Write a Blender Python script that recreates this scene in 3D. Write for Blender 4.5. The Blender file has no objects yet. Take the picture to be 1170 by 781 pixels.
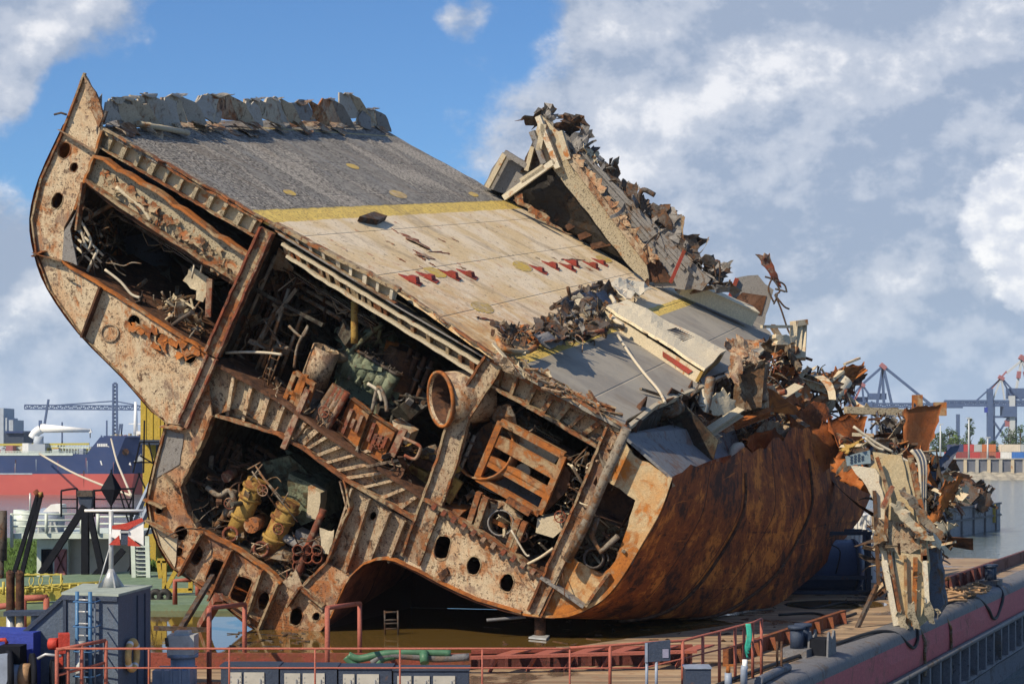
import bpy, math, random
from mathutils import Vector, noise
from mathutils.geometry import tessellate_polygon

S = bpy.context.scene
COL = S.collection
V = Vector
R = random.Random(7)

# ------------------------------------------------------------------ camera frame
F, CX, HY, CZ = 2000.0, 585.0, 508.0, 6.6
CAM = V((0, 0, CZ))

def ray(u, v):
    return V(((u - CX) / F, 1.0, -(v - HY) / F))

def U(u, v, Y):
    return CAM + ray(u, v) * Y

def ground(u, v, z=0.0):
    return U(u, v, F * (CZ - z) / (v - HY))

# wreck frame: d = ship axis (into the depth), face plane through P0 normal to d
d = V(((1190 - CX) / F, 1.0, (HY - 205) / F)).normalized()
P0 = U(370, 721, 62.0)

def G(u, v, w=0.0):
    r = ray(u, v)
    return CAM + r * ((P0 + d * w - CAM).dot(d) / r.dot(d))

A0, A1 = G(118, 147), G(715, 488)
a = (A1 - A0).normalized()
nd = a.cross(d).normalized()
if nd.z < 0:
    nd = -nd

def D(u, v, h=0.0):
    r = ray(u, v)
    return CAM + r * ((A0 + nd * h - CAM).dot(nd) / r.dot(nd))

def pw(P):
    q = P - A0
    return q.dot(a), q.dot(d), q.dot(nd)

def L(p, w, h):
    return A0 + a * p + d * w + nd * h

# ------------------------------------------------------------------ mesh builder
class MB:
    def __init__(s):
        s.v, s.f, s.sm, s.uv = [], [], [], None

    def add(s, vs, fs, smooth=False):
        o = len(s.v)
        s.v += [V(x) for x in vs]
        for f in fs:
            s.f.append([i + o for i in f])
            s.sm.append(smooth)
        return s

    def prism(s, outer, vec, holes=()):
        loops = [list(outer)] + [list(h) for h in holes]
        flat = [p for l in loops for p in l]
        n = len(flat)
        tris = tessellate_polygon(loops)
        fs = [list(t) for t in tris] + [[t[2] + n, t[1] + n, t[0] + n] for t in tris]
        k = 0
        for l in loops:
            m = len(l)
            for i in range(m):
                j = (i + 1) % m
                fs.append([k + i, k + j, k + j + n, k + i + n])
            k += m
        s.add(flat + [p + vec for p in flat], fs)
        return s

    def strip(s, pts, vec, thick=None, closed=False):
        """ribbon along pts, extruded by vec; thick = offset vector for a solid"""
        pts = list(pts)
        n = len(pts)
        rng = range(n if closed else n - 1)
        if thick is None:
            s.add(pts + [p + vec for p in pts], [[i, (i + 1) % n, (i + 1) % n + n, i + n] for i in rng])
        else:
            for i in rng:
                s.hexa([pts[i], pts[(i + 1) % n], pts[(i + 1) % n] + thick, pts[i] + thick], vec)
        return s

    def hexa(s, quad, vec):
        s.add(list(quad) + [p + vec for p in quad],
              [[3, 2, 1, 0], [4, 5, 6, 7], [0, 1, 5, 4], [1, 2, 6, 5], [2, 3, 7, 6], [3, 0, 4, 7]])
        return s

    def box(s, c, x, y, z):
        """centre + three half vectors"""
        q = [c - x - y - z, c + x - y - z, c + x + y - z, c - x + y - z]
        return s.hexa(q, z * 2)

    def bx(s, x0, x1, y0, y1, z0, z1):
        return s.hexa([V((x0, y0, z0)), V((x1, y0, z0)), V((x1, y1, z0)), V((x0, y1, z0))], V((0, 0, z1 - z0)))

    def bar(s, p, q, w, h=None, up=None):
        h = h or w
        t = (q - p)
        if t.length < 1e-6:
            return s
        t.normalize()
        up = up or (V((0, 0, 1)) if abs(t.z) < .9 else V((1, 0, 0)))
        x = t.cross(up)
        if x.length < 1e-4:
            x = t.orthogonal()
        x.normalize()
        y = x.cross(t).normalized()
        x *= w / 2; y *= h / 2
        return s.hexa([p - x - y, p + x - y, p + x + y, p - x + y], q - p)

    def ibeam(s, p, q, w, h, up, t=.03):
        tt = (q - p).normalized()
        x = tt.cross(up).normalized()
        y = x.cross(tt).normalized()
        for k in (-1, 1):
            s.bar(p + y * k * h / 2, q + y * k * h / 2, w, t, up)
        s.bar(p, q, t, h - t, up)
        return s

    def tube(s, pts, r, n=7, cap=True, r2=None):
        pts = [V(p) for p in pts]
        m = len(pts)
        t0 = (pts[1] - pts[0]).normalized()
        x = t0.orthogonal().normalized()
        vs, fs = [], []
        for i, p in enumerate(pts):
            t = (pts[min(i + 1, m - 1)] - pts[max(i - 1, 0)])
            if t.length < 1e-7:
                t = t0
            t.normalize()
            x = x - t * x.dot(t)
            if x.length < 1e-5:
                x = t.orthogonal()
            x.normalize()
            y = t.cross(x)
            rr = r if r2 is None else r + (r2 - r) * i / (m - 1)
            for k in range(n):
                an = 2 * math.pi * k / n
                vs.append(p + x * math.cos(an) * rr + y * math.sin(an) * rr)
        for i in range(m - 1):
            for k in range(n):
                k2 = (k + 1) % n
                fs.append([i * n + k, i * n + k2, (i + 1) * n + k2, (i + 1) * n + k])
        s.add(vs, fs, n > 4)
        if cap:
            o = len(s.v) - len(vs)
            s.f.append([o + k for k in range(n)][::-1]); s.sm.append(False)
            s.f.append([o + (m - 1) * n + k for k in range(n)]); s.sm.append(False)
        return s

    def pipe_open(s, p, q, r, th=.05, n=18):
        """open hollow tube"""
        t = (q - p).normalized()
        x = t.orthogonal().normalized(); y = t.cross(x)
        vs, fs = [], []
        for c in (p, q):
            for rr in (r, r - th):
                for k in range(n):
                    an = 2 * math.pi * k / n
                    vs.append(c + (x * math.cos(an) + y * math.sin(an)) * rr)
        for k in range(n):
            j = (k + 1) % n
            fs += [[k, j, 2 * n + j, 2 * n + k], [n + j, n + k, 3 * n + k, 3 * n + j],
                   [k, n + k, n + j, j], [2 * n + k, 2 * n + j, 3 * n + j, 3 * n + k]]
        return s.add(vs, fs, True)

    def grid(s, fn, nu, nv, smooth=True, uv=False, drop=None):
        o = len(s.v)
        for i in range(nu + 1):
            for j in range(nv + 1):
                s.v.append(fn(i / nu, j / nv))
        for i in range(nu):
            for j in range(nv):
                if drop and drop(i, j):
                    continue
                s.f.append([o + i * (nv + 1) + j, o + (i + 1) * (nv + 1) + j,
                            o + (i + 1) * (nv + 1) + j + 1, o + i * (nv + 1) + j + 1])
                s.sm.append(smooth)
        return s

    def crumple(s, c0, c1, c2, c3, nu=8, nv=8, amp=.2, jag=.3, freq=1.0, thick=.025, smooth=False, rnd=None):
        """bent torn sheet between four corners: real thickness, ragged border"""
        rnd = rnd or R
        off = V((rnd.uniform(-50, 50), rnd.uniform(-50, 50), rnd.uniform(-50, 50)))
        n = (c1 - c0).cross(c3 - c0)
        if n.length < 1e-8:
            return s
        n.normalize()
        eu = [rnd.gauss(0, jag) for _ in range(4 * (nu + nv) + 8)]
        def pt(i, j):
            uu, vv = i / nu, j / nv
            p = c0.lerp(c1, uu).lerp(c3.lerp(c2, uu), vv)
            inw = V((0, 0, 0))
            if i == 0: inw += (c1 - c0).normalized() * eu[j]
            if i == nu: inw -= (c1 - c0).normalized() * eu[nv + j + 1]
            if j == 0: inw += (c3 - c0).normalized() * eu[2 * nv + i + 2]
            if j == nv: inw -= (c3 - c0).normalized() * eu[2 * nv + nu + i + 3]
            q = p * freq + off
            return p + inw + n * (noise.noise(q) * amp + noise.noise(q * 2.3) * amp * .4)
        P = [[pt(i, j) for j in range(nv + 1)] for i in range(nu + 1)]
        o = len(s.v)
        w = nv + 1
        N = (nu + 1) * w
        for k in (0, 1):
            for i in range(nu + 1):
                for j in range(w):
                    s.v.append(P[i][j] - n * thick * k)
        def q(l):
            s.f.append([o + x for x in l]); s.sm.append(smooth)
        for i in range(nu):
            for j in range(nv):
                q([i * w + j, (i + 1) * w + j, (i + 1) * w + j + 1, i * w + j + 1])
                q([N + i * w + j + 1, N + (i + 1) * w + j + 1, N + (i + 1) * w + j, N + i * w + j])
        for i in range(nu):
            for j in (0, nv):
                q([i * w + j, (i + 1) * w + j, N + (i + 1) * w + j, N + i * w + j])
        for j in range(nv):
            for i in (0, nu):
                q([i * w + j, i * w + j + 1, N + i * w + j + 1, N + i * w + j])
        return s

    def build(s, name, m, parent=None, label=None, smooth=None):
        me = bpy.data.meshes.new(name)
        org = V((0, 0, 0))
        p = parent
        while p is not None:
            org += p.location
            p = p.parent
        if parent is None and s.v:
            lo = V((min(q.x for q in s.v), min(q.y for q in s.v), min(q.z for q in s.v)))
            hi = V((max(q.x for q in s.v), max(q.y for q in s.v), max(q.z for q in s.v)))
            org = V(((lo.x + hi.x) / 2, (lo.y + hi.y) / 2, lo.z))
        me.from_pydata([tuple(q - org) for q in s.v], [], s.f)
        me.polygons.foreach_set('use_smooth', s.sm if smooth is None else [smooth] * len(s.f))
        me.materials.append(m)
        me.update()
        o = bpy.data.objects.new(name, me)
        COL.objects.link(o)
        if parent is None:
            o.location = org
        else:
            o.parent = parent
        if label:
            o['label'] = label
        return o

def tag(o, label=None, cat=None, group=None, kind=None):
    if label: o['label'] = label
    if cat: o['category'] = cat
    if group: o['group'] = group
    if kind: o['kind'] = kind
    return o

def empty(name, loc, label, cat, group=None):
    o = bpy.data.objects.new(name, None)
    COL.objects.link(o)
    o.location = loc
    o.empty_display_size = .2
    return tag(o, label, cat, group)

def copy_thing(root, loc, label=None, group=None, rotz=None, scale=None):
    r = root.copy(); COL.objects.link(r)
    r.location = loc
    if rotz is not None: r.rotation_euler = (0, 0, rotz)
    if scale is not None: r.scale = (scale, scale, scale) if isinstance(scale, (int, float)) else scale
    if label: r['label'] = label
    if group: r['group'] = group
    for ch in list(root.children):
        c = ch.copy(); COL.objects.link(c); c.parent = r
        for g in list(ch.children):
            e = g.copy(); COL.objects.link(e); e.parent = c
    return r

def Gs(pts, w=0.0):
    return [G(x, y, w) for x, y in pts]

def jagp(pts, amp=.6, step=9, closed=True, rnd=None):
    rnd = rnd or R
    out = []
    n = len(pts)
    for i in range(n if closed else n - 1):
        p, q = pts[i], pts[(i + 1) % n]
        L_ = math.hypot(q[0] - p[0], q[1] - p[1])
        k = max(1, int(L_ / step))
        out.append(p)
        for j in range(1, k):
            t = j / k
            out.append((p[0] + (q[0] - p[0]) * t + rnd.gauss(0, amp), p[1] + (q[1] - p[1]) * t + rnd.gauss(0, amp)))
    if not closed:
        out.append(pts[-1])
    return out

def ell(cx, cy, rx, ry, rot=29, n=20):
    c, s_ = math.cos(math.radians(rot)), math.sin(math.radians(rot))
    return [(cx + c * rx * math.cos(t) - s_ * ry * math.sin(t), cy + s_ * rx * math.cos(t) + c * ry * math.sin(t))
            for t in [2 * math.pi * k / n for k in range(n)]]

def rrect(cx, cy, hx, hy, rot=29, r=.5, n=5):
    c, s_ = math.cos(math.radians(rot)), math.sin(math.radians(rot))
    rr = min(hx, hy) * r
    out = []
    for k, (sx, sy) in enumerate(((1, 1), (-1, 1), (-1, -1), (1, -1))):
        for i in range(n):
            t = math.radians(90 * k + 90 * i / (n - 1))
            x = sx * (hx - rr) + rr * math.cos(t)
            y = sy * (hy - rr) + rr * math.sin(t)
            out.append((cx + c * x - s_ * y, cy + s_ * x + c * y))
    return out

def inside(pt, poly):
    x, y = pt
    r = False
    j = len(poly) - 1
    for i in range(len(poly)):
        xi, yi = poly[i]; xj, yj = poly[j]
        if (yi > y) != (yj > y) and x < (xj - xi) * (y - yi) / (yj - yi) + xi:
            r = not r
        j = i
    return r

def rand_in(poly, rnd):
    xs = [p[0] for p in poly]; ys = [p[1] for p in poly]
    for _ in range(200):
        p = (rnd.uniform(min(xs), max(xs)), rnd.uniform(min(ys), max(ys)))
        if inside(p, poly):
            return p
    return poly[0]

def smooth_path(pts, k=4):
    pts = [V(p) for p in pts]
    out = []
    n = len(pts)
    for i in range(n - 1):
        p0, p1, p2, p3 = pts[max(i - 1, 0)], pts[i], pts[i + 1], pts[min(i + 2, n - 1)]
        for j in range(k):
            t = j / k
            out.append(.5 * ((2 * p1) + (p2 - p0) * t + (2 * p0 - 5 * p1 + 4 * p2 - p3) * t * t + (3 * p1 - p0 - 3 * p2 + p3) * t ** 3))
    out.append(pts[-1])
    return out
# ------------------------------------------------------------------ materials
class NT:
    def __init__(s, m):
        s.t = m.node_tree
    def n(s, typ, **kw):
        x = s.t.nodes.new(typ)
        for k, v in kw.items():
            setattr(x, k, v)
        return x
    def l(s, o, i):
        s.t.links.new(o, i)
    def noise(s, vec, scale, detail=6, rough=.6, dist=0.0):
        x = s.n('ShaderNodeTexNoise')
        x.inputs['Scale'].default_value = scale
        x.inputs['Detail'].default_value = detail
        x.inputs['Roughness'].default_value = rough
        x.inputs['Distortion'].default_value = dist
        s.l(vec, x.inputs['Vector'])
        return x.outputs['Fac']
    def math(s, op, x, y=None, z=None, clamp=False):
        k = s.n('ShaderNodeMath', operation=op, use_clamp=clamp)
        for i, q in enumerate((x, y, z)):
            if q is None: continue
            if isinstance(q, (int, float)): k.inputs[i].default_value = q
            else: s.l(q, k.inputs[i])
        return k.outputs[0]
    def step(s, x, lo, hi, a0=0.0, a1=1.0):
        k = s.n('ShaderNodeMapRange', interpolation_type='SMOOTHSTEP')
        s.l(x, k.inputs[0])
        for i, q in zip((1, 2, 3, 4), (lo, hi, a0, a1)):
            k.inputs[i].default_value = q
        return k.outputs[0]
    def mix(s, f, c1, c2, blend='MIX'):
        k = s.n('ShaderNodeMix', data_type='RGBA', blend_type=blend)
        k.clamp_factor = True
        if isinstance(f, (int, float)): k.inputs[0].default_value = f
        else: s.l(f, k.inputs[0])
        for i, q in ((6, c1), (7, c2)):
            if isinstance(q, (tuple, list)): k.inputs[i].default_value = (*q[:3], 1)
            else: s.l(q, k.inputs[i])
        return k.outputs[2]
    def dot(s, vec, axis, origin=V((0, 0, 0))):
        k = s.n('ShaderNodeVectorMath', operation='DOT_PRODUCT')
        s.l(vec, k.inputs[0]); k.inputs[1].default_value = axis
        return s.math('SUBTRACT', k.outputs['Value'], axis.dot(origin))
    def comb(s, x, y, z):
        k = s.n('ShaderNodeCombineXYZ')
        for i, q in enumerate((x, y, z)):
            if isinstance(q, (int, float)): k.inputs[i].default_value = q
            else: s.l(q, k.inputs[i])
        return k.outputs[0]
    def scalev(s, vec, x, y, z):
        k = s.n('ShaderNodeVectorMath', operation='MULTIPLY')
        s.l(vec, k.inputs[0]); k.inputs[1].default_value = (x, y, z)
        return k.outputs[0]

def new_mat(name):
    m = bpy.data.materials.new(name)
    m.use_nodes = True
    b = m.node_tree.nodes['Principled BSDF']
    return m, NT(m), b

def pos(t):
    return t.n('ShaderNodeNewGeometry').outputs['Position']

def finish(t, b, col, rough=.8, bump=None, bstr=.4, bdist=.05, metal=0.0, spec=.3):
    if isinstance(col, (tuple, list)): b.inputs['Base Color'].default_value = (*col[:3], 1)
    else: t.l(col, b.inputs['Base Color'])
    if isinstance(rough, (int, float)): b.inputs['Roughness'].default_value = rough
    else: t.l(rough, b.inputs['Roughness'])
    b.inputs['Metallic'].default_value = metal
    b.inputs['Specular IOR Level'].default_value = spec
    if bump is not None:
        k = t.n('ShaderNodeBump')
        k.inputs['Strength'].default_value = bstr
        k.inputs['Distance'].default_value = bdist
        t.l(bump, k.inputs['Height'])
        t.l(k.outputs[0], b.inputs['Normal'])

def rusty(name, paint, r1, r2, cover=.5, dark=.62, speck=.6, scale=1.0, soft=.05, off=0.0, bstr=.5, streak=None, streak_amt=.0,
          tint=None, tint_amt=.0, spec=.25, pepper=.0):
    """painted steel: paint with patches of light rust r1, dark rust r2 and fine pitting"""
    m, t, b = new_mat(name)
    P = pos(t)
    k = t.n('ShaderNodeVectorMath', operation='ADD'); t.l(P, k.inputs[0]); k.inputs[1].default_value = (off, off * 1.7, -off)
    P = k.outputs[0]
    nb = t.noise(P, .33 * scale, 3, .6, .4)
    nm = t.noise(P, 1.6 * scale, 8, .68, .6)
    nf = t.noise(P, 9 * scale, 6, .75)
    nv = t.noise(P, 28 * scale, 3, .7)
    v = t.math('ADD', t.math('MULTIPLY', nb, .45), t.math('MULTIPLY', nm, .55))
    m1 = t.step(v, cover - soft, cover + soft)
    c = t.mix(t.step(nf, .35, .7), tuple(x * .72 for x in paint), paint)
    if tint is not None:
        c = t.mix(t.math('MULTIPLY', t.step(t.noise(P, .8 * scale, 6, .6, 1.0), .42, .66), tint_amt), c, tint)
    rr = t.mix(t.step(nm, .35, .65), r2, r1)
    c = t.mix(m1, c, rr)
    d1 = t.step(t.noise(P, 2.9 * scale, 9, .72, .3), dark - .04, dark + .05)
    c = t.mix(t.math('MULTIPLY', d1, .9), c, r2)
    sp = t.step(nf, speck, speck + .06)
    c = t.mix(t.math('MULTIPLY', sp, .88), c, tuple(x * .45 for x in r2))
    np_ = t.noise(P, 15 * scale, 4, .7, .2)
    c = t.mix(t.math('MULTIPLY', t.step(t.math('ADD', t.math('MULTIPLY', np_, .8), t.math('MULTIPLY', nm, .2)), .535, .565), t.math('MULTIPLY', t.step(t.noise(P, .55 * scale, 5, .65, .3), .40, .60), pepper)), c, tuple(x * .6 for x in r2))
    if pepper > 0:
        pb = t.noise(P, 1.05 * scale, 5, .6, .2)
        c = t.mix(t.math('MULTIPLY', t.step(pb, .56, .64), .62), c, (.145, .088, .07))
        run = t.noise(t.scalev(P, 4.5, 4.5, .42), 1.0, 6, .72)
        c = t.mix(t.math('MULTIPLY', t.step(run, .54, .64), .55), c, r1)
        c = t.mix(t.math('MULTIPLY', t.step(run, .42, .33), .45), c, tuple(min(1, x * 1.12) for x in paint))
    if streak:
        sx = t.dot(P, streak[0]); sy = t.dot(P, streak[1])
        q = t.comb(t.math('MULTIPLY', sx, 5.0), t.math('MULTIPLY', sy, .35), 0.0)
        st = t.noise(q, 1.0, 5, .7)
        c = t.mix(t.math('MULTIPLY', t.step(st, .5, .68), streak_amt), c, r1)
        c = t.mix(t.math('MULTIPLY', t.step(st, .5, .34), streak_amt * .6), c, r2)
    c = t.mix(.5, c, t.mix(t.step(nv, .3, .7), (.62, .62, .62), (1.15, 1.15, 1.15)), 'MULTIPLY')
    bump = t.math('ADD', t.math('MULTIPLY', m1, -.25), t.math('ADD', nf, t.math('MULTIPLY', nm, .8)))
    rough = t.step(m1, 0, 1, .62, .92)
    finish(t, b, c, rough, bump, bstr, .05, spec=spec)
    return m

def plain(name, col, var=.25, rough=.6, scale=3.0, dirt=None, dirt_amt=.4, bstr=.1, metal=0.0, spec=.4):
    m, t, b = new_mat(name)
    P = pos(t)
    n1 = t.noise(P, scale, 6, .65)
    n2 = t.noise(P, scale * 6, 4, .7)
    c = t.mix(t.step(n1, .3, .7), tuple(x * (1 - var) for x in col), tuple(min(1, x * (1 + var * .6)) for x in col))
    dc = dirt or tuple(x * .35 for x in col)
    c = t.mix(t.math('MULTIPLY', t.step(t.math('ADD', t.math('MULTIPLY', n2, .5), t.math('MULTIPLY', n1, .5)), .54, .66), dirt_amt), c, dc)
    finish(t, b, c, t.step(n2, .3, .7, rough - .12, min(1, rough + .15)), n2, bstr, .02, metal, spec)
    return m

RO, RB, RD = (.34, .10, .025), (.15, .062, .03), (.045, .024, .016)
CREAM = (.50, .42, .30)
M = {}
M['web'] = rusty('pale_pitted_steel', (.66, .54, .37), (.38, .16, .06), (.085, .048, .032), cover=.56, dark=.585, speck=.552, tint=(.48, .28, .14), tint_amt=.6, pepper=.8)
M['webbrown'] = rusty('brown_orange_web_steel', (.55, .41, .26), (.36, .135, .045), (.075, .04, .027), cover=.52, dark=.58, speck=.55, off=111, tint=(.36, .16, .075), tint_amt=.8, pepper=.6)
M['web2'] = rusty('brown_pitted_steel', (.52, .42, .29), (.29, .13, .055), (.07, .042, .03), cover=.545, dark=.575, speck=.55, off=13, tint=(.26, .16, .10), tint_amt=.6, pepper=.75)
M['beamweb'] = rusty('grey_brown_frame_steel', (.54, .45, .31), (.30, .13, .05), (.06, .036, .026), cover=.55, dark=.57, speck=.55, off=31, scale=1.4, tint=(.26, .14, .08), tint_amt=.5, pepper=.75)
M['orange'] = rusty('orange_rust_steel', (.42, .31, .18), (.40, .14, .033), (.13, .045, .02), cover=.45, dark=.60, speck=.62, off=5, tint=(.34, .15, .055), tint_amt=.65)
M['bright'] = rusty('bright_cream_orange_plate', (.60, .47, .28), (.46, .17, .035), (.16, .06, .025), cover=.50, dark=.66, speck=.62, off=9, tint=(.55, .26, .07), tint_amt=.6)
M['flange'] = rusty('flange_rust', (.40, .31, .19), (.30, .11, .04), (.06, .032, .022), cover=.49, dark=.56, speck=.6, off=17, scale=1.6)
M['redrust'] = rusty('red_brown_rust_bar', (.36, .25, .17), (.25, .075, .04), (.07, .03, .022), cover=.47, dark=.58, speck=.62, off=21, scale=1.5)
M['brown'] = rusty('dark_brown_rust', (.19, .10, .06), (.13, .06, .032), (.035, .02, .015), cover=.44, dark=.55, speck=.6, off=25)
M['interior'] = rusty('shade_dark_room_paint', (.085, .082, .065), (.06, .036, .022), (.018, .014, .012), cover=.5, dark=.55, speck=.58, off=40)  # paint darkened so the colour carries the gloom of the open rooms
M['cavityshade'] = rusty('cavity_shade_plate', (.035, .032, .03), (.05, .032, .02), (.014, .012, .011), cover=.55, dark=.55, speck=.58, off=45)  # near-black colour stands for the shade inside the torn cavity
M['green'] = rusty('green_machine_paint', (.15, .185, .125), (.09, .07, .04), (.02, .022, .016), cover=.54, dark=.58, speck=.57, off=50, scale=2.0, tint=(.30, .32, .22), tint_amt=.5)
M['yellow'] = rusty('yellow_pipe_paint', (.42, .27, .07), (.22, .09, .03), (.06, .03, .018), cover=.53, dark=.60, speck=.58, off=55, scale=2.2)
M['cream'] = rusty('weathered_cream_paint', (.60, .52, .37), (.40, .16, .05), (.12, .06, .03), cover=.58, dark=.66, speck=.62, off=60, scale=1.6)
M['creamspeck'] = rusty('speckled_cream_paint', (.50, .43, .30), (.36, .17, .06), (.07, .05, .03), cover=.60, dark=.63, speck=.52, off=63, scale=1.8)
M['grey'] = rusty('grey_weathered_plate', (.27, .26, .25), (.18, .12, .08), (.06, .05, .045), cover=.57, dark=.60, speck=.57, off=66, scale=1.3)
M['greyblue'] = rusty('grey_blue_plank_plate', (.20, .215, .23), (.20, .13, .10), (.06, .055, .06), cover=.56, dark=.58, speck=.60, off=70, scale=1.3, streak=(d, a), streak_amt=.35)
M['scrapdark'] = rusty('dark_scrap', (.10, .085, .075), (.12, .06, .03), (.02, .017, .016), cover=.5, dark=.56, speck=.6, off=75, scale=1.6)
M['pipe'] = rusty('dirty_pipe', (.27, .235, .185), (.22, .11, .05), (.05, .035, .025), cover=.50, dark=.58, speck=.58, off=80, scale=2.2)
M['cable'] = rusty('frayed_cable', (.22, .18, .13), (.16, .09, .04), (.03, .02, .015), cover=.5, dark=.58, speck=.6, off=85, scale=3)
M['paleline'] = rusty('pale_hose', (.62, .56, .44), (.38, .22, .10), (.12, .08, .05), cover=.62, dark=.68, speck=.66, off=88, scale=3)
M['redpaint'] = rusty('worn_red_paint', (.34, .05, .035), (.24, .06, .03), (.08, .025, .02), cover=.53, dark=.66, speck=.66, off=90, scale=2.5)
M['yellowspot'] = rusty('worn_yellow_marking', (.62, .44, .09), (.50, .40, .26), (.16, .11, .06), cover=.50, dark=.64, speck=.60, off=93, scale=2.5)
M['bluescrap'] = rusty('faded_blue_scrap', (.085, .105, .15), (.12, .07, .04), (.03, .025, .025), cover=.55, dark=.60, speck=.62, off=95, scale=2)
M['white'] = rusty('chalky_white_paint', (.74, .67, .52), (.45, .19, .06), (.14, .07, .04), cover=.60, dark=.68, speck=.66, off=97, scale=1.8)

# hull shell: orange brown rust running in strakes (object UV: x along the ship, y round the girth)
def hull_mat(name, c_lo, c_mid, c_hi):
    m, t, b = new_mat(name)
    uv = t.n('ShaderNodeUVMap', uv_map='shell').outputs[0]
    P = pos(t)
    n0 = t.noise(t.scalev(uv, 26, 2.2, 1), 1.0, 7, .7, .3)
    n1 = t.noise(t.scalev(uv, 70, 6, 1), 1.0, 5, .7)
    n2 = t.noise(P, .45, 8, .68, .1)
    dr = t.noise(t.scalev(P, 3.2, 3.2, .28), 1.0, 6, .72)
    n3 = t.noise(P, 7, 6, .7)
    n4 = t.noise(P, 1.3, 10, .74, .0)
    v = t.math('ADD', t.math('ADD', t.math('MULTIPLY', dr, .05), t.math('MULTIPLY', n4, .50)), t.math('MULTIPLY', n2, .45))
    pl_ = t.n('ShaderNodeTexWhiteNoise', noise_dimensions='2D')
    fl_ = t.n('ShaderNodeVectorMath', operation='FLOOR'); t.l(t.scalev(uv, 7, 4, 1), fl_.inputs[0]); t.l(fl_.outputs[0], pl_.inputs['Vector'])
    v = t.math('ADD', v, t.math('MULTIPLY', t.math('SUBTRACT', pl_.outputs['Value'], .5), .07))
    c = t.mix(t.step(v, .42, .50), c_lo, c_mid)
    c = t.mix(t.step(v, .515, .58), c, c_hi)
    c = t.mix(t.math('MULTIPLY', t.step(t.noise(P, 3.5, 8, .75), .56, .60), .75), c, tuple(x * .8 for x in c_lo))
    c = t.mix(t.math('MULTIPLY', t.step(n3, .58, .7), .7), c, tuple(x * .5 for x in c_lo))
    sx = t.n('ShaderNodeSeparateXYZ'); t.l(uv, sx.inputs[0])
    seam = t.math('MINIMUM', t.math('PINGPONG', t.math('MULTIPLY', sx.outputs[0], 7.0), .5), t.math('ADD', t.math('PINGPONG', t.math('MULTIPLY', sx.outputs[1], 4.0), .5), t.math('MULTIPLY', t.step(n4, .45, .5), .05)))
    scr_ = t.noise(t.scalev(uv, 5, 60, 1), 1.0, 4, .75, .4)
    c = t.mix(t.math('MULTIPLY', t.step(scr_, .62, .68), .5), c, tuple(min(1, x * 1.25) for x in c_hi))
    c = t.mix(t.step(seam, .014, .004), c, tuple(x * .4 for x in c_lo))
    finish(t, b, c, .8, t.math('ADD', t.math('ADD', n3, n0), t.step(seam, 0, .03)), .5, .05, spec=.3)
    return m
M['hull'] = hull_mat('rusted_hull_strakes', (.055, .018, .010), (.25, .064, .014), (.58, .185, .03))
M['tunnel'] = hull_mat('dark_underside_rust', (.12, .045, .032), (.25, .09, .055), (.36, .13, .07))

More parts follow.
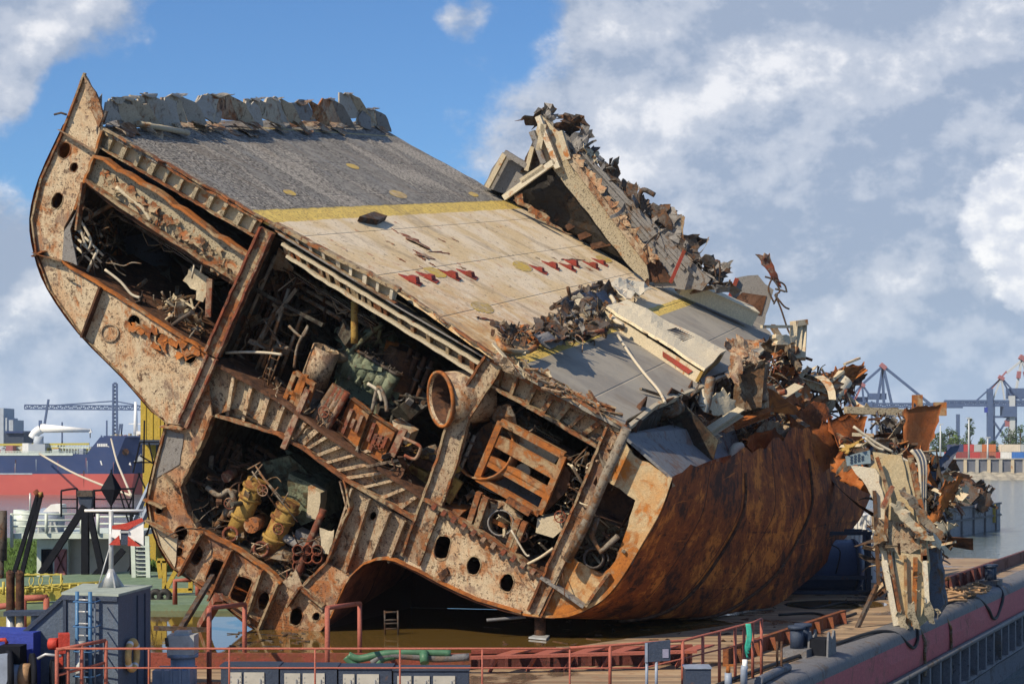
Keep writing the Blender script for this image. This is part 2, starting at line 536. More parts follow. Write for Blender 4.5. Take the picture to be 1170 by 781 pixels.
def deck_mat():
    m, t, b = new_mat('painted_ship_deck')
    P = pos(t)
    p = t.dot(P, a, A0); w = t.dot(P, d, A0)
    q = t.comb(p, w, 0.0)
    wob = t.math('MULTIPLY', t.math('SUBTRACT', t.noise(q, 1.1, 6, .7), .5), .30)
    pp = t.math('ADD', p, wob)
    def pv(u, v):
        return pw(D(u, v))[0]
    s1a, s1b = pv(420, 235), pv(420, 248)
    s2a, s2b = pv(655, 381), pv(655, 396)
    nb = t.noise(q, .35, 5, .65, .5); nm = t.noise(q, 1.7, 8, .7, .5); nf = t.noise(q, 7, 6, .78); nff = t.noise(q, 22, 3, .7)
    # upper gravelly grey
    streak = t.noise(t.comb(t.math('MULTIPLY', p, .35), t.math('MULTIPLY', w, 1.6), 0.0), 1.0, 6, .7, .3)
    qs = t.comb(t.math('MULTIPLY', p, 1.3), t.math('MULTIPLY', w, .85), 0.0)
    dots = t.noise(qs, 6.5, 2, .6)
    dens = t.noise(t.comb(t.math('MULTIPLY', p, .16), t.math('MULTIPLY', w, .42), 2.0), 1.0, 5, .65, .5)
    th = t.step(dens, .36, .62, .10, -.12)                       # threshold shift: crusted and clean zones
    g = t.mix(t.step(nm, .4, .6), (.155, .15, .14), (.245, .235, .215))
    g = t.mix(t.math('MULTIPLY', t.step(streak, .50, .64), .6), g, (.21, .222, .235))
    g = t.mix(t.math('MULTIPLY', t.step(t.math('SUBTRACT', dots, th), .50, .56), .88), g, (.038, .034, .032))
    g = t.mix(t.math('MULTIPLY', t.step(t.math('ADD', nf, th), .44, .38), .7), g, (.46, .43, .38))
    # beige
    be = t.mix(t.step(nb, .42, .6), (.61, .52, .385), (.54, .42, .25))
    near = t.math('MULTIPLY', t.step(p, s1b + 1.5, s2a - 1.0), t.step(w, 16, 0))
    be = t.mix(t.math('MULTIPLY', t.math('MULTIPLY', near, t.step(nm, .36, .58)), .75), be, (.42, .22, .07))
    be = t.mix(t.math('MULTIPLY', t.step(nf, .575, .62), .8), be, (.12, .08, .055))
    scr = t.noise(t.comb(t.math('MULTIPLY', p, 2.6), t.math('MULTIPLY', w, 1.9), 3.0), 1.0, 5, .75, .2)
    be = t.mix(t.math('MULTIPLY', t.step(scr, .60, .65), .8), be, (.09, .07, .055))
    be = t.mix(t.math('MULTIPLY', t.step(nm, .60, .66), .7), be, (.30, .10, .05))
    # plate seams across the beige
    seam = t.math('PINGPONG', t.math('ADD', p, 0.6), 1.45)
    be = t.mix(t.math('MULTIPLY', t.step(seam, .03, .01), .28), be, (.17, .12, .08))
    # lower blue grey
    bl = t.mix(t.step(nb, .4, .6), (.225, .21, .185), (.285, .265, .225))
    bl = t.mix(t.math('MULTIPLY', t.step(nf, .63, .68), .7), bl, (.06, .05, .045))
    bl = t.mix(t.math('MULTIPLY', t.step(nm, .57, .68), .4), bl, (.34, .27, .19))
    ye = t.mix(t.step(nm, .4, .62), (.62, .46, .12), (.50, .36, .10))
    ye = t.mix(t.math('MULTIPLY', t.step(nf, .53, .58), .85), ye, (.11, .09, .06))
    c = t.mix(t.step(pp, s1a - .03, s1a + .03), g, ye)
    c = t.mix(t.step(pp, s1b - .03, s1b + .03), c, be)
    c = t.mix(t.step(pp, s2a - .03, s2a + .03), c, ye)
    c = t.mix(t.step(p, s2b - .02, s2b + .02), c, bl)
    # thin line near the top
    tl = pv(300, 146)
    dl = t.math('ABSOLUTE', t.math('SUBTRACT', p, tl))
    c = t.mix(t.math('MULTIPLY', t.step(dl, .09, .05), .8), c, (.45, .36, .16))
    rough_part = t.step(p, s1a - .1, s1a + .1, 1.0, .25)
    grime = t.noise(t.comb(t.math('MULTIPLY', p, .22), t.math('MULTIPLY', w, .5), 9.0), 1.0, 8, .72, .6)
    c = t.mix(t.math('MULTIPLY', t.step(grime, .53, .64), .45), c, (.17, .135, .10))
    ws = t.math('PINGPONG', t.math('ADD', w, 1.0), 3.1)
    c = t.mix(t.math('MULTIPLY', t.step(ws, .06, .03), .16), c, (.15, .11, .08))
    bump = t.math('ADD', t.math('MULTIPLY', t.math('ADD', nff, nf), rough_part), t.math('ADD', t.math('MULTIPLY', t.noise(q, .8, 3, .5), 1.6), t.step(seam, 0, .05)))
    finish(t, b, c, .8, bump, .6, .06, spec=.3)
    return m
M['deck'] = deck_mat()
# ================================================================== THE WRECK
WR = empty('ship_wreck_section', V((P0.x, P0.y, 0)),
           'huge rusted cut off ship section lying tilted on the barge with open engine rooms', 'ship wreck')
TH = .10

def plate(name, px, holes, m, w=0.0, th=TH, parent=WR, amp=.5, label=None):
    cut = []
    for h in holes:
        cx, cy = sum(q[0] for q in h) / len(h), sum(q[1] for q in h) / len(h)
        cut.append([(cx + (x - cx) * k, cy + (y - cy) * k) for (x, y), k in zip(h, [R.uniform(.95, 1.06) for _ in h])])
    o = MB().prism(Gs(jagp(px, amp), w), d * th, [Gs(h, w) for h in cut]).build(name, m, parent, label)
    if cut:
        for h in cut:
            cx, cy = sum(q[0] for q in h) / len(h), sum(q[1] for q in h) / len(h)
            out = [(cx + (x - cx) * k, cy + (y - cy) * k) for (x, y), k in zip(h, [R.uniform(1.05, 1.2) for _ in h])]
            MB().prism(Gs(out, w - .018), d * .016, [Gs(h, w - .018)]).build('cut_edge', M['flange'], o)
    return o

# ---- big web plates of the cut face -----------------------------------------------------------
side_web = [(95, 83), (113, 115), (117, 150), (111, 170), (97, 205), (88, 230), (73, 260), (71, 297), (115, 325), (153, 348),
            (200, 379), (236, 401), (225, 440), (213, 487), (189, 483), (174, 470), (140, 431), (90, 380), (55, 330),
            (40, 290), (35, 250), (45, 205), (70, 150)]
sw = plate('side_web', side_web, [ell(73, 172, 6.5, 9.5, 20), ell(84, 191, 4, 5.5, 20), ell(65, 229, 6, 9.5, 20), ell(153, 367, 7, 7),
     ell(184, 387, 6, 6.5), ell(217, 408, 6.5, 7.5), ell(170, 378, 9, 3), ell(201, 396, 4, 3)], M['web'])
skeg_web = [(214, 488), (188, 484), (176, 530), (168, 568), (171, 592), (181, 622), (197, 648), (222, 664), (255, 690), (296, 721),
            (338, 722), (366, 721), (378, 705), (390, 677), (400, 659), (372, 641), (345, 668), (321, 665), (303, 648),
            (268, 625), (225, 603), (214, 586), (206, 556), (229, 510), (242, 476), (238, 440), (226, 440)]
sk = plate('skeg_web', skeg_web, [rrect(247, 654, 9, 15, 22, .6), rrect(275, 673, 9, 15, 22, .6), ell(301, 686, 6.5, 10.5, 15),
     ell(338, 704, 7, 10.5, 12), ell(361, 704, 4, 5), ell(224, 634, 7, 10.5, 18), ell(204, 630, 4.2, 5.2), ell(207, 609, 7.5, 8.5, 0),
     ell(182, 582, 4, 5.2)], M['webbrown'])
mid_web = [(238, 440), (245, 412), (257, 420), (326, 460), (375, 496), (439, 537), (487, 570), (475, 594), (440, 580), (391, 548),
           (347, 515), (316, 497), (266, 467), (242, 476)]
mw = plate('frame_web', mid_web, [], M['beamweb'], .32)
center = [(391, 548), (440, 580), (474, 597), (462, 643), (451, 641), (440, 639), (428, 640), (415, 645), (400, 659), (372, 641),
          (386, 605), (398, 578)]
cw = plate('center_web', center, [ell(426, 589, 3.5, 5)], M['web2'], .25)
rl = [(475, 594), (487, 571), (545, 608), (600, 645), (620, 657), (607, 702), (595, 701), (570, 694), (544, 686), (523, 677), (503, 667),
      (477, 653), (462, 644)]
rw = plate('tunnel_web', rl, [rrect(505, 625, 8, 13.5, 15, .95), ell(541, 646, 7.5, 10.5, 8), ell(579, 666, 7.5, 10.5, 8),
           ell(484, 598, 2.4, 3)], M['web'])
bil = [(620, 657), (645, 632), (688, 655), (703, 640), (714, 610), (726, 571), (690, 546), (712, 500), (724, 520), (768, 545), (757, 583),
       (735, 622), (712, 660), (690, 685), (660, 701), (635, 705), (607, 702)]
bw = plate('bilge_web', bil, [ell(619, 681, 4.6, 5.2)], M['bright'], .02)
# recessed dark rusty pocket panel beside the bright plate
plate('recess_panel', [(690, 546), (726, 571), (708, 603), (677, 585)], [], M['brown'], .9)
MB().strip(Gs([(690, 546), (726, 571), (708, 603), (677, 585)], .02), d * .9, closed=True).build('recess_wall', M['brown'], WR)
plate('bilge_corner_panel', [(646, 632), (678, 648), (690, 655), (668, 690), (655, 676)], [], M['creamspeck'], .7)

# ---- closing structure: shell, bulkheads, decks running into the depth ------------------------
left_outer = [(95, 83), (70, 150), (45, 205), (35, 250), (40, 290), (55, 330), (90, 380), (140, 431), (174, 470), (189, 483), (176, 530),
              (168, 568), (171, 592), (181, 622), (197, 648), (222, 664), (255, 690), (296, 721), (338, 722), (366, 721)]
LEN = 27.0
def shell_strip(px, w0, w1, m, name, sub=10):
    pts = smooth_path(Gs(px, 0), 3)
    b_ = MB()
    n = len(pts)
    def fn(x, y):
        i = min(int(y * (n - 1) + 1e-6), n - 2)
        f_ = y * (n - 1) - i
        return pts[i].lerp(pts[i + 1], f_) + d * (w0 + (w1 - w0) * x)
    b_.grid(fn, sub, n - 1)
    o = b_.build(name, m, WR)
    uvl = o.data.uv_layers.new(name='shell')
    for lp in o.data.loops:
        k = lp.vertex_index
        uvl.data[lp.index].uv = ((k // n) / sub, (k % n) / (n - 1))
    return o
shell_strip([(74, 142)] + left_outer[1:], -.10, LEN, M['hull'], 'side_shell')
tunnel_px = [(366, 721), (378, 705), (390, 677), (400, 659), (415, 645), (428, 640), (440, 639), (451, 641), (477, 653), (503, 667), (544, 686), (595, 701), (635, 705)]
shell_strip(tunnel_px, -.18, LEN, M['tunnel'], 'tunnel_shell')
MB().strip(Gs(jagp(tunnel_px[:-1], .25, 8, False), -.2), d * .24, V((0, 0, .07))).build('tunnel_rim', M['orange'], WR)
MB().strip(Gs(jagp(left_outer[:10], .12, 8, False), -.12), d * .14, a * .07).build('side_rim', M['flange'], WR)
MB().strip(Gs(jagp(left_outer[9:], .12, 8, False), -.12), d * .14, a * .07).build('skeg_rim', M['flange'], WR)

whole = [(80, 150), (62, 175)] + left_outer[2:] + tunnel_px[1:] + [(660, 701), (690, 685), (712, 660), (735, 622), (757, 583), (766, 547), (715, 492), (118, 152)]
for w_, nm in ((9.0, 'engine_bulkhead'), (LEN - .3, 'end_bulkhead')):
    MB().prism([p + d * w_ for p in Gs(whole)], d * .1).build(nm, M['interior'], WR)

def wall(name, px, depth, m, w0=.05, thick=None, amp=.3):
    return MB().strip(Gs(jagp(px, amp, 10, False), w0), d * depth, thick if thick is not None else None).build(name, m, WR)

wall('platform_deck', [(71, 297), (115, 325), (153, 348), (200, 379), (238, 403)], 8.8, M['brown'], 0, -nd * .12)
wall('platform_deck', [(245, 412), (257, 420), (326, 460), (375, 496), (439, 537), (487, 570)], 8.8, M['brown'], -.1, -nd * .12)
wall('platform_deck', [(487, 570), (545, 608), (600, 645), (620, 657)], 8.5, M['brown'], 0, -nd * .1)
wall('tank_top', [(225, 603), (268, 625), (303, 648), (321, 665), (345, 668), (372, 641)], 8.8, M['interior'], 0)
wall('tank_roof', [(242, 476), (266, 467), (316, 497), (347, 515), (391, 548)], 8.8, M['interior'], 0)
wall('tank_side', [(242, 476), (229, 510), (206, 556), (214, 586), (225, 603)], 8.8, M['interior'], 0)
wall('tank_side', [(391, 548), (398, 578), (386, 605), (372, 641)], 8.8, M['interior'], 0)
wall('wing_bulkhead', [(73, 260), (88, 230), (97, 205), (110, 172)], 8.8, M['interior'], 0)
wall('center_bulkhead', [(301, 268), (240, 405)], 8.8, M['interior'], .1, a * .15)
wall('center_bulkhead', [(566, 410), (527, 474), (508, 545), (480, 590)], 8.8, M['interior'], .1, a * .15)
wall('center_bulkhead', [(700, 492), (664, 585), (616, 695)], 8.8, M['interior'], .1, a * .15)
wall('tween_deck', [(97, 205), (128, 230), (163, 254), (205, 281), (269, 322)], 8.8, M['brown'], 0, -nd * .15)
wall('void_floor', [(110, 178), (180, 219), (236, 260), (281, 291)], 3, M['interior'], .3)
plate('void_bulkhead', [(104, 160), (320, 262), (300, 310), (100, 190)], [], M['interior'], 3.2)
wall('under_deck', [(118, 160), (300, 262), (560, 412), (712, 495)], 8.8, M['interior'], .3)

MB().strip(Gs(jagp([(71, 297), (115, 325), (153, 348), (200, 379), (238, 402)], .5, 6, False), -.14), d * .2, -nd * .09).build('platform_edge', M['orange'], WR)
MB().strip(Gs(jagp([(117, 150), (111, 170), (97, 207), (86, 240)], .4, 6, False), -.16), d * .2, -a * .09).build('web_edge', M['orange'], WR)
MB().strip(Gs(jagp([(225, 603), (268, 625), (303, 648), (321, 665)], .4, 6, False), -.2), d * .3, -nd * .09).build('tank_top_edge', M['orange'], WR)
MB().strip(Gs(jagp([(391, 548), (398, 578), (386, 605), (372, 641), (345, 668)], .4, 6, False), -.12), d * .4, a * .08).build('web_edge', M['flange'], WR)
MB().strip(Gs(jagp([(242, 476), (229, 510), (206, 556), (214, 586), (225, 603)], .4, 6, False), -.12), d * .4, -a * .08).build('web_edge', M['flange'], WR)
for (cx, cy, n_) in [(160, 366, 6), (190, 384, 7), (215, 396, 5)]:
    for i in range(n_):
        x, y = cx + R.uniform(-16, 16), cy + R.uniform(-4, 6)
        p = G(x, y, -.03)
        MB().crumple(p, p + a * R.uniform(.2, .5), p + a * R.uniform(.2, .5) - nd * R.uniform(.1, .35) - d * .1, p - nd * R.uniform(.1, .3), 3, 3, .08, .03, 2, .02).build('rust_flap', M['orange'], sw)
# ---- tween beam between the slit and the left compartment --------------------------------------
plate('tween_beam_web', [(108, 178), (180, 219), (236, 260), (284, 291), (272, 323), (205, 281), (163, 254), (128, 230), (96, 206)], [], M['creamspeck'], .1, amp=1.0)
wall('tween_beam_flange', [(107, 177), (180, 218), (236, 259), (285, 291)], .45, M['orange'], -.25, -nd * .10, .9)
wall('tween_beam_flange', [(96, 207), (128, 231), (163, 255), (205, 282), (271, 324)], .5, M['flange'], -.25, nd * .10, .8)
b_ = MB()
for i in range(34):
    t = i / 33
    x = 118 + t * 155 + R.uniform(-3, 3); y = 192 + t * 115 + R.uniform(-6, 6)
    p = G(x, y, .05)
    b_.crumple(p, p + a * R.uniform(.15, .5), p + a * R.uniform(.1, .5) - nd * R.uniform(.15, .5) - d * R.uniform(0, .3), p - nd * R.uniform(.1, .4) - d * .2, 3, 3, .12, .05)
b_.build('torn_flange_bits', M['flange'], WR)['kind'] = 'stuff'

# ---- frames with brackets: rows of stiffeners are sub-parts of their web ------------------------
def bracket_row(parent_name, top, bot, n, m_web, m_st, m_fl, w=.35, proud=.05, t0=0.0, t1=1.0, lean=.0, fl_top=.12, fl_bot=.10, web=True, jitter=.0):
    """top, bot: pixel polylines with the same parametrisation"""
    def at(pl, t):
        n_ = len(pl) - 1
        i = min(int(t * n_), n_ - 1); f_ = t * n_ - i
        return (pl[i][0] + (pl[i + 1][0] - pl[i][0]) * f_, pl[i][1] + (pl[i + 1][1] - pl[i][1]) * f_)
    wb = MB().prism(Gs(jagp(top, .2, 10, False) + jagp(bot[::-1], .2, 10, False), w), d * .05).build(parent_name, m_web, WR)
    if fl_top: MB().strip(Gs(jagp(top, .35, 8, False), -proud), d * (w + proud + .05), -nd * fl_top).build('flange', m_fl, wb)
    if fl_bot: MB().strip(Gs(jagp(bot, .35, 8, False), -proud), d * (w + proud + .05), nd * fl_bot).build('flange', m_fl, wb)
    for i in range(n):
        t = t0 + (t1 - t0) * (i + .5) / n + R.uniform(-jitter, jitter)
        p, q = at(top, t), at(bot, min(1, max(0, t + lean)))
        P_, Q_ = G(*p), G(*q)
        dep = R.uniform(.8, 1.05)
        s_ = MB().prism([P_ + d * w, P_ + d * (w - w * dep), P_.lerp(Q_, .35) + d * (w - w * dep), Q_ + d * w * R.uniform(.3, .62), Q_ + d * w], a * R.uniform(.10, .20))
        s_.build('stiffener', m_st, wb)
    return wb

bracket_row('deck_edge_girder', [(117, 149), (300, 252)], [(109, 167), (289, 271)], 11, M['cream'], M['creamspeck'], M['flange'], .30, fl_bot=.05, fl_top=.08, lean=-.005)
bracket_row('deck_edge_girder', [(312, 254), (455, 330)], [(314, 264), (450, 347)], 9, M['cream'], M['white'], M['flange'], .30, fl_bot=.03)
MB().strip(Gs([(318, 266), (452, 348), (560, 411)], -.1), d * .5 - nd * .15, -nd * .05).build('deck_ledge', M['grey'], WR)
bracket_row('lower_girder', [(322, 277), (396, 322), (435, 346), (548, 414)], [(326, 294), (396, 339), (435, 362), (545, 431)], 20, M['beamweb'], M['flange'], M['cream'], .4, fl_top=.10, fl_bot=.1, jitter=.012)
bracket_row('deck_edge_girder', [(560, 409), (640, 455), (712, 493)], [(556, 440), (625, 479), (681, 512)], 8, M['web'], M['flange'], M['flange'], .40, lean=-.02)
bracket_row('middle_girder', [(250, 416), (326, 460), (375, 496), (439, 537), (487, 570)], [(245, 476), (316, 497), (347, 515), (391, 548), (474, 596)], 15, M['web'], M['web'], M['flange'], .42, lean=-.02, t0=.02, t1=.98)
# long diagonal stiffeners on the plates under the middle girder
for (x0, y0, x1, y1) in [(404, 556, 383, 622), (424, 568, 397, 652), (447, 583, 424, 640), (464, 593, 446, 640), (391, 548, 399, 579)]:
    q = Gs([(x0, y0), (x1, y1)], .25)
    MB().hexa([q[0], q[1], q[1] - d * .32, q[0] - d * .32], a * .07).build('stiffener', M['web2'], cw)
for (x0, y0, x1, y1) in [(267, 626, 241, 683), (302, 648, 283, 705), (320, 664, 297, 718), (232, 608, 207, 655), (345, 668, 330, 690)]:
    q = Gs([(x0, y0), (x1, y1)], .0)
    MB().hexa([q[0], q[1], q[1] - d * .36, q[0] - d * .36], a * .08).build('stiffener', M['flange'], sk)
for (x0, y0, x1, y1) in [(226, 663, 262, 690), (170, 592, 204, 611), (168, 568, 190, 578), (345, 668, 372, 690), (228, 660, 300, 706), (205, 556, 190, 540), (213, 488, 187, 485)]:
    q = Gs([(x0, y0), (x1, y1)], .0)
    MB().hexa([q[0], q[1], q[1] - d * .3, q[0] - d * .3], -nd * .07).build('stringer', M['flange'], sk)
for (x0, y0, x1, y1, mm) in [(97, 208, 90, 262, 'flange'), (117, 327, 96, 384, 'brown'), (71, 297, 41, 288, 'flange'), (40, 292, 52, 286, 'flange'), (70, 148, 108, 172, 'web2')]:
    q = Gs([(x0, y0), (x1, y1)], .0)
    MB().hexa([q[0], q[1], q[1] - d * .3, q[0] - d * .3], a * .08).build('stiffener', M[mm], sw)
MB().prism(Gs(ell(125, 380, 10.5, 10.5), -.06), d * .06, [Gs(ell(125, 380, 9, 9), -.06)]).build('ring_stiffener', M['web2'], sw)
plate('gusset_plate', [(98, 208), (88, 240), (73, 264), (71, 297), (88, 303), (80, 262)], [], M['grey'], -.16, .06)
plate('doubler_plate', [(190, 490), (210, 496), (205, 530), (178, 546)], [], M['grey'], -.03, .03)
plate('side_patch', [(172, 596), (203, 612), (199, 650), (183, 622)], [ell(204 - 2, 630, 4.2, 5.2)] if 0 else [], M['cream'], -.05, .04)
plate('reinforcement_plate', [(338, 634 + 16), (322, 665), (368, 699), (372, 690), (345, 668)], [], M['web2'], -.05, .04)
b_ = MB()
for (x, y) in [(511, 662), (505, 655)]:
    p = G(x, y, -.1)
b_.prism(Gs([(500, 655), (510, 648), (512, 655), (504, 664)], -.12), d * .12).build('lug_plate', M['brown'], WR)
# flange of the lower right plate with welded clips
wall('tunnel_web_flange', [(484, 569), (545, 607), (600, 644), (618, 657)], .5, M['flange'], -.3, -nd * .09, .5)
for i in range(11):
    x = 494 + i * 11.3; y = 577 + i * 7.4
    MB().bar(G(x, y, -.3), G(x + 4, y + 3, -.3), .2, .12, d).build('clip', M['redrust'], rw)
wall('bilge_stringer', [(618, 658), (645, 676), (667, 692)], .35, M['grey'], -.3, -nd * .1)
wall('bilge_frame', [(612, 700), (668, 589)], .3, M['web2'], -.25, a * .12)
wall('bilge_frame', [(667, 692), (693, 655)], .3, M['flange'], -.25, a * .10)

# ---- heavy pillars -------------------------------------------------------------------------------
def pillar(pts, wpx, m, w0, w1, flm, name='pillar'):
    poly = [(x - wpx / 2, y - wpx * .28) for x, y in pts] + [(x + wpx / 2, y + wpx * .28) for x, y in pts[::-1]]
    o = plate(name, poly, [], m, w0, w1 - w0, amp=.35)
    for s_ in (-1, 1):
        e = [(x + s_ * wpx / 2, y + s_ * wpx * .28) for x, y in pts]
        MB().strip(Gs(jagp(e, .35, 9, False), w0 - .16), d * .22, a * .08 * -s_).build('flange', flm, o)
    return o
pillar([(303, 263), (240, 405)], 15, M['flange'], -.12, .25, M['redrust'])
pillar([(566, 409), (524, 474), (509, 530), (468, 640)], 22, M['web2'], -.02, .3, M['flange'])
pillar([(700, 492), (664, 580), (610, 701)], 17, M['web2'], -.05, .3, M['flange'])
pillar([(241, 408), (207, 486)], 12, M['web2'], -.1, .1, M['redrust'])
MB().tube(Gs([(716, 489), (690, 548), (668, 600), (648, 640)], -.45), .17, 10).build('leaning_pipe', M['pipe'], WR)
MB().tube(Gs([(683, 590), (676, 612), (686, 630), (706, 612)], -.1), .10, 8).build('pipe', M['pipe'], WR)

# ---- deck ------------------------------------------------------------------------------------------
deck_px = [(117, 147), (300, 250), (455, 331), (560, 404), (640, 450), (714, 488), (716, 479), (745, 463), (800, 441), (812, 430), (845, 418), (884, 388), (880, 379), (850, 352), (800, 322), (745, 322),
           (722, 310), (680, 282), (640, 258), (600, 236), (566, 219), (520, 193), (470, 166), (436, 146), (300, 143)]
def deck_sheet(px, h, th, m, name, parent=WR, amp=.35):
    return MB().prism([D(x, y, h) for x, y in jagp(px, amp, 12)], -nd * th).build(name, m, parent)
deck = deck_sheet(deck_px, .0, .12, M['deck'], 'deck')
MB().strip([D(x, y, .01) for x, y in jagp([(117, 148), (300, 251), (455, 331.5), (560, 405), (714, 489)], .5, 9, False)], nd * .06, d * .25).build('deck_lip', M['flange'], deck)
# bent box hollow in the deck, painted circles, red lugs
for (x, y, rx, ry) in [(497, 311, 14, 4.5), (597, 304, 12, 5), (551, 351, 14, 5.5), (455, 222, 11, 3.4), (331, 220, 8, 2.6), (403, 190, 8, 2.2), (541, 222, 6, 2.2), (690, 296, 10, 3)]:
    MB().prism([D(px_, py_, .012) for px_, py_ in jagp(ell(x, y, rx, ry, 18, 18), .7, 2)], nd * .004).build('painted_marking', M['yellowspot'], deck)
for (x, y) in [(466, 320), (489, 319), (516, 317), (534, 315), (613, 308), (630, 305), (646, 305), (655, 303), (673, 303), (686, 301)]:
    c = D(x, y, .0)
    lug = MB()
    k = R.uniform(.65, .95)
    c = c + a * R.uniform(-.12, .12)
    lug.prism([c - a * .30 * k, c - a * .12 * k + nd * .2 * k, c + a * .14 * k + nd * .25 * k, c + a * .24 * k + nd * .14 * k, c + a * .28 * k + nd * .02], d * R.uniform(.3, .5))
    lug.prism([c - a * .5 + nd * .01, c - d * .12 + nd * .01, c + a * .42 + nd * .01, c + a * .3 + d * .62 + nd * .01, c - a * .2 + d * .6 + nd * .01], nd * .03)
    lug.build('lashing_lug', M['redpaint'], deck)
for k in range(20):     # rust scabs and scraped plate edges around the lugs
    x, y = R.choice([(R.uniform(455, 545), R.uniform(300, 322)), (R.uniform(600, 700), R.uniform(292, 308)), (R.uniform(440, 520), R.uniform(262, 300))])
    p = D(x, y, .012); l_ = R.uniform(.12, .5)
    MB().crumple(p, p + a * l_, p + a * l_ + d * R.uniform(.1, .3), p + d * R.uniform(.1, .3), 6, 3, .02, .06, 2, .012).build('rust_scab', M['flange'], deck)
hb = MB()
for q in [[(408, 253), (425, 247), (440, 252), (430, 257)]]:
    hb.prism([D(x, y, .02) for x, y in q], nd * .22)
hb.build('hatch_coaming', M['scrapdark'], deck)
for pts in [[(448, 262), (470, 273), (484, 283)], [(476, 290), (490, 296)], [(492, 287), (508, 294), (518, 290)], [(540, 362), (552, 361), (562, 366)], [(640, 296), (652, 300), (664, 297)]]:
    MB().crumple(D(*pts[0], .03), D(*pts[-1], .03), D(*pts[-1], .03) + d * .5, D(*pts[0], .03) + d * .5, 8, 2, .1, .15).build('rust_scab', M['redrust'], deck)

# ---- torn plating along the top edge of the deck ---------------------------------------------------
M['palestub'] = rusty('pale_grey_torn_plate', (.44, .41, .36), (.28, .16, .09), (.08, .06, .05), cover=.57, dark=.61, speck=.58, off=301, scale=1.2)
M['stub'] = rusty('cream_brown_torn_plate', (.52, .45, .34), (.28, .14, .07), (.07, .05, .035), cover=.55, dark=.59, speck=.57, off=305, scale=1.2)
rr = random.Random(3)
def top_pt(x, y, out=0.0):
    """point over the deck's upper rim at picture height y, pushed out along the torn side"""
    B_ = D(x, 146)
    return U(x, y, B_.y + out)
def hopper(pts, mats, back=1.3):
    mats = tuple({'grey': 'palestub', 'web2': 'stub', 'webbrown': 'webbrown', 'scrapdark': 'grey'}[k] for k in mats)
    xm_ = (pts[0][0] + pts[3][0]) / 2
    pts = [(xm_ + (x_ - xm_) * .9, y_) for x_, y_ in pts]
    """a torn stub of box plating: front face, lit side face and a bent top edge. pts: bottom left, top left, top right, bottom right"""
    p = [top_pt(*q) for q in pts]
    bk = V((.5, 1.0, -.1)) * back
    b_ = MB().crumple(p[0], p[3], p[2], p[1], 4, 4, .09, .05, .7, .07, rnd=rr)
    b_.build('torn_corrugation', M[mats[0]], WR)
    b_ = MB().crumple(p[3], p[3] + bk, p[2] + bk * .8, p[2], 3, 4, .08, .05, .7, .07, rnd=rr)
    if rr.random() < .5: b_.crumple(p[0] + bk, p[0], p[1], p[1] + bk * .6, 3, 4, .08, .05, .7, .07, rnd=rr)
    lip = p[1].lerp(p[2], rr.uniform(.2, .5))
    b_.crumple(lip, p[2], p[2] + bk * .35 + V((0, 0, .12)), lip + bk * .4, 4, 3, .1, .06, .7, .05, rnd=rr)
    b_.build('torn_corrugation', M[mats[1]], WR)
for pts, mats in [([(120, 140), (121, 116), (130, 109), (140, 138)], ('grey', 'web2')), ([(136, 141), (126, 111), (147, 108), (164, 139)], ('scrapdark', 'web2')), ([(155, 136), (158, 106), (170, 104), (174, 136)], ('web2', 'grey')),
                  ([(178, 140), (184, 108), (205, 105), (217, 138)], ('web2', 'grey')), ([(216, 128), (233, 104), (262, 105), (277, 138)], ('webbrown', 'web2')), ([(215, 128), (230, 105), (236, 118), (226, 130)], ('grey', 'grey')),
                  ([(276, 137), (279, 112), (295, 109), (306, 132)], ('web2', 'grey')), ([(296, 134), (302, 109), (318, 108), (333, 140)], ('grey', 'web2')), ([(330, 134), (331, 115), (352, 112), (364, 138)], ('scrapdark', 'webbrown')),
                  ([(352, 136), (368, 110), (378, 110), (392, 140)], ('webbrown', 'scrapdark')), ([(386, 140), (386, 104), (398, 103), (414, 132)], ('grey', 'web2')), ([(404, 140), (412, 122), (428, 122), (434, 146)], ('web2', 'scrapdark'))]:
    hopper([(x_, 143 - (143 - y_) * .92) for x_, y_ in pts], mats)
# sloping torn plate between the rim line and the stubs
for (x0, x1, mm) in [(120, 190, 'grey'), (186, 258, 'web2'), (252, 330, 'grey'), (322, 392, 'web2'), (384, 434, 'grey')]:
    MB().crumple(D(x0, 145, .02), D(x1, 146, .02), top_pt(x1, 138, 1.2), top_pt(x0, 138, 1.2), 8, 3, .10, .08, .8, .06, rnd=rr).build('torn_plate', M[mm], WR)
b_ = MB()
for i in range(22):
    x = rr.uniform(122, 432); y = rr.uniform(136, 146)
    p = top_pt(x, y, -.1)
    b_.crumple(p, p + a * rr.uniform(.3, 1.0), p + a * rr.uniform(.3, .9) + d * rr.uniform(.4, 1.2), p + d * rr.uniform(.3, 1.0), 4, 4, .25, .04, rnd=rr)
b_.build('torn_flakes', M['web2'], WR)['kind'] = 'stuff'
MB().tube([D(158, 141, .3), D(215, 152, .22)], .11, 9).build('pipe', M['cream'], WR)
MB().tube([D(118, 140, .4), D(122, 127, .8)], .06, 6).build('bent_bar', M['scrapdark'], WR)
plate('corner_bulwark', [(95, 83), (113, 115), (118, 132), (112, 146), (100, 120)], [], M['web2'], -.12, .1, amp=.8)
MB().crumple(G(108, 128, -.2), G(119, 112, .2), G(121, 140, .6), G(112, 150, 0), 4, 5, .3, .1).build('torn_plate', M['grey'], WR)
MB().tube(Gs([(62, 131), (70, 129), (76, 131)], -.2), .04, 5).build('bent_bar', M['scrapdark'], WR)

# ---- torn superstructure at the far side of the deck --------------------------------------------------
W2 = pw(D(740, 325))[1]
def T(u, v, dw=0.0):
    return G(u, v, W2 + dw)
def tquad(name, q, m, dep, amp=.6, dw=0.0):
    return MB().prism([T(x, y, dw) for x, y in jagp(q, amp, 9)], d * dep).build(name, m, WR)
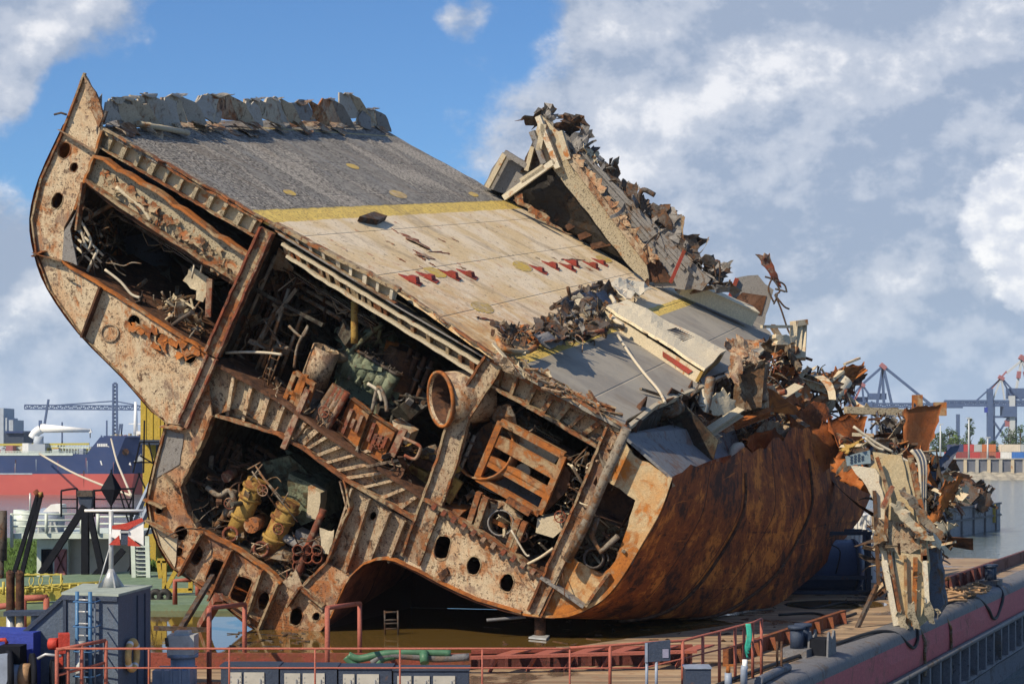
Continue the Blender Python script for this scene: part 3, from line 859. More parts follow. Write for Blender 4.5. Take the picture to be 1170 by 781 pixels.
# each slab is a solid with its own depth: lit web plate, sloping top, cavity with ribs behind
tquad('upper_beam_web', [(634, 196), (648, 178), (738, 293), (741, 326), (716, 301)], M['creamspeck'], .25)
tquad('upper_side_plate', [(617, 131), (653, 159), (704, 212), (771, 280), (812, 319), (802, 332), (748, 328), (738, 297), (648, 180), (628, 158)], M['grey'], .3, dw=.35)
tquad('upper_end_plate', [(640, 152), (648, 180), (634, 196), (620, 170), (612, 150), (617, 131)], M['cream'], .2, dw=.1)
tquad('upper_lower_end', [(737, 296), (742, 322), (770, 322), (752, 296)], M['brown'], .25, dw=.2)
for (x0, y0, x1, y1, mm) in [(615, 133, 638, 192, 'white'), (576, 226, 634, 184, 'white'), (608, 150, 622, 187, 'grey'), (640, 150, 650, 182, 'cream'), (622, 142, 616, 172, 'cream'), (596, 207, 622, 190, 'cream')]:
    MB().bar(T(x0, y0, -.25), T(x1, y1, -.25), .28, .35, d).build('strut', M[mm], WR)
tquad('upper_back_box', [(552, 213), (574, 174), (600, 190), (606, 200), (580, 222)], M['grey'], 1.6, dw=1.2)
tquad('upper_back_box', [(594, 197), (608, 163), (622, 150), (634, 186), (618, 192)], M['scrapdark'], 1.2, dw=1.0)
MB().bar(T(557, 214, .8), T(577, 176, .8), .25, .3, d).build('strut', M['cream'], WR)
MB().bar(T(577, 174, .8), T(602, 190, .8), .25, .3, d).build('strut', M['grey'], WR)
MB().bar(T(602, 195, .8), T(609, 168, .8), .22, .3, d).build('strut', M['cream'], WR)
for (p0, p1) in [((630, 150), (752, 300)), ((640, 152), (768, 302)), ((652, 164), (782, 308)), ((664, 176), (796, 316))]:
    MB().bar(T(*p0, .30), T(*p1, .30), .16, .12, d).build('rib', M['grey'], WR)
MB().bar(T(648, 176, -.1), T(742, 300, -.1), .3, .35, d).build('beam_edge', M['web2'], WR)
rr_e = random.Random(41)
for k in range(16):
    t = k / 15
    p = T(650 + 90 * t, 178 + 118 * t, -.15)
    MB().crumple(p, p + a * .5, p + a * .45 + nd * rr_e.uniform(.15, .5), p + nd * rr_e.uniform(.1, .4), 3, 3, .15, .05, 1.2, .05, rnd=rr_e).build('bent_lip', M['webbrown'], WR)
# underside and back sheet coloured near-black as cavity shade, with ribs
MB().crumple(T(592, 222, .5), T(636, 197, .5), T(718, 303, .5) + d * 1.0, T(640, 258, 1.5), 10, 10, .25, .08).build('shade_dark_underside', M['cavityshade'], WR)
tquad('cavity_back', [(560, 216), (600, 190), (638, 178), (748, 318), (722, 318), (660, 275), (600, 246)], M['cavityshade'], .3, dw=2.2)
for i in range(5):
    t = i / 5
    MB().bar(T(620 + t * 70, 240 + t * 52, 1.4), T(650 + t * 66, 212 + t * 80, 1.4), .3, .4, d).build('rib', M['brown'], WR)
MB().crumple(T(582, 228, -.3), T(592, 222, -.3), T(650, 270, -.2), T(640, 262, -.2), 3, 12, .2, .1).build('torn_plate', M['flange'], WR)
# torn top flaps and the ragged silhouette of the sloping edge
for (q, mm) in [([(590, 137), (612, 126), (628, 118), (610, 150)], 'scrapdark'), ([(612, 128), (629, 117), (640, 133), (622, 146)], 'grey'), ([(628, 146), (642, 132), (668, 136), (650, 160)], 'scrapdark'), ([(652, 158), (670, 142), (676, 156), (664, 172)], 'grey'),
                ([(634, 134), (660, 130), (672, 146), (646, 142)], 'scrapdark'), ([(668, 166), (682, 172), (684, 184), (674, 182)], 'cream')]:
    p = [T(x, y, rr.uniform(-.3, 1.2)) for x, y in q]
    MB().crumple(p[0], p[1], p[2], p[3], 6, 6, .5, .15, rnd=rr).build('torn_flap', M[mm], WR)
b_ = MB(); b2 = MB()
edge = [(652, 158), (676, 180), (704, 211), (738, 246), (771, 279), (800, 306), (828, 330)]
for i in range(170):
    t = rr.random() ** .8 * (len(edge) - 1.001)
    k = int(t); f_ = t - k
    x = edge[k][0] + (edge[k + 1][0] - edge[k][0]) * f_; y = edge[k][1] + (edge[k + 1][1] - edge[k][1]) * f_
    p = T(x + rr.uniform(-3, 5), y - rr.uniform(-4, 7) * (.6 + .12 * k), rr.uniform(.5, 1.4)); s_ = rr.uniform(.15, .55) * (.8 + .12 * k)
    rv = lambda: V((rr.uniform(-1, 1), rr.uniform(-1, 1), rr.uniform(-.7, 1))) * s_
    e1, e2 = rv(), rv()
    (b_ if rr.random() < .5 else b2).crumple(p, p + e1, p + e1 + e2, p + e2, 4, 4, .3 * s_, .03, rnd=rr)
b_.build('ragged_edge_scrap', M['scrapdark'], WR)['kind'] = 'stuff'
b2.build('ragged_edge_plates', M['grey'], WR)['kind'] = 'stuff'
for (x, y, s_) in [(757, 248, 1.0), (762, 262, 1.4), (768, 272, 1.5), (790, 283, 1.0), (783, 300, 1.2), (746, 262, 1.0), (700, 200, 1.0), (723, 222, .9)]:
    p = T(x, y + 10, .5)
    MB().crumple(p - a * s_ * .6, p + a * s_ * .5, p + V((.3, 0, 1)) * s_ * 1.1, p + V((-.6, .2, .9)) * s_ * 1.1, 4, 5, .3, .12, rnd=rr).build('torn_flap', M['grey' if s_ > 1.1 else 'scrapdark'], WR)
MB().tube(smooth_path([T(728, 238, .6), T(731, 222, .6), T(736, 217, .6), T(748, 223, .6)]), .13, 7).build('bent_bar', M['scrapdark'], WR)
MB().bar(T(766, 323, -.4), T(782, 286, -.2), .16, .16).build('red_post', M['redpaint'], WR)
b_ = MB()
for (x0, y0, x1, y1) in [(818, 316, 815, 303), (822, 322, 822, 298), (830, 326, 834, 320), (886, 330, 897, 333), (888, 335, 884, 347)]:
    b_.tube([T(x0, y0, 0), T((x0 + x1) / 2 + 1, (y0 + y1) / 2, .2), T(x1, y1, 0)], .05, 5)
b_.build('bent_wires', M['scrapdark'], WR)['kind'] = 'stuff'
M['hullpatch'] = rusty('bright_orange_torn_shell', (.40, .13, .03), (.30, .085, .02), (.08, .03, .015), cover=.5, dark=.60, speck=.64, off=161, scale=.9)
# ================================================================== hull side (lofted), torn right end
front = [(575, 697), (600, 702), (635, 705), (660, 701), (690, 685), (712, 660), (735, 622), (757, 583), (770, 546)]
back = [(700, 703, 66), (800, 702, 67.4), (850, 697, 69), (890, 688, 71.5), (932, 655, 76), (966, 615, 80), (990, 578, 83), (995, 552, 84), (988, 512, 85), (980, 468, 86)]
fp = smooth_path(Gs(front, -.05), 5)
bp = smooth_path([U(*q) for q in back], 5)
def resample(pl, n):
    ds = [0]
    for i in range(1, len(pl)): ds.append(ds[-1] + (pl[i] - pl[i - 1]).length)
    out = []
    for k in range(n):
        s_ = ds[-1] * k / (n - 1)
        i = 1
        while i < len(pl) - 1 and ds[i] < s_: i += 1
        f_ = (s_ - ds[i - 1]) / max(1e-6, ds[i] - ds[i - 1])
        out.append(pl[i - 1].lerp(pl[i], f_))
    return out
NV, NU = 44, 30
fp, bp = resample(fp, NV + 1), resample(bp, NV + 1)
rr = random.Random(11)
tear = [rr.uniform(-.2, .25) for _ in range(NU + 1)]
hs = MB()
def hull_pt(x, y):
    j = y * NV
    i = int(min(j, NV - 1)); f_ = j - i
    p = fp[i].lerp(fp[i + 1], f_).lerp(bp[i].lerp(bp[i + 1], f_), x)
    # slight fullness and dents
    out = (V((.75, -.25, -.45))).normalized()
    p = p + out * (math.sin(math.pi * x) * .55 * math.sin(math.pi * min(1, y * 1.05)) + (noise.noise(p * .25) * .12 + noise.noise(p * .9) * .03) * min(1, 6 * y) * (1 if x > .02 else .2))
    if y > .85:
        p = p + V((.1, .1, 1)) * tear[int(x * NU + .5)] * (y - .85) / .15
    return p
hs.grid(hull_pt, NU, NV)
hull = hs.build('hull_side', M['hull'], WR)
uvl = hull.data.uv_layers.new(name='shell')
for lp in hull.data.loops:
    k = lp.vertex_index
    uvl.data[lp.index].uv = ((k // (NV + 1)) / NU, (k % (NV + 1)) / NV)
MB().strip([p - V((.05, 0, 0)) for p in fp[2:]], -a * .14, -d * .06).build('shell_edge', M['bright'], WR)
# raised welded seams along the shell
for x in (.3, .62):
    MB().tube([hull_pt(x, y / 30) + V((.02, -.04, -.02)) for y in range(6, 29)], .07, 5).build('weld_seam', M['brown'], hull)
# torn lobes of shell plating at the upper edge
hb_uv = None

def lobe(name, pts, m, amp=.3, parent=WR, nu=10, nv=8, jag=.12):
    p = [U(*q) for q in pts]
    return MB().crumple(p[0], p[1], p[2], p[3], nu, nv, amp, jag, .5, .05, True, rr).build(name, m, parent)
lobe('torn_shell_plate', [(900, 500, 76), (978, 466, 78), (984, 500, 78), (920, 566, 75.5)], M['hullpatch'], .7, nu=14, nv=10)
lobe('torn_shell_plate', [(944, 480, 77), (986, 478, 78), (988, 512, 77.6), (952, 532, 76.4)], M['hullpatch'], .5)
lobe('torn_shell_plate', [(948, 520, 74), (1000, 530, 73), (1004, 566, 72.5), (960, 548, 73.5)], M['hullpatch'], .5)
lobe('torn_shell_plate', [(950, 536, 74.6), (975, 520, 74.4), (990, 545, 73.6), (966, 552, 74)], M['brown'], .4)
lobe('torn_shell_plate', [(968, 462, 86), (984, 475, 87.5), (980, 500, 87), (955, 520, 86)], M['redrust'], .3)
lobe('torn_shell_plate', [(905, 562, 79), (935, 548, 81), (932, 560, 81), (916, 580, 79.5)], M['orange'], .3)
lobe('torn_shell_plate', [(928, 556, 81), (962, 540, 82), (964, 546, 82), (932, 562, 80)], M['pipe'], .2)
lobe('torn_shell_plate', [(950, 495, 82.2), (962, 492, 82), (970, 515, 81.4), (952, 518, 81.4)], M['grey'], .2)

# blue grey platform inside the torn side, running back
Q0, Q1 = G(712, 496, 0), G(768, 545, 0)
MB().prism([Q0, Q1, U(848, 516, 74), U(838, 486, 74.5), U(800, 478, 73)], V((0, 0, -.12))).build('torn_platform', M['greyblue'], WR)
MB().prism([U(815, 500, 75), U(868, 512, 76), U(900, 495, 80), U(880, 470, 80.5), U(838, 484, 76)], V((0, 0, -.12))).build('torn_platform', M['greyblue'], WR)
MB().prism([U(870, 500, 79), U(915, 500, 82), U(925, 470, 86), U(880, 462, 85)], V((0, 0, -.12))).build('torn_platform', M['brown'], WR)
MB().strip([Q1 + V((0, 0, .02)), Q1.lerp(U(848, 516, 74), .5) + V((0, 0, .1)), U(848, 516, 74)], V((0, 0, -.35)), d * .08).build('platform_edge', M['orange'], WR)
# broken end wall under the deck's right edge, torn and dark
E = [D(714, 489, -.1), D(745, 464, -.1), D(800, 442, -.1), D(845, 419, -.1), D(884, 389, -.1)]
b_ = MB()
for i in range(len(E) - 1):
    b_.crumple(E[i], E[i + 1], E[i + 1] - nd * 2.6 + d * 1.2 - a * .2, E[i] - nd * 2.4 + d * .8 - a * .3, 10, 8, .7, .2, .9, .04, rnd=rr)
b_.build('broken_deck_edge', M['brown'], WR)
MB().strip([p + nd * .13 for p in E], -nd * .22, a * .14).build('deck_edge_bead', M['cream'], WR)
# added plates blocking bright water seen through the tunnel and below the cut face
tend = [p + d * 9.5 for p in Gs(tunnel_px)]
lowp = [V((p.x, p.y, .02)) for p in (tend[-1], tend[0])]
MB().prism(tend + [V((tend[-1].x + 3.0, tend[-1].y, .6)), V((tend[-1].x + 3.0, tend[-1].y, .02)), V((tend[0].x - .3, tend[0].y, .02))], d * .1).build('tunnel_blocker', M['tunnel'], WR)
k0, k1 = G(366, 721, 0), G(366, 721, 0) + d * 14
MB().prism([k0, k1, V((k1.x, k1.y, .02)), V((k0.x, k0.y, .0))], a * -.1).build('skeg_blocker', M['tunnel'], WR)
# generic scrap scatter -----------------------------------------------------------------------------
def scrap(poly, yfn, n, size, mats, seed, kinds=('plate', 'plate', 'bar', 'tube', 'angle'), name='tangled_scrap', parent=WR, lift=0.0, stuff=True, lean=None, fn=None):
    """many bent pieces whose centres lie over a pixel polygon at depth yfn(u,v)"""
    rq = random.Random(seed)
    bs = {}
    for i in range(n):
        u, v = rand_in(poly, rq)
        p = fn(u, v, rq) if fn else U(u, v, yfn(u, v) + rq.uniform(-.8, .8))
        s_ = size * math.exp(rq.gauss(0, .45))
        k = rq.choice(kinds); mm = rq.choice(mats)
        b_ = bs.setdefault(mm, MB())
        ax = V((rq.gauss(0, 1), rq.gauss(0, 1), rq.gauss(0, .8))).normalized()
        if lean is not None: ax = (ax + lean * 1.2).normalized()
        ay = ax.orthogonal().normalized()
        if rq.random() < .5: ay = ax.cross(ay)
        if k == 'plate':
            p0 = p - ax * s_ * .5 - ay * s_ * .3
            b_.crumple(p0, p0 + ax * s_, p0 + ax * s_ * rq.uniform(.7, 1) + ay * s_ * rq.uniform(.4, .8), p0 + ay * s_ * rq.uniform(.4, .8), 4, 4, s_ * .3, s_ * .035, 1.4 / s_, .02, rnd=rq)
        elif k == 'bar':
            b_.bar(p - ax * s_ * .7, p + ax * s_ * .7, s_ * rq.uniform(.06, .16), s_ * rq.uniform(.03, .1))
        elif k == 'tube':
            q = [p - ax * s_ * .8, p + ay * s_ * rq.uniform(-.2, .2), p + ax * s_ * .7 + ay * s_ * rq.uniform(-.4, .4)]
            b_.tube(smooth_path(q, 3), s_ * rq.uniform(.03, .08), 6)
        elif k == 'wire':
            q = [p]
            dr = ax.copy()
            for j in range(5):
                dr = (dr + V((rq.gauss(0, .6), rq.gauss(0, .6), rq.gauss(0, .5) - .25))).normalized()
                q.append(q[-1] + dr * s_ * .26)
            b_.tube(smooth_path(q, 3), rq.uniform(.015, .035), 5)
        elif k == 'angle':
            w_ = s_ * rq.uniform(.1, .2)
            b_.bar(p - ax * s_ * .7, p + ax * s_ * .7, w_, .025, ay)
            b_.bar(p - ax * s_ * .7 + ay * w_ * .5, p + ax * s_ * .7 + ay * w_ * .5, .025, w_, ay)
        elif k == 'strip':      # long curled ribbon of torn plate
            wd = s_ * rq.uniform(.12, .4); n_ = 9; ln = s_ * rq.uniform(1.2, 2.6)
            cur = rq.uniform(-2.6, 2.6); tw = rq.uniform(-1.2, 1.2)
            az = ax.cross(ay).normalized(); pc = p - ax * ln * .3; an = rq.uniform(-.6, .6)
            e0, e1 = [], []
            for j in range(n_ + 1):
                dr = ax * math.cos(an) + az * math.sin(an)
                sd_ = (ay * math.cos(tw * j / n_) + (dr.cross(ay)) * math.sin(tw * j / n_)) * wd * .5 * (1 - .5 * (j / n_) ** 2) * rq.uniform(.85, 1.1)
                e0.append(pc - sd_); e1.append(pc + sd_); pc = pc + dr * ln / n_; an += cur / n_
            th_ = az * .025
            b_.add(e0 + e1 + [x_ + th_ for x_ in e0] + [x_ + th_ for x_ in e1],
                   [f_ for j in range(n_) for f_ in ([j, j + 1, n_ + 2 + j, n_ + 1 + j], [2 * n_ + 2 + j, 3 * n_ + 3 + j, 3 * n_ + 4 + j, 2 * n_ + 3 + j], [j, 2 * n_ + 2 + j, 2 * n_ + 3 + j, j + 1], [n_ + 1 + j, n_ + 2 + j, 3 * n_ + 4 + j, 3 * n_ + 3 + j])])
        elif k == 'box':
            b_.box(p, ax * s_ * .4, ay * s_ * .3, ax.cross(ay) * s_ * .3)
    for mm, b_ in bs.items():
        o = b_.build(name, M[mm], parent)
        if stuff: o['kind'] = 'stuff'

def ytorn(u, v):   # depth of the torn right side
    return 67 + (u - 715) / 270 * 17
ALL = ('strip', 'plate', 'bar', 'tube', 'angle', 'wire', 'strip')
scrap([(735, 470), (800, 450), (850, 430), (880, 470), (905, 490), (850, 520), (800, 515), (770, 500)], ytorn, 120, .55, ['brown', 'pipe', 'cable', 'orange', 'scrapdark', 'cable'], 21, ('wire', 'tube', 'bar', 'wire', 'strip', 'strip', 'angle', 'plate'))
scrap([(770, 500), (850, 490), (905, 480), (925, 500), (870, 512), (845, 522), (800, 536)], ytorn, 90, .5, ['orange', 'cable', 'scrapdark', 'pipe', 'bluescrap', 'cream'], 22, ('wire', 'tube', 'bar', 'angle', 'strip', 'strip'))
scrap([(722, 498), (765, 500), (800, 508), (845, 512), (900, 490), (880, 470), (800, 480), (740, 488)], lambda u, v: ytorn(u, v) - .6, 110, .5, ['cable', 'scrapdark', 'brown', 'orange', 'pipe', 'web2'], 29, ('wire', 'wire', 'strip', 'tube', 'bar', 'strip'))
scrap([(775, 540), (830, 522), (870, 504), (925, 478), (940, 470), (930, 482), (880, 508), (830, 530)], lambda u, v: ytorn(u, v) - 1.0, 80, .45, ['orange', 'hullpatch', 'brown', 'cable', 'hullpatch'], 30, ('strip', 'strip', 'wire', 'bar'))
def obig(pts, m, amp=.15):
    p = [U(*q_) for q_ in pts]
    MB().crumple(p[0], p[1], p[2], p[3], 8, 6, amp, .08, .8, .06, False, rr).build('torn_plate', M[m], WR)
for pts, m in [([(872, 436, 74.5), (905, 452, 76.5), (918, 464, 77), (876, 466, 74)], 'hullpatch'), ([(888, 455, 76), (922, 440, 79), (930, 455, 79), (900, 476, 77)], 'orange'), ([(930, 436, 81), (958, 420, 82.6), (966, 440, 82.6), (940, 458, 81)], 'hullpatch'), ([(950, 424, 82.4), (990, 414, 84), (984, 430, 84), (962, 440, 83)], 'orange'),
               ([(872, 478, 74.5), (905, 486, 77), (896, 500, 77), (862, 494, 74)], 'web2'), ([(912, 470, 79), (944, 474, 81), (936, 492, 80), (908, 490, 78)], 'brown'), ([(884, 404, 78), (904, 398, 79), (914, 424, 80), (892, 432, 78)], 'hullpatch'), ([(800, 470, 70), (832, 462, 71), (836, 492, 71), (806, 496, 70)], 'webbrown'), ([(770, 482, 67.6), (796, 470, 68.6), (806, 488, 69), (780, 500, 67.6)], 'brown')]:
    obig(pts, m)
scrap([(850, 430), (900, 400), (915, 405), (940, 430), (965, 425), (980, 430), (975, 455), (940, 480), (905, 490), (870, 470)], ytorn, 170, .6, ['orange', 'redrust', 'brown', 'pipe', 'cable', 'scrapdark', 'cream', 'bluescrap'], 23, ('bar', 'strip', 'wire', 'angle', 'strip', 'strip', 'tube'))
scrap([(885, 395), (905, 395), (925, 430), (905, 450), (880, 430)], ytorn, 60, .55, ['orange', 'redrust', 'brown', 'cable'], 24, ('plate', 'wire', 'bar'))
scrap([(715, 478), (760, 462), (800, 455), (790, 480), (735, 500)], lambda u, v: 64.5 + (u - 715) * .05, 60, .6, ['brown', 'pipe', 'cable', 'scrapdark'], 25, ALL + ('wire',))
# big identifiable torn pieces
MB().tube([U(806, 448, 69.5), U(800, 478, 68.6)], .22, 10).build('pipe', M['paleline'], WR)
MB().tube(smooth_path([U(812, 432, 69.5), U(808, 455, 69.2), U(803, 475, 69)]), .2, 8).build('pipe', M['pipe'], WR)
MB().tube(smooth_path([U(755, 466, 66), U(766, 468, 66), U(776, 462, 66.2)]), .32, 9).build('pipe', M['pipe'], WR)
MB().tube(smooth_path([U(836, 530, 71), U(839, 513, 71), U(846, 510, 71.4)]), .2, 9).build('pipe', M['paleline'], WR)
MB().bar(U(760, 535, 66), U(785, 510, 66.6), .22, .22).build('bar', M['orange'], WR)
MB().bar(U(736, 503, 65), U(748, 482, 65.6), .13, .13).build('bar', M['pipe'], WR)
for pts in [[(760, 478), (785, 474), (796, 487), (812, 494), (826, 500)], [(760, 490), (775, 505), (790, 512)], [(700 + 62, 440 + 55), (775, 492), (785, 505), (800, 508)], [(815, 520), (814, 545), (812, 556)], [(836, 470), (842, 482), (852, 494)]]:
    MB().tube(smooth_path([U(x, y, ytorn(x, y) - 1.2) for x, y in pts]), .055, 6).build('dangling_cable', M['paleline'], WR)
MB().tube(smooth_path([D(706, 383, .3), D(718, 402, .35), D(735, 425, .2), D(752, 445, .2), D(760, 460, .1)]), .06, 6).build('dangling_cable', M['paleline'], WR)
MB().bar(D(732, 444, .15), D(757, 452, .1), .12, .08).build('bar', M['cable'], WR)
MB().crumple(U(838, 408, 72), U(868, 400, 73), U(862, 418, 72), U(840, 424, 71.6), 8, 6, .3, .06, 1, .04, False, rr).build('torn_plate', M['web2'], WR)
MB().crumple(U(826, 390, 72), U(850, 385, 73), U(872, 392, 73.5), U(850, 412, 72), 8, 6, .4, .08, 1, .04, False, rr).build('torn_plate', M['webbrown'], WR)
MB().crumple(U(836, 402, 71.5), U(850, 412, 71.4), U(842, 440, 71), U(832, 428, 71), 8, 6, .3, .06, 1, .04, False, rr).build('torn_plate', M['web2'], WR)
M['casing'] = rusty('streaked_brown_casing', (.30, .23, .15), (.16, .085, .04), (.05, .032, .022), cover=.52, dark=.57, speck=.56, off=171, streak=(V((1, 0, 0)), V((.12, 0, 1))), streak_amt=.6)
# brown torn column
col_ = [(842, 418, 72), (872, 414, 73.4), (868, 470, 73), (846, 476, 72), (832, 470, 71.4)]
for q in [[(843, 420), (874, 412), (868, 466), (834, 474)]]:
    Y_ = [71.6, 73.4, 73, 71.2]
    p = [U(x, y, Y_[i]) for i, (x, y) in enumerate(q)]
    MB().prism([U(x, y, 72) for x, y in jagp(q, 1.2, 6)], V((.4, 1.2, 0))).build('torn_casing', M['casing'], WR)
    for k in range(6):
        x0 = 846 + k * 5
        MB().bar(U(x0, 421 - k * 1.2, 71.85), U(x0 - 7 + k * .6, 472 - k * 1.4, 71.8), .12, .2).build('casing_rib', M['casing'], WR)
    for k in range(5):
        x0 = 842 + k * 7
        MB().crumple(U(x0, 419, 71.8), U(x0 + 6, 417, 71.9), U(x0 + 7, 411 + k % 3, 71.6), U(x0 + 1, 412, 71.5), 3, 3, .15, .06, 1, .04, False, rr).build('casing_flap', M['web2'], WR)
MB().prism([U(x, y, 73.6) for x, y in [(868, 440), (884, 446), (905, 462), (915, 466), (908, 474), (880, 470), (866, 466)]], d * .1).build('torn_plate', M['orange'], WR)
lobe('torn_plate', [(874, 434, 75), (900, 450, 77), (916, 460, 78), (870, 468, 74.5)], M['orange'], .5)
MB().tube([U(940, 468, 82), U(966, 434, 82.6)], .38, 12).build('pipe', M['white'], WR)
lobe('torn_plate', [(942, 440, 82), (962, 418, 83), (990, 418, 84), (958, 446, 83)], M['orange'], .5)
lobe('torn_plate', [(955, 440, 83.4), (990, 420, 84.4), (988, 432, 84), (962, 458, 83)], M['brown'], .3)
MB().bar(U(942, 440, 81.8), U(962, 424, 82.4), .35, .12).build('bar', M['cream'], WR)
MB().bar(U(965, 416, 83.4), U(982, 409, 84), .16, .1).build('bar', M['cream'], WR)
lobe('torn_plate', [(905, 408, 80), (925, 420, 81), (945, 430, 82), (925, 440, 80)], M['orange'], .8)
lobe('torn_plate', [(918, 448, 79), (935, 452, 80), (932, 470, 79.6), (916, 466, 78.6)], M['bluescrap'], .3)
MB().crumple(U(880, 384, 77), U(905, 384, 78), U(905, 393, 78), U(882, 396, 77), 6, 4, .15, .05, 1, .3, False, rr).build('beam', M['cream'], WR)
for x in (905, 911, 917):
    MB().bar(U(x + 2, 369, 78.6 + .3 * (x - 905) / 6), U(x, 410, 78.4), .24, .3).build('post', M['cream'], WR)
MB().bar(U(906, 370, 78.6), U(920, 368, 79), .4, .25).build('beam', M['cream'], WR)
MB().bar(U(870, 373, 76.5), U(906, 373, 78.6), .13, .13).build('bar', M['cream'], WR)

edge = [(652, 158), (676, 180), (704, 211), (738, 246), (771, 279), (800, 306), (828, 330)]
def on_edge(u, v, q_):
    t = q_.random() * 5.99; k = int(t); f_ = t - k
    return T(edge[k][0] + (edge[k + 1][0] - edge[k][0]) * f_ + q_.uniform(-2, 3), edge[k][1] + (edge[k + 1][1] - edge[k][1]) * f_ - q_.uniform(-2, 4), q_.uniform(.4, 1.2))
scrap([(0, 0), (1, 0), (1, 1)], None, 60, .6, ['grey', 'scrapdark', 'grey', 'web2'], 39, ('strip', 'strip', 'plate'), 'bent_plate_strips', fn=on_edge)
for (p0, p1, wd, m) in [((862, 476, 73.5), (912, 444, 77), .45, 'cream'), ((884, 500, 75.5), (936, 468, 79), .4, 'web2'), ((800, 500, 69), (846, 470, 71), .35, 'cream'), ((920, 470, 78), (960, 440, 81), .35, 'orange'), ((838, 486, 71), (880, 470, 73), .3, 'hullpatch'), ((905, 432, 78.5), (948, 446, 80), .4, 'cream'), ((778, 520, 67.4), (822, 500, 69), .3, 'web2')]:
    MB().ibeam(U(*p0), U(*p1), wd, wd * .8, V((.3, -.2, 1)), .04).build('torn_beam', M[m], WR)
for pts, m in [([(850, 448, 72.6), (884, 440, 74), (896, 462, 74.4), (858, 474, 73)], 'web'), ([(812, 452, 70), (836, 446, 70.8), (840, 470, 71), (816, 478, 70)], 'cream'), ([(900, 470, 76), (940, 458, 78.5), (950, 478, 78.6), (910, 496, 76.4)], 'hullpatch'), ([(846, 500, 72), (884, 488, 74), (900, 506, 75), (858, 520, 73)], 'hullpatch')]:
    obig(pts, m, .25)
# ================================================================== machinery inside the open rooms
def gtube(pts, r, m, w, name='pipe', n=9, ws=None):
    return MB().tube(smooth_path([G(x, y, (ws[i] if ws else w)) for i, (x, y) in enumerate(pts)]), r, n).build(name, M[m], WR)
def iclut(poly, w0, w1, n, size, mats, seed, kinds=ALL, name='tangled_scrap', lean=None):
    scrap(poly, None, n, size, mats, seed, tuple(k for k in kinds if k != 'strip'), name, fn=lambda u, v, q: G(u, v, q.uniform(w0, w1)), lean=lean)
O1 = [(97, 208), (128, 232), (163, 256), (205, 283), (269, 324), (240, 400), (200, 376), (153, 345), (115, 322), (74, 295), (88, 235)]
O2 = [(314, 285), (396, 342), (435, 365), (545, 432), (508, 520), (486, 568), (439, 534), (375, 492), (326, 456), (258, 416)]
O3 = [(244, 480), (266, 470), (316, 500), (391, 550), (396, 578), (384, 606), (370, 640), (345, 664), (303, 646), (268, 622), (228, 602), (216, 584), (210, 556), (232, 512)]
O4 = [(556, 446), (624, 482), (678, 514), (690, 520), (650, 600), (618, 652), (545, 606), (490, 570), (512, 530), (530, 474)]
# left room
iclut([(84, 225), (120, 225), (130, 300), (100, 310), (80, 285)], .2, 2.5, 80, .7, ['cable', 'scrapdark', 'pipe'], 31, ('wire', 'wire', 'tube'), 'hanging_cables')
iclut([(190, 340), (225, 345), (235, 395), (190, 372)], .2, 2.5, 70, .6, ['pipe', 'cable', 'cream'], 32, ('tube', 'wire', 'bar', 'plate'))
iclut([(140, 325), (200, 345), (215, 385), (150, 342)], .3, 4, 40, .6, ['brown', 'cable', 'scrapdark', 'pipe'], 33, ALL)
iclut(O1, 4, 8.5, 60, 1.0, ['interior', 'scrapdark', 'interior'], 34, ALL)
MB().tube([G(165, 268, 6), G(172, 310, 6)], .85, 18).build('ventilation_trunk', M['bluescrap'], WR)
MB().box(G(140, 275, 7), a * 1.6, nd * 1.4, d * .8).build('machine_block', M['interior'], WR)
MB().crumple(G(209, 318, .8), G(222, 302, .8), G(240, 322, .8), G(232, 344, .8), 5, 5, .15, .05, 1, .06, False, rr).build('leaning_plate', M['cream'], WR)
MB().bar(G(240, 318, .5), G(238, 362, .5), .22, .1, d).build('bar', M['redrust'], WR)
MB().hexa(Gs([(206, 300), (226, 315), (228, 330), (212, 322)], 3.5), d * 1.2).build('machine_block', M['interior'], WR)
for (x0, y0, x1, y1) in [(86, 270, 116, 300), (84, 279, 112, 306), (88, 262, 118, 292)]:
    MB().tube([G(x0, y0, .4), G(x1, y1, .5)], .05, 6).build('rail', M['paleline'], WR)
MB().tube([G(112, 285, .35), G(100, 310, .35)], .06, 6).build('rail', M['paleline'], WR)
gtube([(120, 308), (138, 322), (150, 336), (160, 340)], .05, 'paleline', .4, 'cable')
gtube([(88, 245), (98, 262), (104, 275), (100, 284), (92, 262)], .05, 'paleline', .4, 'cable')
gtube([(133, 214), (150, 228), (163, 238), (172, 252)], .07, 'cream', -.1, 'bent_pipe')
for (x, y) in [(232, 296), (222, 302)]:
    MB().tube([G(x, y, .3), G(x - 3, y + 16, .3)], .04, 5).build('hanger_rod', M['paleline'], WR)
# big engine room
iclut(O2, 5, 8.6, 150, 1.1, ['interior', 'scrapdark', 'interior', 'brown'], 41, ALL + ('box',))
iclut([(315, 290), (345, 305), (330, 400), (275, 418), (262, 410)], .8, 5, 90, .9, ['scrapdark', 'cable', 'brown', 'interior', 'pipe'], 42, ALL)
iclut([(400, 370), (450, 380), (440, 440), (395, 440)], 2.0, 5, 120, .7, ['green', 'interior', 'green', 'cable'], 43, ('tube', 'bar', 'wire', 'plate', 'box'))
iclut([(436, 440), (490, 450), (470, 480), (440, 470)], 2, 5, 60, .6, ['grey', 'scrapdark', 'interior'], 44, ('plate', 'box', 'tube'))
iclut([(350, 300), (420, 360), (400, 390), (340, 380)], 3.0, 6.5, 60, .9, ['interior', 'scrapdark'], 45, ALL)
iclut([(460, 510), (500, 520), (484, 560), (440, 532)], .4, 4, 60, .6, ['brown', 'pipe', 'yellow', 'scrapdark'], 46, ALL)
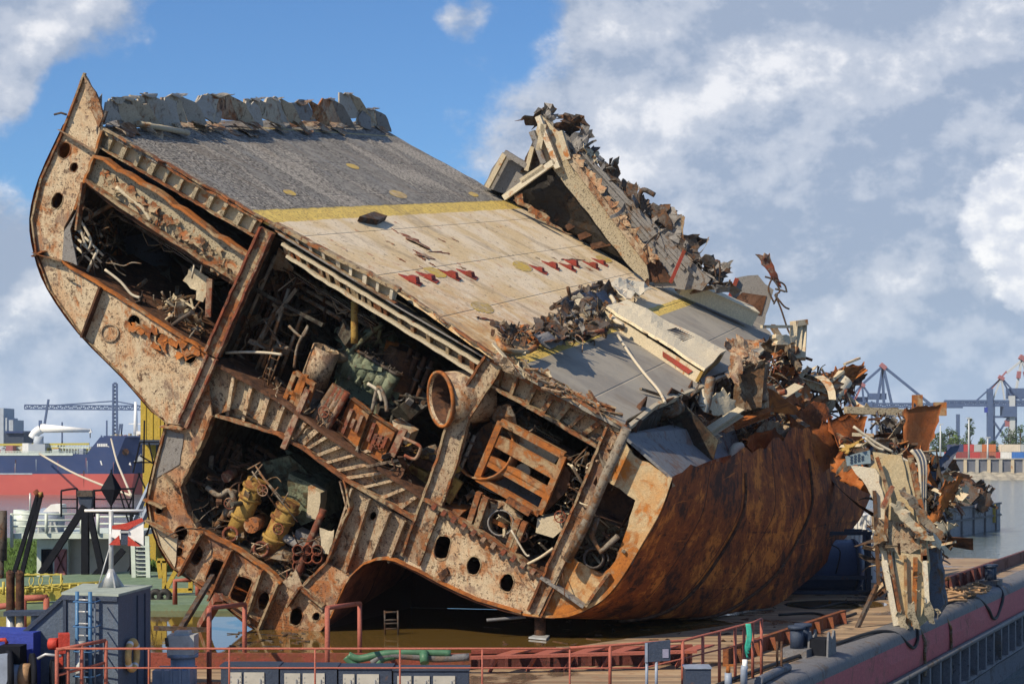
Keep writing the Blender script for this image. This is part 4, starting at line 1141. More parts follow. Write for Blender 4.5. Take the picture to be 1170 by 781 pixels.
for i in range(7):   # dark frames of an engine standing in the gloom
    x = 402 + i * 7; y = 372 + i * 5
    MB().bar(G(x, y, 3.2), G(x - 16, y + 62, 3.2), .22, .3, d).build('engine_frame', M['green'], WR)
MB().pipe_open(G(358, 438, 1.4), G(373, 398, 1.4), .5, .05, 20).build('funnel_casing', M['web2'], WR)
gtube([(405, 344), (405, 392)], .13, 'yellow', 1.2, 'standing_pipe', 12)
# frame rack with cylinders
for (x0, y0, x1, y1) in [(338, 425, 322, 466), (350, 428, 336, 470), (358, 440, 346, 476), (338, 425, 360, 440), (330, 446, 352, 458), (326, 458, 346, 472), (345, 432, 330, 468)]:
    MB().bar(G(x0, y0, .35), G(x1, y1, .35), .16, .16, d).build('rack_bar', M['orange'], WR)
MB().bar(G(352, 445, .1), G(324, 512, -.1), .2, .2, d).build('rail', M['redrust'], WR)
for i in range(6):
    x = 384 + i * 2.4
    MB().tube([G(x, 440 + i * 1.5, .55), G(x - 30, 486 + i * 3, .45)], .15, 8).build('pipe', M['redrust' if i % 2 else 'pipe'], WR)
MB().tube([G(360, 446, .8), G(348, 484, .8)], .33, 12).build('pressure_bottle', M['scrapdark'], WR)
# two rusted orange panels
for (q, st) in [([(400, 455), (422, 472), (408, 512), (385, 492)], 3), ([(425, 474), (452, 492), (436, 528), (411, 514)], 4)]:
    o = MB().prism(Gs(jagp(q, .5), .35), d * .4).build('rusted_panel', M['orange'], WR)
    for i in range(st):
        t = (i + 1) / (st + 1)
        x0 = q[0][0] + (q[1][0] - q[0][0]) * t; y0 = q[0][1] + (q[1][1] - q[0][1]) * t
        x1 = q[3][0] + (q[2][0] - q[3][0]) * t; y1 = q[3][1] + (q[2][1] - q[3][1]) * t
        f0, f1 = R.uniform(.1, .4), R.uniform(.6, .95)
        MB().bar(G(x0 + (x1 - x0) * f0, y0 + (y1 - y0) * f0, .3), G(x0 + (x1 - x0) * f1, y0 + (y1 - y0) * f1, .3), .12, .14, d).build('rib', M['redrust'], o)
    MB().strip(Gs(q, .2), d * .3, closed=True).build('panel_rim', M['flange'], o)
MB().hexa(Gs([(448, 480), (470, 494), (464, 508), (452, 500)], .5), d * .8).build('machine_block', M['cream'], WR)
MB().bar(G(462, 490, .3), G(448, 520, .3), .25, .2, d).build('bar', M['redrust'], WR)
gtube([(460, 500), (478, 508), (480, 514), (474, 524), (462, 520)], .06, 'redrust', .2, 'rail')
gtube([(425, 470), (432, 442), (440, 455), (442, 470)], .07, 'pipe', .3, 'rail')
gtube([(420, 438), (432, 446), (436, 458)], .06, 'paleline', .3, 'rail')
MB().tube([G(450, 440, 3), G(462, 398, 3)], .95, 18, r2=.55).build('conical_tank', M['brown'], WR)
MB().tube([G(446, 402, 3.0), G(449, 390, 3)], .25, 10).build('valve', M['orange'], WR)
duct0, duct1 = G(503, 456, -.05), G(536, 450, 1.6)
dax = (a * .62 + nd * .36 + d * .72).normalized()
MB().pipe_open(duct0, duct0 + dax * 1.7, .92, .05, 30).build('exhaust_duct', M['web2'], WR)
MB().pipe_open(duct0 - dax * .04, duct0 + dax * .08, .98, .1, 30).build('duct_lip', M['orange'], WR)
MB().pipe_open(duct0 + dax * .1, duct0 + dax * 1.65, .865, .02, 30).build('duct_shade_tube', M['brown'], WR)  # inner tube coloured dark to stand for the shade inside the duct
MB().tube([duct0 + dax * 1.6, duct0 + dax * 1.68], .9, 26).build('duct_back', M['scrapdark'], WR)
MB().prism([p for p in Gs(ell(527, 452, 20, 28, 20), 1.1)], d * .1).build('duct_flange', M['beamweb'], WR)
for (x0, y0, x1, y1) in [(466, 520, 500, 536), (462, 530, 496, 548), (500, 512, 510, 520), (470, 538, 492, 552)]:
    MB().bar(G(x0, y0, 1.4), G(x1, y1, 1.4), .3, .3, d).build('girder', M['yellow' if y0 > 525 else 'brown'], WR)
for (x0, y0, x1, y1) in [(315, 292, 262, 412), (302, 400, 292, 425), (318, 390, 306, 430), (290, 392, 330, 398), (330, 330, 300, 420), (345, 360, 318, 432)]:
    MB().tube([G(x0, y0, 1.0 + (x0 % 7) * .2), G(x1, y1, 1.0 + (x1 % 5) * .3)], .07, 6).build('pipe', M['pipe'], WR)
for k in range(2):   # bent ladder
    MB().tube([G(312 + k * 9, 398 + k * 4, .8), G(300 + k * 9, 432 + k * 4, .8)], .035, 6).build('ladder_rail', M['pipe'], WR)
for k in range(6):
    MB().tube([G(311 - k * 2, 402 + k * 6, .8), G(320 - k * 2, 406 + k * 6, .8)], .02, 5).build('ladder_rung', M['pipe'], WR)
gtube([(258, 403), (280, 402), (306, 403), (322, 405)], .05, 'paleline', .5, 'cable')
gtube([(330, 372), (345, 385), (352, 372), (340, 395), (336, 420)], .05, 'pipe', .7, 'cable')
# runs of parallel pipes with flanges, cable trays and gratings
def pipe_run(p0, p1, w, n, gap, r, m, axis=None, fl=4):
    axis = axis or a
    for k in range(n):
        P_, Q_ = G(*p0, w) + axis * gap * k, G(*p1, w) + axis * gap * k
        o = MB().tube([P_, Q_], r, 8).build('pipe', M[m], WR)
        tt = (Q_ - P_).normalized()
        for j in range(fl):
            c_ = P_.lerp(Q_, (j + .5 + R.uniform(-.2, .2)) / fl)
            MB().tube([c_ - tt * .04, c_ + tt * .04], r * 1.7, 8).build('pipe_flange', M['scrapdark'], o)
pipe_run((322, 300), (272, 412), 2.2, 4, .28, .08, 'brown')
pipe_run((350, 318), (322, 400), 3.4, 3, .34, .11, 'interior')
pipe_run((470, 398), (440, 470), 2.6, 4, .3, .09, 'brown')
pipe_run((258, 498), (236, 548), 2.0, 3, .3, .1, 'brown')
pipe_run((530, 490), (502, 556), .5, 3, .22, .07, 'pipe')
pipe_run((632, 500), (606, 566), 2.4, 3, .26, .08, 'brown')
pipe_run((120, 240), (100, 292), 3.0, 3, .3, .08, 'interior')
pipe_run((280, 520), (330, 552), 3.2, 3, .28, .09, 'brown', nd)
pipe_run((330, 330), (430, 388), 2.4, 2, .3, .08, 'pipe', nd)
for (p0, p1, w) in [((326, 306), (430, 372), 1.4), ((560, 460), (640, 505), 1.6), ((130, 240), (250, 318), 1.8)]:
    P_, Q_ = G(*p0, w), G(*p1, w)
    o = MB().bar(P_, Q_, .5, .04, nd).build('cable_tray', M['scrapdark'], WR)
    b_ = MB()
    for k in range(5):
        pts = [P_.lerp(Q_, j / 8) + d * (-.2 + k * .1) + nd * (.05 + R.uniform(-.02, .05)) - nd * (R.uniform(.1, .5) if R.random() < .15 else 0) for j in range(9)]
        b_.tube(smooth_path(pts, 2), .03, 5)
    b_.build('tray_cables', M['cable'], o)
for k in range(6):      # engine with a row of cylinder heads in the gloom of the main room
    c_ = G(404 + k * 9, 402 + k * 5.6, 2.2)
    o = MB().tube([c_ - nd * .9, c_ + nd * .15], .27, 12).build('cylinder_head', M['green'], WR)
    e_ = MB(); e_.tube([c_ + nd * .15, c_ + nd * .25], .33, 12)
    for q_ in range(6):
        an = q_ * 1.047; b0 = c_ + (a * math.cos(an) + d * math.sin(an)) * .26 + nd * .25
        e_.tube([b0, b0 + nd * .08], .035, 6)
    e_.build('head_bolts', M['scrapdark'], o)
MB().hexa(Gs([(396, 410), (458, 448), (440, 480), (380, 442)], 2.4), d * 1.2).build('engine_block', M['green'], WR)
for (x, y, w) in [(370, 470, .2), (432, 506, .25), (262, 575, .5), (318, 604, .4), (596, 612, .3), (640, 590, .2), (300, 560, .4)]:
    c_ = G(x, y, w); e_ = MB()
    e_.tube([c_ + a * math.cos(k * .5236) * .2 + nd * math.sin(k * .5236) * .2 for k in range(13)], .025, 6, False)
    for k in range(3): e_.bar(c_ - (a * math.cos(k * 1.047) + nd * math.sin(k * 1.047)) * .19, c_ + (a * math.cos(k * 1.047) + nd * math.sin(k * 1.047)) * .19, .025)
    e_.tube([c_, c_ + d * .5], .03, 6)
    e_.build('handwheel', M['redrust'], WR)
# lower left machinery room
iclut([(230, 530), (290, 520), (300, 580), (260, 610), (222, 596), (216, 580)], .6, 4, 110, .8, ['scrapdark', 'cable', 'brown', 'pipe', 'interior'], 51, ALL)
iclut([(330, 620), (374, 610), (370, 640), (345, 664), (322, 650)], .1, 2.0, 110, .38, ['brown', 'redrust', 'cable', 'pipe', 'scrapdark'], 52, ('tube', 'tube', 'wire', 'bar'), 'heap_of_pipes')
iclut([(268, 600), (330, 630), (340, 662), (300, 645)], .4, 3, 60, .6, ['brown', 'scrapdark', 'cable'], 53, ALL)
iclut(O3, 4, 8.5, 80, 1.1, ['interior', 'green', 'scrapdark'], 54, ALL + ('box',))
for (p, q, r) in [((294, 548), (266, 616), .36), ((332, 572), (302, 640), .38)]:
    o = MB().tube([G(*p, .9), G(*q, .7)], r, 16).build('yellow_pipe', M['yellow'], WR)
    for t in (.12, .3, .62, .9):
        c = G(*p, .9).lerp(G(*q, .7), t); ax = (G(*q, .7) - G(*p, .9)).normalized()
        MB().tube([c - ax * .06, c + ax * .06], r * 1.22, 16).build('pipe_flange', M['yellow'], o)
for (x, y) in [(263, 610), (298, 627)]:
    MB().pipe_open(G(x, y, .25), G(x + 3, y + 1, .9), .3, .09, 16).build('valve_body', M['redrust'], WR)
MB().tube([G(287, 600, .4), G(300, 594, 1.8)], .28, 16).build('drum', M['webbrown'], WR)
MB().tube([G(258, 545, .8), G(266, 540, 1.4)], .2, 12).build('valve_body', M['redrust'], WR)
# green machine blocks
for q, w_, dp, mm in [([(300, 528), (330, 520), (360, 548), (345, 580), (312, 566)], 2.4, 2.2, 'green'), ([(330, 540), (362, 556), (368, 592), (344, 600), (328, 575)], 1.6, 2.0, 'green'), ([(325, 512), (385, 550), (388, 572), (340, 548)], 3.6, 2.0, 'green'), ([(352, 555), (366, 563), (364, 594), (350, 590)], 1.2, .6, 'cream'), ([(280, 530), (300, 522), (312, 540), (290, 560)], 3, 2, 'interior')]:
    MB().prism(Gs(jagp(q, .6), w_), d * dp).build('machine_block', M[mm], WR)
for (x0, y0, x1, y1) in [(292, 532, 322, 575), (288, 538, 316, 580), (300, 530, 286, 548), (296, 540, 330, 578), (318, 556, 310, 566), (322, 575, 330, 562), (283, 536, 298, 528), (300, 545, 340, 596)]:
    MB().tube([G(x0, y0, .5), G(x1, y1, .5)], .03, 6).build('rail', M['pipe'], WR)
gtube([(236, 556), (250, 566), (262, 560), (268, 575), (262, 590)], .1, 'pipe', .6)
gtube([(242, 520), (240, 560), (250, 600)], .09, 'pipe', 1.4)
gtube([(268, 560), (256, 590), (246, 600)], .12, 'pipe', .8)
gtube([(322, 612), (340, 622), (352, 634)], .16, 'grey', .8)
MB().crumple(G(366, 604, .3), G(384, 606, .3), G(376, 634, .3), G(366, 626, .3), 4, 4, .1, .04).build('plate', M['cream'], WR)
MB().hexa(Gs([(338, 605), (366, 618), (362, 632), (336, 620)], 1.0), d * .6).build('machine_block', M['grey'], WR)
for i in range(7):
    x = 340 + (i % 3) * 11; y = 628 + (i // 3) * 9
    MB().pipe_open(G(x, y, .1), G(x + 6, y + 3, 1.2), .2, .04, 12).build('pipe_end', M['redrust'], WR)
iclut([(258, 410), (326, 450), (375, 486), (439, 527), (482, 560), (474, 545), (440, 516), (330, 442)], .1, 1.8, 90, .4, ['brown', 'web2', 'pipe', 'cable', 'scrapdark'], 55, ('plate', 'bar', 'wire', 'tube'), 'deck_debris')
iclut([(226, 596), (268, 618), (303, 641), (321, 658), (345, 660), (330, 640), (280, 610)], .05, 1.5, 60, .35, ['brown', 'web2', 'pipe', 'cable'], 56, ('plate', 'bar', 'wire', 'tube'), 'deck_debris')
# right room: broken drum with an orange lattice frame
iclut(O4, 4, 8.5, 80, 1.0, ['interior', 'scrapdark', 'brown'], 61, ALL)
iclut([(655, 515), (685, 520), (660, 580), (640, 600), (648, 560)], .1, 2.5, 80, .5, ['cable', 'pipe', 'cream', 'brown'], 62, ('wire', 'tube', 'bar'))
iclut([(520, 560), (560, 565), (640, 610), (615, 648), (560, 615), (510, 582)], .4, 3, 90, .55, ['brown', 'pipe', 'creamspeck', 'orange', 'cable', 'scrapdark'], 63, ALL)
iclut([(560, 448), (620, 482), (650, 505), (600, 495), (565, 475)], .5, 3, 40, .6, ['scrapdark', 'cable', 'pipe'], 64, ALL)
drum = MB()
ax = (G(640, 560, 1.4) - G(560, 515, 1.4)).normalized()
c0, c1 = G(557, 513, 1.6), G(640, 556, 1.6)
n1, n2 = nd, d
def drum_pt(x, y):
    an = math.radians(60 + 240 * y)    # opened towards the viewer
    rr_ = 1.35
    return c0.lerp(c1, x) + (n1 * math.cos(an - math.pi / 2) + n2 * math.sin(an - math.pi / 2) * -1) * -rr_
o = MB().grid(drum_pt, 10, 20).build('broken_drum', M['brown'], WR)
MB().prism(Gs(ell(555, 512, 18, 33, 24), 1.0), d * .08).build('drum_end', M['scrapdark'], WR)
MB().pipe_open(G(552, 511, .6), G(560, 515, 1.2), 1.12, .06, 26).build('drum_rim', M['orange'], WR)
fr = [(573, 481), (645, 520), (617, 586), (546, 545)]
for i in range(4):
    MB().bar(G(*fr[i], .45), G(*fr[(i + 1) % 4], .45), .22, .3, d).build('lattice_bar', M['orange'], WR)
for t in (.26, .36, .62, .70):
    x0 = fr[0][0] + (fr[3][0] - fr[0][0]) * t; y0 = fr[0][1] + (fr[3][1] - fr[0][1]) * t
    x1 = fr[1][0] + (fr[2][0] - fr[1][0]) * t; y1 = fr[1][1] + (fr[2][1] - fr[1][1]) * t
    MB().bar(G(x0, y0, .45), G(x1, y1, .45), .22, .22, d).build('lattice_bar', M['orange'], WR)
MB().prism(Gs([(574, 484), (640, 520), (630, 534), (590, 510)], .9), d * .06).build('torn_plate', M['cream'], WR)
MB().prism(Gs([(640, 524), (652, 540), (648, 560), (620, 588), (616, 584)], .7), d * .9).build('drum_end', M['brown'], WR)
MB().crumple(G(550, 552, 1.0), G(618, 588, 1.0), G(628, 560, 2.2), G(562, 524, 2.2), 8, 5, .15, .05).build('torn_plate', M['grey'], WR)
MB().tube([G(597, 538, 1.0), G(600, 536, 1.8)], .26, 12).build('pipe_end', M['white'], WR)
plate('pump_housing', [(548, 570), (575, 572), (596, 590), (590, 626), (556, 610), (545, 590)], [ell(572, 597, 12, 14, 10)], M['beamweb'], .5, .2)
MB().pipe_open(G(572, 597, .3), G(574, 598, 1.4), .46, .05, 20).build('pump_ring', M['grey'], WR)
MB().bar(G(563, 594, .55), G(580, 602, .55), .14, .1, d).build('bar', M['orange'], WR)
for (x0, y0, x1, y1) in [(548, 562, 535, 602), (556, 568, 543, 607), (593, 592, 580, 628), (600, 596, 586, 632), (580, 570, 606, 586)]:
    MB().bar(G(x0, y0, .2), G(x1, y1, .2), .2, .25, d).build('bracket', M['flange'], WR)
MB().prism(Gs([(614, 592), (644, 588), (648, 600), (632, 614), (612, 608)], .4), d * .9).build('small_tank', M['cream'], WR)
gtube([(584, 605), (600, 632), (605, 634)], .035, 'paleline', -.1, 'wire')
gtube([(601, 645), (618, 636), (632, 626)], .05, 'cream', -.1, 'wire')
for (x0, y0, x1, y1) in [(516, 552, 504, 568), (524, 548, 510, 572), (512, 520, 522, 540)]:
    MB().bar(G(x0, y0, .3), G(x1, y1, .3), .35, .2, d).build('step', M['yellow'], WR)
MB().hexa(Gs([(506, 578), (530, 584), (524, 590), (512, 588)], .1), d * 1.0).build('bracket', M['orange'], WR)
# right hand pocket
iclut([(690, 600), (720, 610), (705, 640), (688, 656), (660, 640), (672, 610)], .2, 1.2, 50, .45, ['creamspeck', 'pipe', 'cable', 'brown'], 66, ALL)
iclut([(690, 500), (722, 520), (700, 545), (680, 540)], .1, 1.0, 40, .5, ['beamweb', 'pipe', 'cable', 'brown'], 67, ALL)
MB().pipe_open(G(678, 637, -.1), G(681, 640, .7), .36, .06, 16).build('pipe_end', M['scrapdark'], WR)
plate('pocket_back', [(690, 548), (726, 575), (704, 640), (690, 658), (645, 634), (664, 590)], [], M['beamweb'], 1.3)
# ================================================================== loose pieces lying on the wreck's deck
rr = random.Random(17)
M['panel'] = rusty('sun_brightened_cream_panel', (.80, .70, .50), (.50, .19, .05), (.16, .07, .03), cover=.60, dark=.66, speck=.66, off=131, scale=1.3)  # cream raised so the paint itself carries sunlight on panel and beam
# long fallen panel with a grille
pn = empty('fallen_panel', D(760, 390), 'long cream wall panel with red stripe and grille fallen on the grey deck', 'panel')
q = [D(691, 352, .5), D(714, 345, .55), D(829, 401, .6), D(804, 424, .55)]
MB().crumple(q[0], q[1], q[2], q[3], 3, 16, .12, .03, .6, .12, False, rr).build('panel_skin', M['panel'], pn)
fq = [q[0] - nd * .08, q[3] - nd * .08]
MB().hexa([fq[0], fq[1], fq[1] - nd * .52 - a * .03, fq[0] - nd * .45], d * .12).build('panel_side', M['cream'], pn)
e_ = [q[3], q[2]]
MB().hexa([e_[0] - nd * .05, e_[1] - nd * .05, e_[1] - nd * .55, e_[0] - nd * .5], -a * .12).build('panel_end', M['yellow'], pn)
def onp(s_, t, h=.03):
    return q[0].lerp(q[3], s_).lerp(q[1].lerp(q[2], s_), t) + nd * (.06 + h)
g_ = MB()
for k in range(9):
    s_ = .50 + k * .022
    g_.bar(onp(s_, .45), onp(s_ + .03, .85), .05, .06)
g_.build('grille', M['scrapdark'], pn)
MB().hexa([fq[0].lerp(fq[1], .62) - d * .03 - nd * .12, fq[0].lerp(fq[1], .92) - d * .03 - nd * .14, fq[0].lerp(fq[1], .90) - d * .03 - nd * .34, fq[0].lerp(fq[1], .64) - d * .03 - nd * .30], -d * .03).build('red_strip', M['redpaint'], pn)
for (s0, t0, s1, t1) in [(.3, .5, .36, .9), (.4, .1, .5, .35), (.62, .1, .95, .2), (.55, .9, .75, .95), (.7, .25, .85, .5), (.28, .55, .45, .75), (.42, .3, .55, .5), (.8, .5, .95, .9), (.35, .02, .6, .12), (.15, .75, .25, .95)]:
    MB().crumple(onp(s0, t0, .0), onp(s1, t0, .0), onp(s1, t1, .0), onp(s0, t1, .0), 8, 8, .03, .14, 2, .02, False, rr).build('rust_scab', M['orange'], pn)

bm_ = empty('fallen_beam', D(818, 350), 'speckled cream box beam lying at the far edge of the deck', 'beam')
p0, p1 = D(777, 326, .55), D(860, 362, .6)
MB().bar(p0, p1, .9, .75, nd).build('beam_body', M['panel'], bm_)
MB().bar(p0 + nd * .4, p1 + nd * .4, 1.05, .06, nd).build('beam_top', M['panel'], bm_)
MB().bar(p1, p1 + (p1 - p0).normalized() * .03, .7, .55, nd).build('beam_end', M['brown'], bm_)
MB().crumple(p0 - a * .6 + nd * .4, p0 + a * .2 + nd * .5, p0 + a * .2 - nd * .3, p0 - a * .5 - nd * .2, 5, 5, .3, .1).build('torn_end', M['orange'], bm_)

cs = empty('torn_casing_box', D(852, 362), 'tall grey casing with dark rust standing behind the fallen beam', 'casing')
Yc = D(850, 365).y + 1.2
cq = [(842, 317), (866, 314), (884, 331), (871, 376), (830, 366)]
MB().prism([U(x, y, Yc) for x, y in jagp(cq, .6)], V((.2, 1.6, 0))).build('casing_wall', M['grey'], cs)
MB().prism([U(x, y, Yc - .04) for x, y in [(836, 345), (848, 334), (876, 338), (870, 360), (850, 358)]], V((0, .03, 0))).build('rust_patch', M['brown'], cs)
MB().bar(U(842, 318, Yc - .1), U(832, 344, Yc - .1), .25, .2).build('red_edge', M['redpaint'], cs)
p = [U(866, 292, Yc - .6), U(878, 290, Yc - .2), U(891, 328, Yc), U(880, 318, Yc - .3)]
MB().crumple(p[0], p[1], p[2], p[3], 5, 8, .3, .05, 1, .05, False, rr).build('bent_flap', M['redrust'], cs)
b_ = MB()
for pts in [[(874, 316), (884, 320), (891, 332), (886, 336)], [(885, 336), (892, 352), (900, 376), (904, 383)], [(888, 340), (896, 350), (902, 353)], [(886, 320), (896, 325), (899, 334)], [(882, 318), (878, 330), (884, 345)]]:
    b_.tube(smooth_path([U(x, y, Yc - .3) for x, y in pts]), .05, 5)
b_.build('cables', M['scrapdark'], cs)

# crushed vehicle-like wreckage heap
hp = tag(empty('crushed_metal_heap', D(650, 370), 'heap of crushed grey metal sheets and twisted cables across the yellow deck stripe', 'scrap heap'))
def heap(poly, n, size, mats, seed, h=.6, kinds=('plate', 'plate', 'plate', 'plate', 'wire', 'wire', 'tube')):
    scrap(poly, None, n, size, mats, seed, kinds, 'crushed_sheets', hp, fn=lambda u, v, k: D(u, v, k.uniform(0.05, h)))
heap([(562, 380), (575, 368), (600, 372), (620, 366), (630, 380), (600, 392), (575, 395)], 70, .36, ['scrapdark', 'brown', 'scrapdark', 'cable', 'bluescrap', 'orange'], 71, .4)
heap([(628, 360), (645, 340), (660, 335), (690, 350), (690, 375), (650, 383), (625, 380)], 130, .42, ['scrapdark', 'grey', 'cable', 'bluescrap', 'scrapdark', 'cable'], 72, .8)
heap([(655, 338), (700, 320), (735, 318), (745, 330), (715, 346), (690, 355)], 40, .45, ['scrapdark', 'grey', 'bluescrap', 'scrapdark'], 73, .4)
heap([(610, 376), (650, 380), (690, 372), (700, 378), (640, 388), (615, 390)], 60, .35, ['orange', 'redrust', 'creamspeck', 'cable'], 74, .4)
for (q_, mm, hs_) in [([(652, 340), (662, 336), (682, 356), (672, 362)], 'white', (.7, 1.0, .6, .3)), ([(664, 334), (690, 332), (698, 350), (684, 356)], 'bluescrap', (.9, .7, .3, .4)), ([(690, 325), (712, 318), (745, 330), (716, 342)], 'white', (.6, .6, .5, .6)), ([(610, 384), (640, 376), (652, 386), (630, 398)], 'grey', (.7, .4, .3, .5)), ([(634, 364), (648, 342), (656, 348), (640, 376)], 'scrapdark', (.4, .9, .7, .3)), ([(608, 362), (618, 362), (624, 374), (612, 376)], 'scrapdark', (.4, .6, .4, .3)), ([(576, 378), (584, 370), (594, 378), (584, 386)], 'scrapdark', (.3, .6, .4, .2))]:
    p = [D(x, y, hs_[i]) for i, (x, y) in enumerate(q_)]
    MB().crumple(p[0], p[1], p[2], p[3], 6, 6, .22, .04, .9, .04, False, rr).build('crushed_panel', M[mm], hp)
for pts, mm in [([(640, 385), (670, 378), (700, 372), (712, 374)], 'cable'), ([(568, 385), (575, 398), (600, 402), (612, 396)], 'orange'), ([(630, 352), (660, 334), (690, 326), (715, 322)], 'scrapdark'), ([(690, 330), (702, 345), (700, 362), (712, 372)], 'paleline')]:
    MB().tube(smooth_path([D(x, y, .35) for x, y in pts]), .1, 6).build('twisted_bar', M[mm], hp)
# jagged plate that throws the saw-tooth shadow
MB().crumple(D(622, 396, .2), D(652, 388, .2), D(650, 385, .9), D(626, 390, .8), 8, 4, .2, .15).build('crushed_panel', M['brown'], hp)
# debris strip along the deck edge near the girder
eb = tag(empty('edge_debris', D(590, 412), 'strip of splintered rusty plating lying along the deck edge below the yellow stripe', 'debris'))
scrap([(560, 398), (575, 400), (640, 436), (700, 470), (706, 480), (640, 452), (565, 412)], None, 120, .32, ['flange', 'cream', 'web2', 'pipe', 'flange'], 76, ('plate', 'bar', 'angle'), 'splintered_plating', eb, fn=lambda u, v, k: D(u, v, k.uniform(0, .2)), lean=a * 1.5)
# ================================================================== materials of the surroundings
M['navy'] = rusty('navy_paint', (.035, .055, .10), (.13, .075, .05), (.02, .018, .02), cover=.66, dark=.67, speck=.66, off=201, scale=2.2, spec=.4)
M['redorange'] = rusty('orange_brown_shell', (.34, .12, .035), (.28, .085, .025), (.10, .035, .018), cover=.5, dark=.63, speck=.66, off=33, scale=.8)
M['slate'] = rusty('slate_blue_paint', (.095, .135, .20), (.16, .10, .07), (.05, .055, .065), cover=.66, dark=.66, speck=.68, off=205, scale=1.5, tint=(.075, .105, .155), tint_amt=.6, streak=(V((1, .3, 0)), V((0, 0, 1))), streak_amt=.14, spec=.4)
M['blue'] = rusty('bright_blue_paint', (.03, .06, .40), (.09, .07, .12), (.015, .02, .07), cover=.67, dark=.67, speck=.68, off=207, scale=2, tint=(.025, .045, .30), tint_amt=.6, spec=.4)
M['red'] = rusty('red_paint', (.52, .05, .03), (.25, .07, .03), (.12, .03, .02), cover=.66, dark=.67, speck=.68, off=209, scale=2, spec=.4)
M['rail'] = rusty('salmon_red_rail_paint', (.40, .125, .09), (.36, .10, .04), (.12, .05, .03), cover=.60, dark=.68, speck=.68, off=3, scale=2)
M['coam'] = rusty('red_coaming_paint', (.27, .065, .045), (.20, .07, .035), (.07, .035, .025), cover=.53, dark=.60, speck=.62, off=7, scale=1.5)
M['coamrust'] = rusty('orange_brown_coaming', (.24, .075, .04), (.24, .085, .03), (.07, .03, .02), cover=.5, dark=.6, speck=.62, off=119, scale=1.5)
M['coamdark'] = rusty('dark_red_coaming', (.13, .04, .035), (.10, .045, .03), (.03, .02, .02), cover=.55, dark=.6, speck=.62, off=8, scale=1.5)
M['pink'] = rusty('faded_pink_red_side', (.52, .12, .14), (.24, .12, .10), (.10, .06, .06), cover=.60, dark=.64, speck=.64, off=12, scale=.9, streak=(V((.42, .907, 0)), V((0, 0, 1))), streak_amt=.3)
M['bargegrey'] = rusty('scuffed_grey_steel', (.17, .175, .19), (.15, .12, .10), (.045, .045, .05), cover=.57, dark=.60, speck=.6, off=15, scale=1.0)
M['bargedark'] = rusty('dark_blue_grey_side', (.15, .165, .20), (.12, .11, .10), (.025, .027, .032), cover=.56, dark=.6, speck=.62, off=18, scale=1.0)
M['rubber'] = plain('black_rubber', (.02, .02, .022), .3, .7, 6)
M['black'] = plain('black_paint', (.012, .014, .02), .2, .85, 4, spec=.08)
M['galv'] = plain('galvanised_steel', (.42, .44, .45), .2, .45, 4, (.2, .18, .16), .3, metal=.3)
M['whitep'] = plain('white_paint', (.74, .75, .74), .12, .5, 3, (.4, .36, .3), .3)
M['yellowp'] = rusty('yellow_paint', (.52, .38, .06), (.30, .19, .06), (.16, .10, .04), cover=.63, dark=.66, speck=.67, off=221, tint=(.44, .31, .06), tint_amt=.6)
M['paleyellow'] = rusty('pale_yellow_paint', (.56, .49, .11), (.34, .24, .08), (.18, .12, .05), cover=.62, dark=.66, speck=.67, off=223, scale=2)
M['greendeck'] = plain('green_deck_paint', (.13, .20, .13), .25, .6, 1.5, (.16, .12, .06), .6)
M['palegreen'] = plain('pale_green_white_paint', (.52, .60, .56), .15, .5, 2, (.25, .27, .24), .35)
M['hose'] = plain('green_hose', (.05, .14, .08), .25, .5, 3, (.2, .2, .15), .4)
M['rope'] = plain('rope_brown', (.32, .20, .11), .35, .9, 8, (.10, .06, .04), .5, .4)
M['door'] = plain('dirty_white_panel', (.40, .395, .36), .12, .5, 3, (.36, .32, .26), .4)
M['steelgrey'] = plain('blue_grey_machine_paint', (.22, .27, .36), .2, .5, 3, (.12, .10, .09), .5)
M['grass'] = plain('grass_green', (.07, .13, .025), .5, .9, 2.5, (.04, .06, .015), .6, .5)
M['leaf'] = plain('leaf_green', (.045, .085, .022), .45, .8, .6, (.02, .04, .012), .5)
M['leafl'] = plain('leaf_light_green', (.085, .14, .03), .4, .8, .6, (.04, .07, .02), .4)
M['bark'] = plain('bark', (.10, .075, .05), .3, .9, 3)
M['shipblue'] = plain('ship_blue', (.032, .055, .15), .12, .45, .08, (.06, .085, .18), .4)
M['shipred'] = plain('ship_red', (.48, .10, .085), .12, .5, .06, (.58, .20, .10), .45)
M['craneblue'] = plain('crane_blue_grey', (.065, .105, .21), .15, .6, .5)
M['cranered'] = plain('crane_red', (.30, .12, .13), .15, .6, .5)
M['concrete'] = plain('quay_concrete', (.36, .35, .31), .2, .9, .3, (.2, .19, .17), .4)
M['stone'] = plain('riprap_stone', (.30, .28, .23), .4, .95, .5, (.12, .11, .09), .5, .6)
M['paleship'] = plain('pale_grey_ship', (.36, .41, .47), .08, .6, .1)
M['landm'] = plain('far_ground', (.12, .14, .09), .4, .95, .05, (.08, .08, .07), .4)
M['lamp'] = plain('lamp_post_grey', (.45, .48, .50), .1, .5, 2)

def water_mat(name, col, rough, scale, strength, dist=.1, stretch=1.0):
    m, t, b = new_mat(name)
    P = pos(t)
    n1 = t.noise(t.scalev(P, scale, scale * stretch, scale), 1.0, 5, .6, .3)
    n2 = t.noise(P, scale * .12, 3, .5)
    c = t.mix(n2, tuple(x * .85 for x in col), tuple(x * 1.15 for x in col))
    finish(t, b, c, rough, n1, strength, dist, spec=.5)
    return m
M['water'] = water_mat('harbour_water', (.10, .135, .14), .12, .55, .9, .35)
M['pool'] = water_mat('brown_flood_water', (.11, .07, .02), .04, .5, .10, .05)

